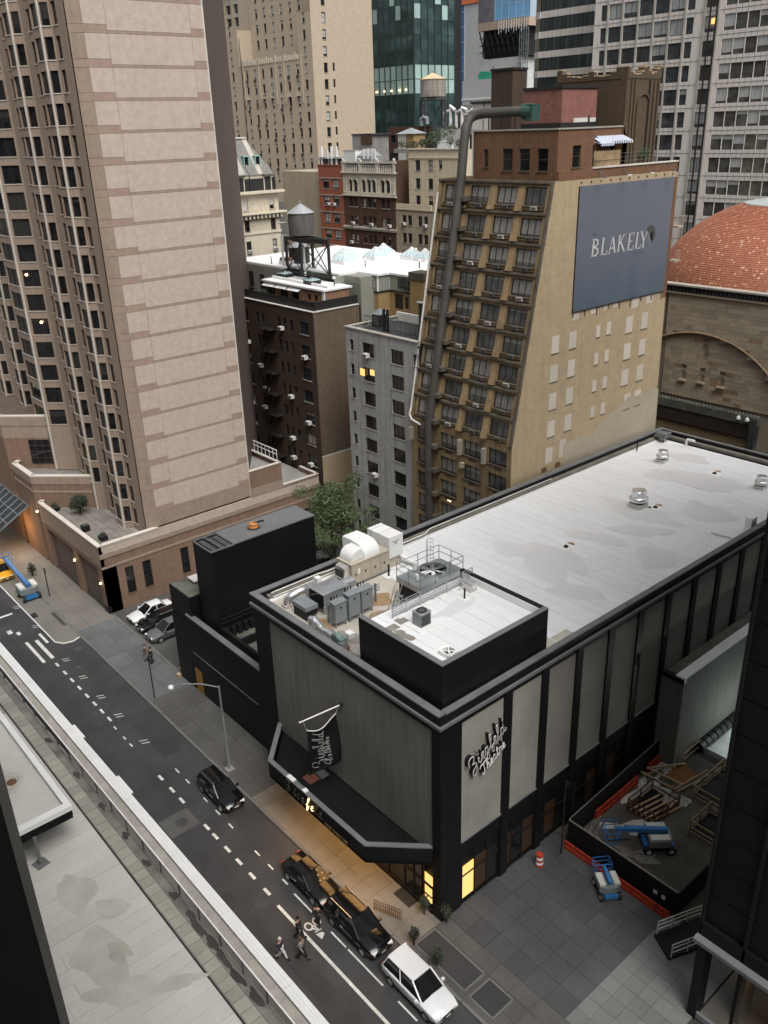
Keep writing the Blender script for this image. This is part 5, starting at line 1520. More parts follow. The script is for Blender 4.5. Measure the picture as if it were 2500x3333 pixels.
for k in range(4):
 zb = 27.16 - 2.62 * k
 for y0, w, h in ((60.4, 1.02, 1.56), (62.88, 1.02, 1.58), (66.84, 0.6, 1.15), (68.45, 0.64, 1.18), (71.54, 1.1, 1.6), (74.12, 1.05, 1.6)):
  if k == 3 and y0 in (66.84, 68.45):
   pass
  z0 = zb + (0.42 if w < 0.7 else 0.02)
  dy = 0.75 if (y0 == 71.54 and k == 3) else 0.0
  MB().box(SX1 - 0.05, SX1 + 0.012, y0 + dy, y0 + dy + w, z0, z0 + h).build('blocked_window', M['bl_patch'], bl)
  MB().box(SX1 - 0.05, SX1 + 0.05, y0 + dy - 0.03, y0 + dy + w + 0.03, z0 - 0.07, z0 - 0.002).build('old_sill', M['bl_sill'], bl)
for y0, w, z0, h in ((60.3, 1.0, 16.75, 1.5), (62.3, 0.95, 16.85, 1.75), (63.1, 1.0, 29.75, 0.7), (65.8, 0.8, 29.9, 0.5), (67.8, 0.7, 30.0, 0.42), (69.2, 0.7, 30.0, 0.4), (72.2, 1.1, 29.5, 0.9), (74.6, 1.15, 29.6, 0.85)):
 MB().box(SX1 - 0.05, SX1 + 0.012, y0, y0 + w, z0, z0 + h).build('blocked_window', M['bl_patch'], bl)
ce = MB()
pts = [(62.9, 15.6)]
rn = random.Random(5)
for k in range(22):
 y_ = 62.9 + k * 0.72
 z_ = 18.0 + (0.0 if k < 6 else min(2.6, (k - 6) * 0.32)) + rn.uniform(-0.25, 0.25)
 pts.append((y_, z_))
pts += [(78.4, 20.2), (78.55, 15.4)]
ce.face([(SX1 + 0.02, y_, z_) for y_, z_ in pts][::-1])
ceo = ce.build('cement_render', M['bl_cement'], bl)
for y0, z0 in ((59.8, 15.95), (61.8, 15.95)):
 MB().box(SX1 - 0.05, SX1 + 0.015, y0, y0 + 0.75, z0, z0 + 0.5).build('brick_patch', M['bl_brown'], bl)
cols = (-59.55, -56.02, -52.86, -49.68)
wid = (1.75, 2.25, 2.25, 2.25)
rows = [41.65 - 2.434 * k for k in range(9)]      # ledge heights
slope_ang = math.atan(SLP)
MB().face([(SX0, 55.62, ZS), (SX1, 55.62, ZS), (SX1, sy(41.65) + 0.12, 41.65), (SX0, sy(41.65) + 0.12, 41.65)]).build('front_back', M['bl_front'], bl)
def sl_box(x0, x1, z0, z1, d0, d1, name, mat):
 """box on the slope: d is the depth in front of the slope face"""
 v = []
 for z in (z0, z1):
  for x_, d_ in ((x0, d0), (x1, d0), (x1, d1), (x0, d1)):
   v.append((x_, sy(z) - d_, z))
 return MB()._add(v, [(3, 2, 1, 0), (4, 5, 6, 7), (0, 3, 7, 4), (1, 5, 6, 2), (2, 6, 7, 3), (0, 4, 5, 1)]) if name is None else \
  MB()._add(v, [(0, 1, 2, 3), (7, 6, 5, 4), (0, 4, 5, 1), (1, 5, 6, 2), (2, 6, 7, 3), (3, 7, 4, 0)]).build(name, M[mat], bl)
M['lit_warm_pane'] = emit('lit_warm_pane', (1.0, 0.62, 0.28), 0.25, (0.2, 0.15, 0.1))
def tilt_window(xc, zb, w, h, lit=False):
 pr = winproto(w, h, 'mull3' if w > 2 else 'mull2', 'frame_dark', 'glass_curtain', 0.10, None, 0.075)
 f = put('window', pr[0], bl, (xc, sy(zb) - 0.02, zb))
 f.rotation_euler = (-slope_ang if zb > ZS else 0, 0, 0)
 p_ = put_child('pane', pr[1], f)
 p_.location = (0, 0, h / 2)
for r, zt in enumerate(rows):
 zb0 = zt - 2.434
 for c, (xc, w) in enumerate(zip(cols, wid)):
  h = 1.42
  z1 = zt - 0.5
  z0 = z1 - h
  tilt_window(xc, z0, w, h)
  fwd_ = 0.10
  sl_box(xc - w / 2 - 0.35, xc - w / 2, z0 - 0.35, z1 + 0.28, 0.03, fwd_, 'window_surround', 'bl_front')
  sl_box(xc + w / 2, xc + w / 2 + 0.28, z0 - 0.35, z1 + 0.28, 0.03, fwd_, 'window_surround', 'bl_front')
  sl_box(xc - w / 2, xc + w / 2, z1, z1 + 0.28, 0.03, fwd_, 'window_surround', 'bl_front')
  sl_box(xc - w / 2, xc + w / 2, z0 - 0.35, z0 - 0.1, 0.03, fwd_, 'window_surround', 'bl_front')
  sl_box(xc - w / 2 - 0.06, xc + w / 2 + 0.06, z0 - 0.1, z0, 0.03, 0.24, 'sill', 'bl_sill')
  if r < 9 and not (r == 4 and c == 0):
   a_ = put('air_conditioner', ac_mesh('coping_grey' if (r + c) % 3 else 'offwhite'), bl, (xc + 0.1, sy(z0) - 0.05, z0 - 0.36))
   a_.scale = (1.0, 0.7, 0.72)
 for xf in (-58.15 + 0.35, -54.42, -51.25):
  v = []
  for z, d_, hw in ((zb0 + 0.06, 0.42, 0.34), (zt - 0.2, 0.10, 0.30)):
   v += [(xf - hw, sy(z), z), (xf + hw, sy(z), z), (xf + hw, sy(z) - d_, z), (xf - hw, sy(z) - d_, z)]
  MB()._add(v, [(3, 2, 1, 0), (4, 5, 6, 7), (1, 0, 4, 5), (2, 1, 5, 6), (3, 2, 6, 7), (0, 3, 7, 4)]).build('fin', M['bl_front'], bl)
 sl_box(SX0, SX1 + 0.02, zt - 0.2, zt - 0.02, -0.1, 0.34, 'ledge', 'bl_grime')
 sl_box(SX1 - 0.45, SX1 + 0.06, zb0 - 0.02, zt - 0.2, 0.02, 0.2, 'end_rib', 'bl_front')
 sl_box(SX0 - 0.02, SX0 + 0.35, zb0 - 0.02, zt - 0.2, 0.02, 0.2, 'end_rib', 'bl_front')
eb = MB()
eb.bar((SX1 + 0.02, 55.3, ZS), (SX1 + 0.02, sy(41.6) - 0.2, 41.6), 0.16, 0.3)
eb.build('edge_flashing', M['bl_grime'], bl)
lw = []
for k in range(8):
 zb = 18.99 - 1.48 - 2.435 * k
 if zb < 0.5:
  break
 for xc, w in zip(cols, wid):
  lw.append((xc - SX0, zb, winproto(w, 1.46, 'mull3' if w > 2 else 'mull2', 'frame_dark', 'glass_curtain', 0.2, 'bl_sill', 0.075, 0.1, 0.14, 0.05)))
facade(bl, 'bl_front', (SX0, 55.5), 0, 0, SX1 - SX0, 0, ZS, lw)
for k in range(7):
 for xc in cols:
  MB().box(xc - 0.45, xc + 0.45, 55.49, 55.5, 16.95 - 2.435 * k - 0.0, 17.25 - 2.435 * k).build('ac_sleeve', M['bl_grime'], bl)
for x_, y_, z0, h in ((-54.3, 55.3, 17.4, 1.5), (-51.2, 55.3, 17.3, 1.5), (-61.1, 55.3, 17.3, 1.3), (-53.9, 55.2, 16.2, 0.5)):
 MB().box(x_ - 0.17, x_ + 0.17, y_ - 0.2, y_ + 0.2, z0, z0 + h).build('antenna_panel', M['ahu_tan'], bl)
for x_, z_ in ((-56.1, 24.9), (-55.9, 12.0)):
 t_ = MB()
 for dx in (-0.18, 0, 0.18):
  t_.lathe((x_ + dx, sy(z_) + 0.0, z_), [(0.01, 0), (0.05, 0.03), (0.01, 0.09)], 6)
 t_.build('room_lamp', M['glow_lamp'], bl)
pw_ = winproto(0.55, 1.45, 'double', 'frame_brown', 'glass_black', 0.18, 'bl_sill', 0.05)
pw2 = winproto(1.15, 1.75, 'double', 'frame_brown', 'glass_black', 0.18, 'bl_sill', 0.06)
facade(bl, 'bl_brown', (-57.6, 60.15), 0, 0, 9.45, 41.65, 45.5, [(1.55, 42.63, pw_), (4.05, 42.36, pw2), (5.95, 42.36, pw2), (7.9, 42.36, pw2)])
facade(bl, 'bl_brown', (-48.15, 60.15), R90, 0, 4.65, 42.3, 45.5, [(2.5, 42.55, winproto(1.1, 1.7, 'double', 'frame_brown', 'glass_black', 0.18, 'bl_sill', 0.06))])
MB().box(-57.6, -48.15, 60.15, 60.3, 41.2, 41.66).build('base_course', M['bl_grime'], bl)
MB().box(-57.6, -48.15, 60.2, 64.75, 41.3, 41.65).build('roof_deck', M['bl_grime'], bl)
facade(bl, 'bl_brown', (-50.0, 64.8), R90, 0, 6.7, 42.3, 45.5, [(2.4, 42.4, winproto(0.8, 1.75, 'double', 'frame_brown', 'glass_black', 0.15)), (5.3, 42.4, winproto(0.75, 1.75, 'double', 'frame_brown', 'glass_black', 0.15))])
MB().prism([(-57.6, 60.3), (-48.3, 60.3), (-48.3, 64.75), (-50.05, 64.8), (-50.05, 71.5), (-57.6, 71.5)], 45.3, 45.5).build('roof', M['bl_grime'], bl)
MB().face([(-50.0, 71.5, 42.4), (-50, 73.2, 42.4), (-50, 71.7, 45.5), (-50, 71.5, 45.5)]).build('gable_wall', M['bl_brown'], bl)
MB().box(-57.6, -57.4, 60.3, 71.5, 41.5, 45.5).build('wall', M['bl_brown'], bl)
MB().box(-57.6, -50, 71.4, 71.5, 41.5, 45.5).build('wall', M['bl_brown'], bl)
for k in range(7):
 MB().box(-57.65 + k * 1.37, -57.65 + k * 1.37 + 1.35, 60.05, 60.35, 45.5, 45.62).build('coping_stone', M['sill_stone'], bl)
for k in range(8):
 MB().box(-48.3 - (1.8 if k > 3 else 0), -48.05 - (1.85 if k > 3 else 0), 60.4 + k * 1.38, 60.4 + k * 1.38 + 1.36, 45.5, 45.62).build('coping_stone', M['sill_stone'], bl)
MB().box(-50.0, -48.1, 64.85, 77.7, 42.2, 42.3).build('terrace', M['bl_cement'], bl)
sc = thing('timber_screen', 'weathered timber screen on the terrace above the billboard', 'screen', (-49.2, 68.3, 42.3))
for k in range(22):
 MB().box(-49.3, -49.26, 66.5 + k * 0.175, 66.5 + k * 0.175 + 0.16, 42.3, 43.65 + 0.05 * math.sin(k * 2.1)).build('board', M['wood'], sc)
MB().box(-49.26, -49.2, 66.5, 70.3, 42.9, 43.0).build('rail', M['wood'], sc)
railing('terrace_railing', 'thin wire railing along the terrace edge above the billboard', [(-48.25, 64.9, 42.47), (-48.25, 77.6, 42.47)], 0.95, 3, 'coping_grey', 0.015, post_step=1.6)
M['awning_stripe'] = plain('awning_stripe', (0.10, 0.16, 0.33), 0.7, var=0.1)
for nm, y0, y1, z_, out, n, lb in (('awning', 64.85, 66.7, 44.75, 0.8, 14, 'narrow blue and white striped awning on the brown penthouse wall'), ('awning', 67.5, 71.6, 44.85, 1.1, 24, 'wide blue and white striped awning over the terrace door')):
 t = thing(nm, lb, 'awning', (-50, (y0 + y1) / 2, z_))
 for k in range(n):
  a_, b_ = y0 + (y1 - y0) * k / n, y0 + (y1 - y0) * (k + 1) / n
  x0 = -50 + (1.8 if y1 < 67 else 0)
  mt_ = M['white'] if k % 2 else M['awning_stripe']
  MB()._add([(x0, a_, z_), (x0 + out, a_, z_ - 0.45), (x0 + out, b_, z_ - 0.45), (x0, b_, z_), (x0 + out, a_, z_ - 0.65), (x0 + out, b_, z_ - 0.65)], [(0, 1, 2, 3), (1, 4, 5, 2)]).build('stripe', mt_, t)
 MB().bar((x0 + 0.05, y0, z_ - 0.3), (x0 + out, y0, z_ - 0.47), 0.03).build('arm', M['white'], t)
shrub('terrace_plant', 'light green shrub at the far end of the terrace above the billboard', -49.4, 74.3, 42.3, 1.5, 0.6, 300, 'plant', None, ('leaf_mid', 'leaf_pale'), 0.16, seed=9)
for k, y_ in enumerate((65.6, 69.2, 72.6, 76.2)):
 t = thing('spotlight_arm', 'thin floodlight arm over the billboard, %s' % ('first from the left', 'second from the left', 'third from the left', 'last on the right')[k], 'light', (-48.0, y_, 41.9), 'floodlight arms over the billboard')
 MB().tube([(-48.0, y_, 42.2), (-47.2, y_ - 0.25, 41.7)], 0.03, 5).build('arm', M['coping_grey'], t)
 MB().cbox((-47.15, y_ - 0.27, 41.65), (0.2, 0.4, 0.09)).build('lamp_head', M['white'] if k in (1, 2) else M['coping_grey'], t)
bb = thing('billboard', 'tall faded blue billboard sheet with white serif capitals', 'billboard', (-47.95, 70, 30))
mt, nt, bs = _new('billboard_blue')
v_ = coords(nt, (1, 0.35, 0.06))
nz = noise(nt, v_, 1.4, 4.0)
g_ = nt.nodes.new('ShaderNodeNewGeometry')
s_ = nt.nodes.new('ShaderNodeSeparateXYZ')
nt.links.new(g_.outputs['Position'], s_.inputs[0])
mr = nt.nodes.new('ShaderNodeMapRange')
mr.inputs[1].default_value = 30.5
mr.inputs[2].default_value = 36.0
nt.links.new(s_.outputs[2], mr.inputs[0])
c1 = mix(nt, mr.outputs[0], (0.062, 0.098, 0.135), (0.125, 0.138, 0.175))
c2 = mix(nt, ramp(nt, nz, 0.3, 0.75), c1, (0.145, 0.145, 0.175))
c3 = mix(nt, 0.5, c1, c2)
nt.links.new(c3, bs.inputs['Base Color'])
bs.inputs['Roughness'].default_value = 0.7
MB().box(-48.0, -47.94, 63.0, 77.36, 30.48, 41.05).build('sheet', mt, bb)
fr = MB()
for a_, b_ in (((63.0, 30.48), (77.36, 30.48)), ((63.0, 30.48), (63.0, 41.05))):
 fr.bar((-47.93, *a_), (-47.93, *b_), 0.07, 0.07)
fr.build('edge_rope', M['frame_dark'], bb)
for k in range(9):
 MB().box(-47.97, -47.92, 63.1 + k * 1.75, 63.16 + k * 1.75, 30.0 - (k % 3) * 0.15, 30.48).build('tie', M['frame_dark'], bb)
for k in range(11):
 MB().box(-47.99, -47.9, 63.2 + k * 1.38, 63.27 + k * 1.38, 41.25, 41.4).build('hook', M['frame_dark'], bb)
M['print_white'] = plain('print_white', (0.60, 0.60, 0.575), 0.7, var=0.06)
M['print_dark'] = plain('print_dark', (0.075, 0.085, 0.115), 0.7, var=0.1)
LX = -47.925
def stroke(mb, p, q, w):
 p, q = Vector((0, *p)), Vector((0, *q))
 d = (q - p).normalized()
 n_ = Vector((0, -d.z, d.y)) * w / 2
 mb.face([(LX, (p - n_).y, (p - n_).z), (LX, (q - n_).y, (q - n_).z), (LX, (q + n_).y, (q + n_).z), (LX, (p + n_).y, (p + n_).z)])
def serif(mb, y_, z_, w=0.34):
 stroke(mb, (y_ - w / 2, z_), (y_ + w / 2, z_), 0.06)
Z0, Z1 = 35.03, 36.56
TN, TK = 0.085, 0.19
letters = {}
def L_(name):
 letters[name] = MB()
 return letters[name]
def slx(y_, z_):      # gentle italic lean
 return y_ + (z_ - Z0) * 0.10
def st(mb, a_, b_, w):
 stroke(mb, (slx(*a_), a_[1]), (slx(*b_), b_[1]), w)
def sf(mb, y_, z_, w=0.36):
 serif(mb, slx(y_, z_), z_ + (0.03 if z_ < 36 else -0.03), w)
b_ = L_('b')
st(b_, (65.35, Z0), (65.35, Z1), TK); sf(b_, 65.33, Z0); sf(b_, 65.3, Z1)
for z0, z1, r_ in ((35.85, Z1, 0.52), (Z0, 35.85, 0.66)):
 zc, rz = (z0 + z1) / 2, (z1 - z0) / 2 - 0.04
 pr = [(65.45 + r_ * math.cos(t), zc + rz * math.sin(t)) for t in [math.radians(-90 + 20 * k) for k in range(10)]]
 for k in range(9):
  st(b_, pr[k], pr[k + 1], TN + (TK - TN) * math.sin(math.pi * (k + 0.5) / 9))
b_ = L_('l')
st(b_, (66.75, Z0), (66.75, Z1), TK); sf(b_, 66.72, Z0); sf(b_, 66.72, Z1); st(b_, (66.75, Z0 + 0.04), (67.45, Z0 + 0.04), TN); st(b_, (67.43, Z0), (67.5, Z0 + 0.36), TN)
b_ = L_('a')
st(b_, (67.82, Z0), (68.15, Z1), TN); st(b_, (68.12, Z1), (68.72, Z0), TK); st(b_, (67.95, 35.5), (68.5, 35.5), TN); sf(b_, 67.82, Z0); sf(b_, 68.72, Z0)
b_ = L_('k')
st(b_, (69.2, Z0), (69.2, Z1), TK); sf(b_, 69.2, Z0); sf(b_, 69.2, Z1); st(b_, (69.25, 35.7), (69.85, Z1), TN); st(b_, (69.45, 35.9), (70.15, Z0), TK); sf(b_, 70.1, Z0); sf(b_, 69.85, Z1, 0.3)
b_ = L_('e')
st(b_, (70.75, Z0), (70.75, Z1), TK); sf(b_, 70.7, Z0); sf(b_, 70.7, Z1)
for z_, l_ in ((Z1 - 0.04, 0.62), (35.82, 0.48), (Z0 + 0.04, 0.72)):
 st(b_, (70.75, z_), (70.75 + l_, z_), TN)
st(b_, (71.35, Z1), (71.38, Z1 - 0.3), TN); st(b_, (71.45, Z0), (71.52, Z0 + 0.36), TN)
b_ = L_('l2')
st(b_, (71.98, Z0), (71.98, Z1), TK); sf(b_, 71.95, Z0); sf(b_, 71.95, Z1); st(b_, (71.98, Z0 + 0.04), (72.62, Z0 + 0.04), TN); st(b_, (72.6, Z0), (72.66, Z0 + 0.36), TN)
b_ = L_('y')
st(b_, (73.1, Z0), (73.1, 35.7), TK); st(b_, (73.1, 35.68), (72.55, Z1), TK); st(b_, (73.1, 35.68), (73.62, Z1), TN); sf(b_, 73.1, Z0); sf(b_, 72.52, Z1, 0.32); sf(b_, 73.6, Z1, 0.3)
for nm, mb in letters.items():
 mb.build('letter', M['print_white'], bb)
for body, y_, z_, sz in (('THE', 65.22, 36.8, 0.34), ('New York', 71.75, 34.55, 0.36)):
 tx = bpy.data.curves.new('caption', 'FONT')
 tx.body = body
 tx.size = sz
 tx.materials.append(M['print_dark'])
 to = obj_new('caption', tx, bb, (LX, y_, z_))
 to.rotation_euler = (R90, 0, R90)
um = MB()
pts = [(73.5, 36.78), (73.9, 36.98), (74.35, 37.0), (74.75, 36.75), (74.98, 36.25), (74.98, 35.85), (74.75, 35.55), (74.5, 35.42), (74.38, 35.6)]
um.face([(LX, a_, b_) for a_, b_ in pts][::-1])
um.build('umbrella_print', plain('umbrella_print', (0.07, 0.065, 0.06), 0.7, var=0.4, scale=3), bb)
um = MB()
for a_, b_ in zip([(73.5, 36.8), (73.8, 36.3), (74.05, 35.8), (74.3, 35.05)], [(73.8, 36.3), (74.05, 35.8), (74.3, 35.05), (74.32, 34.95)]):
 stroke(um, a_, b_, 0.07)
stroke(um, (74.4, 36.3), (74.45, 35.5), 0.28)
um.build('umbrella_print', plain('umbrella_light', (0.30, 0.28, 0.24), 0.7, var=0.3, scale=3), bb)
fp = thing('flue_pipe', 'thick dark flue pipe climbing the sloping hotel front and bending over its roof', 'pipe', (-58, 55, 0))
M['flue'] = plain('flue', (0.075, 0.07, 0.062), 0.6, 0.2, var=0.35, scale=1.2)
pth = [(-57.95, 54.75, 0), (-57.95, 54.75, ZS), (-57.95, sy(30) - 0.75, 30), (-57.95, sy(41.6) - 0.75, 41.6), (-57.95, 59.3, 44.5), (-57.95, 59.55, 45.9), (-57.9, 60.0, 46.6), (-57.6, 60.4, 46.85), (-56.9, 60.6, 46.95), (-52.8, 61.6, 47.0)]
MB().tube(pth, 0.42, 14).build('pipe', M['flue'], fp, smooth=True)
for k in range(1, 17):
 z = k * 2.5
 y_ = (54.75 if z < ZS else sy(z) - 0.75)
 MB().tube([(-57.95, y_ - 0.0, z - 0.04), (-57.95, y_ + (0.0 if z < ZS else 0.015), z + 0.04)], 0.455, 14).build('joint_band', M['flue'], fp)
 MB().box(-57.6, -57.1, y_ - 0.15, y_ + 0.75, z - 0.15, z + 0.25).build('bracket', M['bl_grime'], fp)
M['fan_green'] = plain('fan_green', (0.03, 0.075, 0.065), 0.5, 0.1, var=0.3)
MB().tube([(-53.1, 61.5, 46.95), (-52.2, 61.7, 46.95)], 0.62, 16).build('fan_casing', M['fan_green'], fp)
MB().box(-52.7, -51.9, 61.2, 62.2, 46.2, 47.5).build('fan_outlet', M['fan_green'], fp)
lg_ = MB()
for x_ in (-56.5, -55.0, -53.5):
 lg_.bar((x_, 60.9, 45.5), (x_, 60.9, 46.6), 0.08)
lg_.build('stand', M['frame_dark'], fp)
wp = thing('drain_pipe', 'thin white drain pipe down the left edge of the sloping front', 'pipe', (-61.1, 56, 19))
MB().tube([(-61.05, sy(40.5) - 0.4, 40.5), (-61.05, sy(20.6) - 0.4, 20.6), (-60.95, 54.95, 20.0), (-60.6, 54.9, 19.6), (-59.3, 54.9, 19.3)], 0.1, 8).build('pipe', M['offwhite'], wp)
for z in (23, 26, 29, 32, 35, 38):
 MB().tube([(-61.05, sy(z) - 0.4 - 0.01, z - 0.05), (-61.05, sy(z) - 0.4 + 0.01, z + 0.05)], 0.13, 8).build('joint', M['offwhite'], wp)
M['pink_brick'] = brick('pink_brick', (0.27, 0.125, 0.105), bw=0.3, bh=0.1, var=0.3, streak=0.2, big=0.15)
rb_ = thing('roof_bulkhead', 'pinkish brick box with a dark coping on the hotel roof', 'roof hut', (-53, 67.6, 45.5))
MB().prism([(-56.3, 65.2), (-52.0, 65.2), (-52.0, 70.1), (-56.3, 70.1)], 45.5, 48.7).build('wall', M['pink_brick'], rb_)
MB().prism([(-56.4, 65.1), (-51.9, 65.1), (-51.9, 70.2), (-56.4, 70.2)], 48.7, 48.9).build('coping', M['frame_dark'], rb_)
MB().box(-51.99, -51.95, 66.9, 70.05, 46.0, 46.35).build('paint_patch', M['offwhite'], rb_)
MB().box(-51.95, -51.93, 68.9, 69.15, 46.0, 46.5).build('slot', M['frame_dark'], rb_)
MB().box(-56.4, -51.9, 65.0, 70.0, 45.5, 46.0).build('base', M['frame_dark'], rb_)
ch = thing('chimney', 'plain square dark brick chimney on the hotel roof behind the flue pipe', 'chimney', (-61.5, 68, 45))
M['soot_brick'] = brick('soot_brick', (0.085, 0.06, 0.045), bw=0.28, bh=0.09, var=0.25, streak=0.4)
MB().box(-63.4, -60.7, 68.6, 70.6, 40, 50.7).build('shaft', M['soot_brick'], ch)
MB().box(-63.5, -60.6, 68.5, 70.7, 50.7, 50.9).build('cap', M['frame_dark'], ch)
tw = thing('parapet_tower', 'dark brown brick roof tower with a ragged stepped parapet and tall blind arch', 'tower', (-53, 76, 40))
M['tower_brick'] = brick('tower_brick', (0.115, 0.085, 0.058), bw=0.3, bh=0.1, var=0.2, streak=0.35)
TWY = 71.0
MB().box(-57.8, -50.0, 71.6, 76.8, 41, 49.4).build('wall', M['tower_brick'], tw)
rn = random.Random(11)
for k in range(13):
 h = (0.9, 0.5, 0.35, 0.3, 0.35, 0.55, 0.9, 1.0, 0.6, 0.4, 0.5, 0.8, 1.0)[k]
 y0 = 71.6 + k * 0.4
 MB().box(-50.6, -49.95, y0, y0 + 0.4, 49.4, 49.4 + h).build('merlon', M['tower_brick'], tw)
 MB().box(-50.62, -49.93, y0 - 0.02, y0 + 0.4, 49.4 + h, 49.5 + h).build('merlon_cap', M['bl_wall'], tw)
for k in range(12):
 h = (1.0, 0.7, 0.4, 0.35, 0.3, 0.4, 0.7, 0.3, 0.25, 0.3, 0.55, 0.9)[k]
 x0 = -57.8 + k * 0.6
 MB().box(x0, x0 + 0.6, 71.55, 72.0, 49.4, 49.4 + h).build('merlon', M['tower_brick'], tw)
 MB().box(x0, x0 + 0.6, 71.53, 72.02, 49.4 + h, 49.5 + h).build('merlon_cap', M['bl_wall'], tw)
for y_ in (72.2, 72.7, 75.7, 76.3):
 MB().box(-50.0, -49.85, y_, y_ + 0.25, 41, 49.3).build('rib', M['tower_brick'], tw)
ar = MB()
for k in range(17):
 t0 = math.pi * k / 16
 if k < 16:
  t1 = math.pi * (k + 1) / 16
  ar.bar((-49.95, 74.25 + 0.95 * math.cos(t0), 47.2 + 1.0 * math.sin(t0)), (-49.95, 74.25 + 0.95 * math.cos(t1), 47.2 + 1.0 * math.sin(t1)), 0.2, 0.18)
ar.bar((-49.95, 73.3, 42), (-49.95, 73.3, 47.2), 0.2, 0.18)
ar.bar((-49.95, 75.2, 42), (-49.95, 75.2, 47.2), 0.2, 0.18)
ar.build('blind_arch', M['tower_brick'], tw)
MB().tube([(-49.9, 75.05, 42.3), (-49.9, 75.05, 49.3)], 0.07, 6).build('downpipe', M['frame_dark'], tw)
for z_ in (36.4, 33.2):
 t = MB()
 t.box(-48.1, -47.4, 78.0, 78.9, z_, z_ + 0.2)
 for k in range(4):
  t.bar((-47.45, 78.05 + k * 0.27, z_ + 0.2), (-47.45, 78.05 + k * 0.27, z_ + 1.1), 0.04)
 t.bar((-47.45, 78.0, z_ + 1.1), (-47.45, 78.9, z_ + 1.1), 0.04)
 t.build('balcony', M['bl_cement'], bl)
M['wp_brick'] = brick('wp_brick', (0.40, 0.405, 0.395), bw=0.28, bh=0.09, var=0.10, streak=0.75, big=0.3, grime=(0.13, 0.125, 0.11))
M['db_brick'] = brick('db_brick', (0.075, 0.052, 0.038), bw=0.26, bh=0.085, var=0.25, streak=0.2)
M['db_side'] = brick('db_side', (0.155, 0.118, 0.085), bw=0.26, bh=0.085, var=0.2, streak=0.35, big=0.35)
M['roof_dark'] = plain('roof_dark', (0.05, 0.052, 0.054), 0.6, var=0.4, scale=0.8)
M['roof_white'] = plain('roof_white', (0.80, 0.81, 0.82), 0.55, var=0.06)
wb = thing('white_brick_building', 'grimy white painted brick building with dark windows left of the sloping front', 'building', (-66, 60, 0))
wn, wa, wbn, wcn = [], [], [], []
wA = winproto(0.62, 1.15, 'double', 'frame_dark', 'glass_black', 0.2, 'sill_stone', 0.05)
wB = winproto(1.9, 1.45, 'mull3', 'frame_dark', 'glass_black', 0.2, 'sill_stone', 0.07)
for k in range(10):
 z = 24.35 - 2.615 * k
 if z < 0.3:
  break
 wn += [(0.95, z + 0.3, wA), (3.66, z, wB), (8.2, z, wB), (10.87, z + 0.3, wA)]
facade(wb, 'wp_brick', (-72.0, 56.0), 0, 0, 11.2, 0, 27.0, wn)
MB().box(-72.0, -60.8, 56.35, 63.5, 0, 26.0).build('core', M['frame_dark'], wb)
MB().face([(-72.0, 63.5, 0), (-72.0, 56, 0), (-72.0, 56, 27), (-72, 63.5, 27)]).build('side_wall', M['wp_brick'], wb)
MB().box(-71.9, -60.9, 56.3, 63.4, 26.0, 26.6).build('roof', M['roof_dark'], wb)
for k in range(9):
 MB().box(-72.1 + k * 1.26, -72.1 + k * 1.26 + 1.24, 55.85, 56.35, 27.0, 27.12).build('coping_stone', M['sill_stone'], wb)
for k in range(6):
 MB().box(-72.15, -71.7, 56.35 + k * 1.2, 56.35 + k * 1.2 + 1.18, 27.0, 27.1).build('coping_stone', M['sill_stone'], wb)
MB().box(-72.0, -71.8, 56.3, 63.5, 26.6, 27.0).build('parapet', M['wp_brick'], wb)
MB().box(-71.8, -60.9, 56.02, 56.25, 26.6, 27.0).build('parapet', M['wp_brick'], wb)
lp_ = MB()
lp_.box(-69.75, -69.0, 55.96, 55.99, 22.2, 22.95)
lp_.build('lit_pane', M['glow_window'], wb)
put('lit_pane', emit and winproto(0.8, 0.7, 'single', 'frame_dark', 'glow_window', 0.05)[1], wb, (-67.95, 56.1, 22.75))
bpy.data.objects.remove(bpy.data.objects['lit_pane'])
for x, z in ((-68.4, 24.35), (-67.7, 11.2 - 0.0)):
 ac(wb, x, 55.9, z, 0)
rf = MB()
for k in range(28):
 rf.bar((-71.6 + k * 0.38, 58.4 + 0.05 * k * 0, 26.6), (-71.6 + k * 0.38, 58.4, 27.9), 0.03)
rf.bar((-71.6, 58.4, 27.9), (-61.2, 58.4, 27.9), 0.05)
rf.bar((-71.6, 58.4, 26.9), (-61.2, 58.4, 26.9), 0.05)
tag(rf.build('roof_fence', M['frame_dark']), 'black picket fence on the roof of the white painted brick building', 'fence')
vb = thing('roof_ventilator', 'black box ventilator with a peaked cap on the white brick building roof', 'vent', (-71.0, 59.9, 26.6))
MB().box(-71.6, -70.4, 59.4, 60.6, 26.6, 27.9).build('casing', M['frame_dark'], vb)
MB()._add([(-71.7, 59.3, 27.9), (-70.3, 59.3, 27.9), (-70.3, 60.7, 27.9), (-71.7, 60.7, 27.9), (-71, 60, 28.5)], [(0, 1, 4), (1, 2, 4), (2, 3, 4), (3, 0, 4), (3, 2, 1, 0)]).build('cap', M['greysteel'], vb)
for k in range(5):
 MB().box(-71.4, -70.6, 59.37, 59.4, 26.8 + k * 0.2, 26.9 + k * 0.2).build('louvre', M['coping_grey'], vb)
MB().box(-66.4, -61.0, 61.4, 64.0, 26.6, 29.4).build('stair_house', M['roof_dark'], wb)
MB().box(-66.5, -64.0, 61.2, 61.5, 29.4, 29.55).build('coping', M['offwhite'], wb)
MB().box(-72, -66.6, 63.2, 63.5, 26.6, 27.5).build('parapet', M['offwhite'], wb)
for x in (-68.6, -68.0):
 MB().bar((x, 58.5, 26.6), (x, 58.5, 28.9), 0.22).build('post', M['frame_dark'], wb)
db = thing('dark_brick_building', 'dark brown brick apartment building with window air conditioners and a fire escape', 'building', (-88, 60, 0))
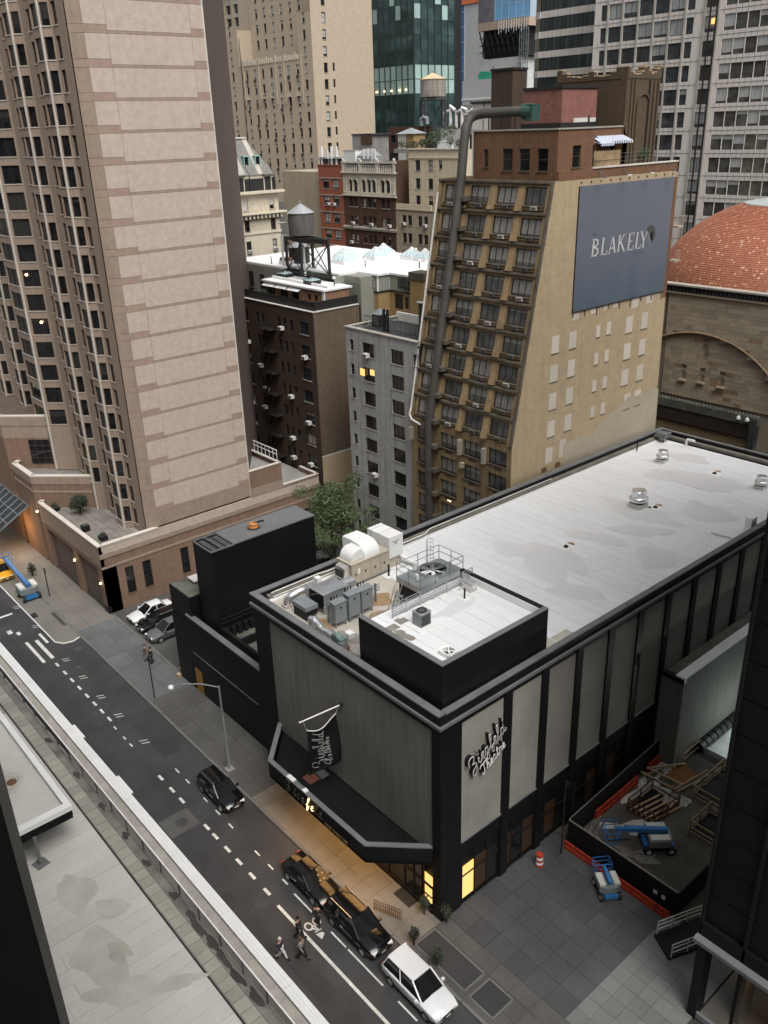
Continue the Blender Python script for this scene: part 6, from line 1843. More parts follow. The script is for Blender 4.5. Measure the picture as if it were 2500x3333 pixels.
wC = winproto(1.72, 1.42, 'mull2', 'frame_dark', 'glass', 0.16, 'sill_stone', 0.06, 0.08)
wD = winproto(0.66, 1.35, 'double', 'frame_dark', 'glass_black', 0.16, None, 0.05)
ws = []
for k in range(10):
 z = 24.68 - 2.68 * k
 if z < 0.2:
  break
 for xc in (-80.95, -93.65):
  ws.append((xc + 98, z, wC))
 for xc in (-83.5, -84.8, -86.0, -89.5, -90.65):
  ws.append((xc + 98, z + 0.03, wD))
facade(db, 'db_brick', (-98, 57.0), 0, 0, 19.0, 0, 27.4, ws)
facade(db, 'db_side', (-79.0, 57.0), R90, 0, 6.6, 10.3, 27.4)
MB().box(-79.3, -79.0, 57.0, 63.6, 10.15, 10.3).build('ledge', M['offwhite'], db)
facade(db, 'bl_wall', (-79.0, 57.0), R90, 0, 6.6, 0, 10.15, (), 'side_wall')
MB().box(-97.9, -79.2, 57.25, 80, 0, 27.2).build('core', M['frame_dark'], db)
MB().box(-98, -79.05, 57.1, 63.5, 27.2, 27.3).build('roof', M['roof_dark'], db)
for k in range(9):
 MB().box(-98 + k * 2.11, -98 + k * 2.11 + 2.08, 56.9, 57.25, 27.4, 27.5).build('coping_stone', M['offwhite'], db)
for k in range(4):
 MB().box(-79.25, -78.9, 57.25 + k * 1.58, 57.25 + k * 1.58 + 1.56, 27.4, 27.5).build('coping_stone', M['offwhite'], db)
rn = random.Random(4)
for x, k in ((-94.0, 0), (-92.9, 1), (-94.8, 2), (-93.9, 3), (-93.3, 4), (-93.4, 5), (-85.2, 0), (-90.4, 2), (-84.2, 3), (-84.5, 5), (-80.8, 1), (-80.9, 4), (-89.6, 3), (-90.2, 4), (-81.0, 6), (-84.6, 6)):
 ac(db, x, 56.85, 24.66 - 2.68 * k - (0.1 if k % 2 else 0), 0)
fe = thing('fire_escape', 'black iron fire escape on the dark brick rear front', 'fire escape', (-88, 56.5, 3))
for k in range(8):
 z = 24.5 - 2.68 * k
 MB().box(-89.2, -86.6, 56.0, 56.95, z - 0.06, z).build('platform', M['frame_dark'], fe)
 gr_ = MB()
 for a_ in (0.45, 0.9):
  gr_.bar((-89.2, 56.0, z + a_), (-86.6, 56.0, z + a_), 0.04)
 for i in range(8):
  gr_.bar((-89.2 + i * 0.37, 56.0, z), (-89.2 + i * 0.37, 56.0, z + 0.9), 0.03)
 gr_.build('guard', M['frame_dark'], fe)
 MB().bar((-88.9, 56.2, z - 2.68), (-87.0, 56.2, z), 0.35, 0.06).build('stair_flight', M['frame_dark'], fe)
sf_ = thing('roof_screen', 'black slatted screen fence along the edge of the dark brick roof', 'fence', (-88, 57.4, 27.3))
for k in range(26):
 MB().box(-97 + k * 0.69, -97 + k * 0.69 + 0.66, 57.35, 57.41, 27.35, 28.45).build('fence_panel', M['frame_dark'], sf_)
for k in range(9):
 MB().box(-79.25, -79.19, 57.42 + k * 0.69, 57.42 + k * 0.69 + 0.66, 27.35, 28.5).build('fence_panel', M['frame_dark'], sf_)
for k in range(10):
 MB().box(-97 + k * 1.97, -96.9 + k * 1.97, 57.42, 57.5, 27.3, 28.5).build('post', M['frame_dark'], sf_)
ph = thing('penthouse', 'brick penthouse with a white flat roof and sun blinds behind the black screen', 'penthouse', (-86, 61, 27.3))
M['ph_brick'] = brick('ph_brick', (0.27, 0.155, 0.10), bw=0.26, bh=0.085, var=0.2)
M['siding'] = plain('siding', (0.25, 0.255, 0.215), 0.7, var=0.1)
facade(ph, 'ph_brick', (-92.0, 59.2), 0, 0, 12.3, 27.3, 29.35, [(1.6, 27.4, winproto(1.7, 1.7, 'mull2', 'frame_dark', 'glass_black', 0.15)), (4.3, 27.4, winproto(1.6, 1.7, 'mull2', 'frame_dark', 'glass_black', 0.15)), (6.6, 27.35, winproto(1.4, 1.8, 'mull2', 'frame_dark', 'glass_black', 0.15)), (9.4, 28.1, winproto(0.6, 0.7, 'single', 'frame_dark', 'glass_black', 0.12)), (10.7, 28.1, winproto(0.6, 0.7, 'single', 'frame_dark', 'glass_black', 0.12))])
facade(ph, 'ph_brick', (-79.7, 59.2), R90, 0, 3.6, 27.3, 29.35)
MB().box(-92.2, -79.55, 59.0, 63.2, 29.35, 29.55).build('roof', M['roof_white'], ph)
MB().box(-80.1, -79.66, 59.16, 59.3, 27.3, 29.35).build('corner_board', M['white'], ph)
for k in range(3):
 MB()._add([(-91.6 + k * 2.6, 59.2, 29.25), (-89.2 + k * 2.6, 59.2, 29.25), (-89.2 + k * 2.6, 58.6, 28.95), (-91.6 + k * 2.6, 58.6, 28.95)], [(3, 2, 1, 0), (0, 1, 2, 3)]).build('sun_blind', M['white'], ph)
MB().bar((-92.0, 60.6, 29.7), (-80.2, 60.2, 29.7), 0.28, 0.22).build('roof_duct', M['white'], ph)
shrub('penthouse_shrub', 'grey green shrub in front of the penthouse glass behind the black screen', -91.0, 58.5, 27.3, 1.4, 0.8, 400, 'shrub', None, ('leaf_dark', 'leaf_mid'), 0.15, seed=12)
shrub('roof_bush', 'small dark bush at the far left of the dark brick roof', -96.0, 58.4, 27.3, 1.0, 0.6, 250, 'shrub', None, ('leaf_dark', 'leaf_mid'), 0.15, seed=13)
wr = thing('white_roof_building', 'ochre brick building with a pale siding top storey and long bright white roof', 'building', (-80, 70, 0))
M['ochre'] = brick('ochre_brick', (0.38, 0.265, 0.125), bw=0.28, bh=0.09, var=0.14, streak=0.35)
def siding_wall(p, q, z0, z1):
 d = Vector((q[0] - p[0], q[1] - p[1], 0))
 L = d.length
 d.normalize()
 nx, ny = d.y, -d.x
 z = z0
 mb = MB()
 while z < z1 - 0.01:
  h = min(0.2, z1 - z)
  a_, b_ = Vector((p[0], p[1], z)), Vector((q[0], q[1], z))
  n_ = Vector((nx, ny, 0))
  mb.face([a_ + n_ * 0.05, b_ + n_ * 0.05, b_ + n_ * 0.015 + Vector((0, 0, h)), a_ + n_ * 0.015 + Vector((0, 0, h))])
  mb.face([a_ + n_ * 0.015, b_ + n_ * 0.015, b_ + n_ * 0.05, a_ + n_ * 0.05])
  z += h
 return mb.build('siding', M['siding'], wr)
facade(wr, 'ochre', (-82.0, 66.0), 0, 0, 3.7, 0, 28.55)
facade(wr, 'ochre', (-78.3, 66.0), R90, 0, 1.8, 0, 28.55)
facade(wr, 'ochre', (-78.3, 67.8), 0, 0, 18.0, 0, 28.55, [(1.6, 26.5, winproto(1.5, 1.8, 'mull2', 'frame_dark', 'glass_black', 0.15)), (3.0, 26.7, winproto(0.7, 1.4, 'single', 'frame_dark', 'glass_black', 0.15)), (5.2, 26.9, winproto(0.5, 1.0, 'single', 'frame_dark', 'glass_black', 0.15))])
for p, q in (((-82.0, 62.5), (-82.0, 66.0)), ((-82.0, 66.0), (-78.3, 66.0)), ((-78.3, 66.0), (-78.3, 67.8)), ((-78.3, 67.8), (-71.4, 67.8)), ((-104, 62.3), (-92.2, 62.3))):
 siding_wall(p, q, 28.6 if p[0] > -90 else 27.3, 30.4)
mb = MB()
for a_, b_, c_ in ((-82.1, -78.2, 65.9), (-78.3, -60.3, 67.7)):
 mb.box(a_, b_, c_, c_ + 0.1, 28.5, 28.65)
mb.box(-78.3, -78.2, 66.0, 67.7, 28.5, 28.65)
mb.build('belt_course', M['frame_dark'], wr)
MB().prism([(-104, 62.3), (-92.1, 62.3), (-92.1, 63.3), (-82.0, 63.3), (-82.0, 65.8), (-78.1, 65.8), (-78.1, 67.6), (-71.2, 67.6), (-71.2, 80), (-104, 80)], 30.4, 30.62).build('roof', M['roof_white'], wr)
MB().box(-104, -79, 64.0, 79.8, 20, 30.4).build('core', M['siding'], wr)
MB().box(-79, -60.3, 68.0, 79.8, 0, 30.0).build('core', M['ochre'], wr)
for x, y in ((-82.0, 66.0), (-78.3, 66.0), (-78.3, 67.8)):
 MB().box(x - 0.08, x + 0.08, y - 0.1, y + 0.06, 28.6, 30.4).build('corner_board', M['white'], wr)
for x, y, st_ in ((-80.35, 65.95, 1), (-79.0, 65.95, 1), (-76.0, 67.75, 0)):
 pr = winproto(0.5 if st_ else 1.1, 1.0, 'single', 'frame_white' if st_ else 'frame_dark', 'glass_pale', 0.02, None, 0.09)
 f = put('window', pr[0], wr, (x, y - 0.1, 29.1))
 c_ = put_child('pane', pr[1], f)
 c_.location = (0, 0, 0.5)
for x, z0 in ((-99.5, 27.6), (-97.0, 27.4)):
 pr = winproto(0.9, 1.9, 'mull2', 'frame_dark', 'glass_black', 0.05)
 f = put('window', pr[0], wr, (x, 62.2, z0))
 c_ = put_child('pane', pr[1], f)
 c_.location = (0, 0, 0.9)
M['sky_glass'] = plain('skylight_glass', (0.42, 0.55, 0.58), 0.15, var=0.12)
def skylight(x, y, z, s, h, lab, mat='sky_glass', fr_='white'):
 t = thing('skylight', lab, 'skylight', (x, y, z), 'pyramid skylights on the white roof')
 MB().box(x - s, x + s, y - s, y + s, z, z + 0.45).build('curb', M[fr_], t)
 mb = MB()
 zz = z + 0.45
 top = 0.15 * s
 mb._add([(x - s, y - s, zz), (x + s, y - s, zz), (x + s, y + s, zz), (x - s, y + s, zz), (x - top, y - top, zz + h), (x + top, y - top, zz + h), (x + top, y + top, zz + h), (x - top, y + top, zz + h)], [(4, 5, 6, 7), (0, 1, 5, 4), (1, 2, 6, 5), (2, 3, 7, 6), (3, 0, 4, 7)])
 mb.build('glazing', M[mat], t)
 rb = MB()
 for i in range(4):
  for f in (0.0, 0.33, 0.66):
   a0, a1 = [(-s, -s), (s, -s), (s, s), (-s, s)][i], [(-s, -s), (s, -s), (s, s), (-s, s)][(i + 1) % 4]
   bx, by = a0[0] + (a1[0] - a0[0]) * f, a0[1] + (a1[1] - a0[1]) * f
   rb.bar((x + bx, y + by, zz + 0.02), (x + bx * 0.15, y + by * 0.15, zz + h + 0.03), 0.07)
 rb.build('glazing_bars', M[fr_], t)
 MB().lathe((x, y, zz + h), [(0.3 * s, 0), (0.25 * s, 0.12), (0.02, 0.25)], 8).build('finial', M[fr_], t)
for x, y, s, h, lb in ((-88.0, 74.0, 1.25, 0.9, 'white pyramid skylight second from the water tower legs'), (-91.8, 72.0, 1.2, 0.8, 'white pyramid skylight close behind the water tower'), (-89.9, 77.0, 1.1, 0.9, 'white pyramid skylight nearest the red brick building'), (-84.4, 77.0, 1.1, 0.8, 'white pyramid skylight below the ornate brown building, left of a pair'), (-81.9, 77.0, 1.1, 0.8, 'white pyramid skylight below the ornate brown building, right of a pair'), (-88.4, 69.3, 1.3, 0.8, 'white pyramid skylight in front of the others by the roof edge')):
 skylight(x, y, 30.62, s, h, lb)
skylight(-91.2, 61.9, 29.56, 0.75, 0.35, 'flat dark framed skylight left of the water tower front leg', 'sky_glass', 'frame_dark')
skylight(-84.2, 60.9, 29.56, 0.75, 0.35, 'flat dark framed skylight right of the water tower front leg', 'sky_glass', 'frame_dark')
for i, (x, y) in enumerate(((-95.5, 62.9), (-84.0, 68.9), (-77.6, 72.0), (-75.0, 73.0), (-72.8, 74.0), (-81.0, 61.7), (-85.8, 79.0))):
 t = thing('vent_pipe', 'round capped roof vent, %s' % ('on the white roof by the tall tan tower', 'beside the front skylight of the white roof', 'middle of the white roof right of the skylights', 'right part of the white roof', 'far right of the white roof near the chimney', 'at the right end of the penthouse roof', 'at the back edge of the white roof under the brown building')[i], 'vent', (x, y, 30.6), 'thin vents on the white roofs')
 z0 = 29.55 if y < 62 else 30.6
 MB().tube([(x, y, z0), (x, y, z0 + 0.75)], 0.06, 6).build('pipe', M['frame_dark'], t)
 MB().lathe((x, y, z0 + 0.75), [(0.03, 0), (0.19, 0.04), (0.2, 0.16), (0.12, 0.3), (0.02, 0.33)], 10).build('cap', M['white'], t)
hv = thing('roof_units', 'low white box with red brick cap on the roof by the tan tower', 'box', (-97.0, 64.0, 30.6))
MB().box(-94.6, -92.9, 63.4, 64.6, 30.62, 31.1).build('curb', M['white'], hv)
MB().box(-94.5, -93.0, 63.5, 64.5, 31.1, 31.45).build('brick_cap', M['ph_brick'], hv)
ck = thing('chimney', 'stained ochre chimney with a dark cap at the right end of the white roof', 'chimney', (-73, 68, 27))
MB().box(-74.1, -71.9, 67.3, 69.0, 26.0, 30.3).build('shaft', M['ochre'], ck)
MB().box(-74.25, -71.8, 67.15, 69.1, 30.3, 31.1).build('cap', M['bl_grime'], ck)
for x in (-81.2, -80.7):
 MB().bar((x, 64.9, 27.0), (x, 64.9, 29.3), 0.18).build('post', M['frame_dark'], wr)
cc = thing('potted_cypress', 'pair of slim dark columnar shrubs on the siding balcony', 'shrub', (-75.0, 67.3, 28.6))
for dx in (0, 0.45):
 mb = MB()
 leaf_cloud(mb, [(-75.0 + dx, 67.35, 29.6, 0.2, 0.2, 1.1)], 160, 0.16, random.Random(8 + int(dx * 10)))
 mb.build('foliage', [M['leaf_dark'], M['leaf_dark']], cc)
def water_tower(lab, legs, zfoot, zplat, c, r, ztank0, ztank1, zapex, tank, roof, name='water_tower', frame='frame_dark'):
 t = thing(name, lab, 'water tower', (c[0], c[1], zfoot))
 for x, y in legs:
  MB().bar((x, y, zfoot), (x, y, zplat), 0.26).build('leg', M[frame], t)
 br = MB()
 for i in range(4):
  a_, b_ = legs[i], legs[(i + 1) % 4]
  br.bar((*a_, zfoot + 0.3), (*b_, zplat - 0.3), 0.09)
  br.bar((*b_, zfoot + 0.3), (*a_, zplat - 0.3), 0.09)
  br.bar((*a_, zfoot + 0.25), (*b_, zfoot + 0.25), 0.1)
 br.build('bracing', M[frame], t)
 pf = MB()
 for i in range(4):
  a_, b_ = legs[i], legs[(i + 1) % 4]
  pf.bar((*a_, zplat), (*b_, zplat), 0.22, 0.5)
 mx = [sum(p[0] for p in legs) / 4, sum(p[1] for p in legs) / 4]
 for f in (0.2, 0.4, 0.6, 0.8):
  a_ = [legs[0][d] + (legs[1][d] - legs[0][d]) * f for d in (0, 1)]
  b_ = [legs[3][d] + (legs[2][d] - legs[3][d]) * f for d in (0, 1)]
  pf.bar((*a_, zplat + 0.2), (*b_, zplat + 0.2), 0.14, 0.2)
 pf.build('platform', M[frame], t)
 n = 44
 for k in range(n):
  a0, a1 = 2 * math.pi * k / n + 0.008, 2 * math.pi * (k + 1) / n - 0.008
  MB().prism([(c[0] + r * math.cos(a0), c[1] + r * math.sin(a0)), (c[0] + r * math.cos(a1), c[1] + r * math.sin(a1)), (c[0] + (r - 0.1) * math.cos(a1), c[1] + (r - 0.1) * math.sin(a1)), (c[0] + (r - 0.1) * math.cos(a0), c[1] + (r - 0.1) * math.sin(a0))], ztank0, ztank1).build('stave', M[tank], t)
 MB().lathe((c[0], c[1], ztank0), [(r - 0.1, 0.02), (r - 0.1, ztank1 - ztank0 - 0.02)], 30).build('lining', M['frame_dark'], t)
 h = ztank1 - ztank0
 for k in range(9):
  z = ztank0 + h * (0.06 + 0.105 * k)
  MB().lathe((c[0], c[1], z), [(r + 0.0, 0), (r + 0.02, 0.0), (r + 0.02, 0.03), (r, 0.03)], 36, False).build('hoop', M['frame_dark'], t)
 nr = 12
 for k in range(nr):
  a0, a1 = 2 * math.pi * k / nr, 2 * math.pi * (k + 1) / nr
  MB().face([(c[0] + (r + 0.14) * math.cos(a0), c[1] + (r + 0.14) * math.sin(a0), ztank1 - 0.05), (c[0] + (r + 0.14) * math.cos(a1), c[1] + (r + 0.14) * math.sin(a1), ztank1 - 0.05), (c[0], c[1], zapex)]).build('roof_panel', M[roof], t)
 MB().lathe((c[0], c[1], zapex - 0.1), [(0.12, 0), (0.12, 0.2), (0.02, 0.35)], 8).build('finial', M['greysteel'], t)
 return t
M['stave_dark'] = plain('stave_dark', (0.145, 0.14, 0.13), 0.85, var=0.3, scale=2, vary_obj=0.16, streak=0.4)
M['stave_pale'] = plain('stave_pale', (0.36, 0.33, 0.29), 0.85, var=0.25, scale=2, vary_obj=0.14, streak=0.3)
M['zinc'] = plain('zinc', (0.40, 0.42, 0.44), 0.4, 0.3, var=0.12, vary_obj=0.12)
M['tan_roof'] = plain('tan_roof', (0.60, 0.44, 0.27), 0.6, var=0.12, vary_obj=0.08)
LEGS = [(-87.35, 61.79), (-83.48, 63.0), (-88.3, 64.2), (-92.16, 63.04)]
CEN = (-88.6, 63.0)
wt = water_tower('dark wooden water tank with grey conical roof on black steel legs above white roofs', LEGS, 30.0, 34.15, CEN, 1.53, 34.65, 37.2, 38.25, 'stave_dark', 'zinc')
pt = MB()
pt.tube([(-90.0, 62.6, 37.3), (-90.4, 62.4, 37.0), (-90.4, 62.4, 36.4)], 0.1, 6)
pt.tube([(-91.9, 62.0, 35.9), (-90.2, 62.2, 36.0)], 0.1, 6)
pt.tube([(-91.6, 62.2, 34.45), (-90.0, 62.2, 34.5)], 0.1, 6)
pt.tube([(-92.4, 62.6, 30.2), (-92.4, 62.6, 34.3)], 0.16, 6)
pt.tube([(-87.6, 62.4, 30.0), (-87.6, 62.4, 34.3)], 0.14, 6)
pt.build('pipe', M['offwhite'], wt)
dk_ = thing('roof_tank', 'short dark round tank with pale cap between the near water tower legs', 'tank', (-93.7, 66.0, 30.6))
MB().lathe((-93.7, 66.0, 30.62), [(1.35, 0), (1.35, 2.0)], 24).build('drum', M['frame_dark'], dk_, smooth=False)
MB().lathe((-93.7, 66.0, 32.6), [(1.45, 0), (0.05, 0.75)], 14).build('cap', M['zinc'], dk_)
M['cream_stone'] = brick('cream_stone', (0.58, 0.52, 0.41), bw=0.9, bh=0.38, var=0.07, streak=0.3, big=0.12, mortar=(0.46, 0.41, 0.33))
M['cream_plain'] = plain('cream_plain', (0.62, 0.56, 0.44), 0.85, var=0.1, scale=0.6, streak=0.3)
M['slate'] = plain('slate', (0.20, 0.195, 0.18), 0.7, var=0.25, scale=1.5, streak=0.3)
M['copper'] = plain('copper_green', (0.22, 0.42, 0.36), 0.7, var=0.2)
ms_ = thing('mansard_building', 'cream stone building with a grey mansard roof, green copper dormers and a bracketed cornice', 'building', (-115, 68, 0))
XM = -112.0
wE = winproto(0.85, 1.7, 'double', 'frame_dark', 'glass', 0.18, 'sill_stone', 0.06)
yl = (68.08, 70.1, 74.62)
facade(ms_, 'cream_plain', (XM, 59.5), R90, 0, 16.3, 14.0, 32.55, [(y - 59.5, 29.85 - 2.85 * k, wE) for k in range(6) for y in yl + (61.5, 64.5)])
facade(ms_, 'cream_stone', (XM, 59.5), R90, 0, 16.3, 32.55, 38.2, [(y - 59.5, 32.9, winproto(0.85, 1.6, 'double', 'frame_dark', 'glass_black', 0.18, 'sill_stone', 0.06)) for y in yl] + [(y - 59.5, 35.72, winproto(0.85, 1.6, 'double', 'frame_white', 'glass_pale', 0.18, 'sill_stone', 0.06)) for y in yl])
facade(ms_, 'cream_plain', (XM - 26, 75.8), math.pi, -26, 0, 14, 40.4)
MB().box(XM - 25, XM - 0.3, 59.6, 75.7, 14, 40).build('core', M['frame_dark'], ms_)
for z0, z1, o_ in ((32.45, 32.75, 0.15), (38.0, 38.35, 0.75), (35.2, 35.45, 0.85)):
 MB().box(XM - 0.2, XM + o_, 59.3, 75.8 + o_, z0, z1).build('cornice', M['cream_plain'], ms_)
MB().box(XM - 0.1, XM + 0.3, 59.3, 76.0, 34.45, 34.6).build('cornice', M['bl_grime'], ms_)
for k in range(24):
 y_ = 60.0 + k * 0.68
 MB().box(XM, XM + 0.6, y_, y_ + 0.3, 34.62, 35.2).build('bracket', M['cream_plain'], ms_)
MB().box(XM - 0.05, XM + 0.06, 59.5, 75.8, 34.6, 35.2).build('frieze', M['bl_grime'], ms_)
facade(ms_, 'cream_plain', (XM - 0.4, 59.5), R90, 0, 15.9, 38.3, 40.5, [(y - 59.5, 38.5, winproto(0.9, 1.75, 'double', 'frame_white', 'glass_black', 0.15, None, 0.08)) for y in (67.6, 69.75, 74.4)])
for y in (67.6, 69.75, 74.4):
 MB().box(XM - 0.35, XM + 0.05, y - 0.75, y + 0.75, 40.3, 40.5).build('dormer_head', M['bl_grime'], ms_)
 MB().bar((XM - 0.36, y - 0.62, 38.35), (XM - 0.36, y - 0.62, 40.3), 0.14).build('jamb', M['cream_plain'], ms_)
 MB().bar((XM - 0.36, y + 0.62, 38.35), (XM - 0.36, y + 0.62, 40.3), 0.14).build('jamb', M['cream_plain'], ms_)
mans = MB()
mans.face([(XM - 0.2, 59.5, 40.5), (XM - 0.2, 75.6, 40.5), (XM - 2.6, 72.6, 45.3), (XM - 2.6, 59.5, 45.3)])
mans.face([(XM - 0.2, 75.6, 40.5), (XM - 25, 75.6, 40.5), (XM - 25, 72.6, 45.3), (XM - 2.6, 72.6, 45.3)])
mans.face([(XM - 2.6, 59.5, 45.3), (XM - 2.6, 72.6, 45.3), (XM - 25, 72.6, 45.3), (XM - 25, 59.5, 45.3)])
mans.build('mansard', M['slate'], ms_)
M['slate_pale'] = plain('slate_pale', (0.46, 0.44, 0.39), 0.7, var=0.2, scale=2, streak=0.3)
for y0, w_ in ((64.0, 0.9), (66.4, 0.9), (68.3, 1.5), (72.0, 0.75)):
 b_ = MB()
 f0, f1 = 0.02, 0.98
 b_.face([(XM - 0.2 - 2.4 * f0 + 0.03, y0 + 0.9, 40.5 + 4.8 * f0), (XM - 0.2 - 2.4 * f0 + 0.03, y0 + w_ + 0.9, 40.5 + 4.8 * f0), (XM - 0.2 - 2.4 * f1 + 0.03, y0 + w_, 40.5 + 4.8 * f1), (XM - 0.2 - 2.4 * f1 + 0.03, y0, 40.5 + 4.8 * f1)])
 b_.build('bare_strip', M['slate_pale'], ms_)
MB().box(XM - 3.0, XM - 2.4, 59.5, 72.7, 45.3, 45.5).build('ridge_capping', M['offwhite'], ms_)
for y in (67.4, 69.35, 71.4, 73.3):
 X0 = XM - 0.75
 dz = 41.15
 MB().box(X0 - 1.0, X0, y - 0.12 - 0.32, y - 0.32, dz, dz + 1.75).build('dormer_cheek', M['copper'], ms_)
 MB().box(X0 - 1.0, X0, y + 0.32, y + 0.44, dz, dz + 1.75).build('dormer_cheek', M['copper'], ms_)
 MB().box(X0 - 1.2, X0 + 0.06, y - 0.5, y + 0.5, dz + 1.75, dz + 1.87).build('dormer_roof', M['copper'], ms_)
 MB().box(X0 - 0.7, X0 + 0.05, y - 0.46, y + 0.46, dz - 0.1, dz).build('dormer_sill', M['copper'], ms_)
 MB().box(X0 - 0.2, X0 - 0.12, y - 0.32, y + 0.32, dz, dz + 1.75).build('dormer_glass', M['glass_dark'], ms_)
 MB().box(X0 - 0.12, X0 - 0.08, y - 0.32, y + 0.32, dz + 0.8, dz + 0.88).build('dormer_rail', M['frame_dark'], ms_)
for y in (67.0, 69.0, 71.3, 75.5):
 MB().tube([(XM - 0.1, y, 38.3), (XM - 0.2, y, 40.5), (XM - 1.0, y - 0.4, 42.2)], 0.06, 5).build('downpipe', M['frame_dark'], ms_)
for y, z in ((68.08, 35.75), (68.08, 29.9), (70.1, 29.9), (74.62, 29.9)):
 ac(ms_, XM - 0.05, y, z, R90)
YR_ = 95.0
M['red_brick'] = brick('red_brick', (0.36, 0.125, 0.075), bw=0.26, bh=0.085, var=0.15, streak=0.25, big=0.2)
M['orn_brown'] = brick('orn_brown', (0.105, 0.06, 0.042), bw=0.26, bh=0.085, var=0.2, streak=0.25)
M['orn_stone'] = plain('orn_stone', (0.55, 0.51, 0.43), 0.85, var=0.14, scale=1.5, streak=0.4)
M['cream_brick'] = brick('cream_brick', (0.60, 0.52, 0.38), bw=0.28, bh=0.09, var=0.08, streak=0.3, big=0.14)
M['cream_low'] = brick('cream_low', (0.43, 0.37, 0.27), bw=0.28, bh=0.09, var=0.12, streak=0.4, big=0.2)
rbk = thing('red_brick_building', 'narrow red brick building with pale string courses left of the ornate brown one', 'building', (-124, 100, 0))
ws = []
for k in range(8):
 z = 36.95 - 2.72 * k
 for xc in (-125.6, -122.98):
  ws.append((xc + 127.6, z, winproto(1.72, 1.5, 'dh2', 'frame_dark', 'glass_pale', 0.2, 'sill_stone', 0.08)))
facade(rbk, 'red_brick', (-127.6, YR_), 0, 0, 6.75, 10, 40.6, ws)
MB().box(-127.5, -121, 95.3, 106, 10, 40.3).build('core', M['roof_dark'], rbk)
for k in range(8):
 MB().box(-127.6, -120.9, 94.93, 95.01, 38.55 - 2.72 * k, 38.7 - 2.72 * k).build('string_course', M['sill_stone'], rbk)
MB().box(-127.7, -120.8, 94.9, 95.3, 40.6, 40.75).build('coping', M['red_brick'], rbk)
for x, z in ((-124.95, 34.3), (-123.4, 34.3)):
 ac(rbk, x, 94.95, z, 0)
orn = thing('ornate_building', 'dark brown building crowned by pale arched windows and a balustrade of small arches', 'building', (-114, 100, 0))
ws = []
xs_ = (-118.8, -117.58, -115.45, -114.05, -112.88, -110.68, -109.42)
for k in range(8):
 z = 34.3 - 2.84 * k
 for xc in xs_:
  ws.append((xc + 120.85, z, winproto(0.82, 1.38, 'double', 'frame_dark', 'glass_pale' if (k + int(xc)) % 3 else 'glass_black', 0.2, 'sill_stone', 0.06)))
facade(orn, 'orn_brown', (-120.85, YR_), 0, 0, 13.3, 8, 36.0, ws)
facade(orn, 'orn_brown', (-107.55, YR_), R90, 0, 12, 30, 41.45)
MB().box(-120.7, -107.6, 95.4, 106, 8, 40.9).build('core', M['roof_dark'], orn)
zs0_, zs1_ = 36.65, 38.5
facade(orn, 'orn_stone', (-120.85, YR_), 0, 0, 13.3, 36.0, 39.75, [(xc + 120.85, zs0_, winproto(0.86, 1.85, 'double', 'frame_dark', 'glass_black', 0.22, None, 0.05)) for xc in xs_])
for xc in xs_:
 a_ = MB()
 n = 10
 for k in range(n):
  t0, t1 = math.pi * k / n, math.pi * (k + 1) / n
  p = [(xc + 0.43 * math.cos(t), zs1_ - 0.43 + 0.43 * math.sin(t)) for t in (t0, t1)]
  a_.face([(p[0][0], 94.97, p[0][1]), (p[0][0], 94.97, zs1_ + 0.01), (p[1][0], 94.97, zs1_ + 0.01), (p[1][0], 94.97, p[1][1])][::-1] if False else [(p[1][0], 94.97, p[1][1]), (p[0][0], 94.97, p[0][1]), (p[0][0], 94.97, zs1_ + 0.02), (p[1][0], 94.97, zs1_ + 0.02)])
  q = [(xc + 0.62 * math.cos(t), zs1_ - 0.43 + 0.62 * math.sin(t)) for t in (t0, t1)]
  a_.bar((q[0][0], 94.93, q[0][1]), (q[1][0], 94.93, q[1][1]), 0.16, 0.16)
 a_.build('arch', M['orn_stone'], orn)
for xc in (-120.5, -119.95, -118.2, -116.6, -116.0, -114.75, -113.45, -112.2, -111.6, -110.05, -108.7, -108.1, -107.75):
 MB().lathe((xc, 94.9, 36.5), [(0.13, 0), (0.09, 0.1), (0.09, 1.4), (0.15, 1.6)], 8).build('colonnette', M['orn_stone'], orn)
for z0, z1, o_ in ((36.0, 36.2, 0.3), (39.5, 39.75, 0.35), (41.0, 41.25, 0.2)):
 MB().box(-121.0, -107.4, YR_ - o_, YR_ + 0.1, z0, z1).build('cornice', M['orn_stone'], orn)
MB().box(-120.9, -107.5, YR_ + 0.25, YR_ + 0.35, 39.75, 41.0).build('balustrade_back', M['roof_dark'], orn)
for xc, n in ((-118.5, 7), (-114.0, 9), (-110.0, 7)):
 for k in range(n):
  MB().lathe((xc + (k - (n - 1) / 2) * 0.44, YR_, 39.75), [(0.09, 0), (0.12, 0.3), (0.07, 0.7), (0.12, 1.0)], 6).build('baluster', M['orn_stone'], orn)
for xc in (-120.6, -116.3, -112.0, -107.9):
 MB().box(xc - 0.28, xc + 0.28, YR_ - 0.15, YR_ + 0.3, 39.75, 41.45).build('pedestal', M['orn_stone'], orn)
 MB().lathe((xc, YR_, 41.45), [(0.2, 0), (0.25, 0.15), (0.1, 0.3), (0.02, 0.35)], 8).build('urn', M['orn_stone'], orn)
MB().box(-121, -107.4, YR_ - 0.3, YR_ + 0.02, 31.0, 31.25).build('cornice', M['orn_stone'], orn)
for k in range(30):
 MB().box(-120.8 + k * 0.45, -120.6 + k * 0.45, YR_ - 0.25, YR_, 30.75, 31.0).build('bracket', M['orn_stone'], orn)
for x, z in ((-118.4, 31.5), (-113.6, 31.5), (-109.1, 31.5), (-118.9, 28.4)):
 ac(orn, x, 94.95, z, 0)
for x in (-116.6, -112.1):
 MB().box(x - 0.25, x + 0.25, 94.88, 95.01, 31.3, 36.0).build('pilaster', M['orn_brown'], orn)
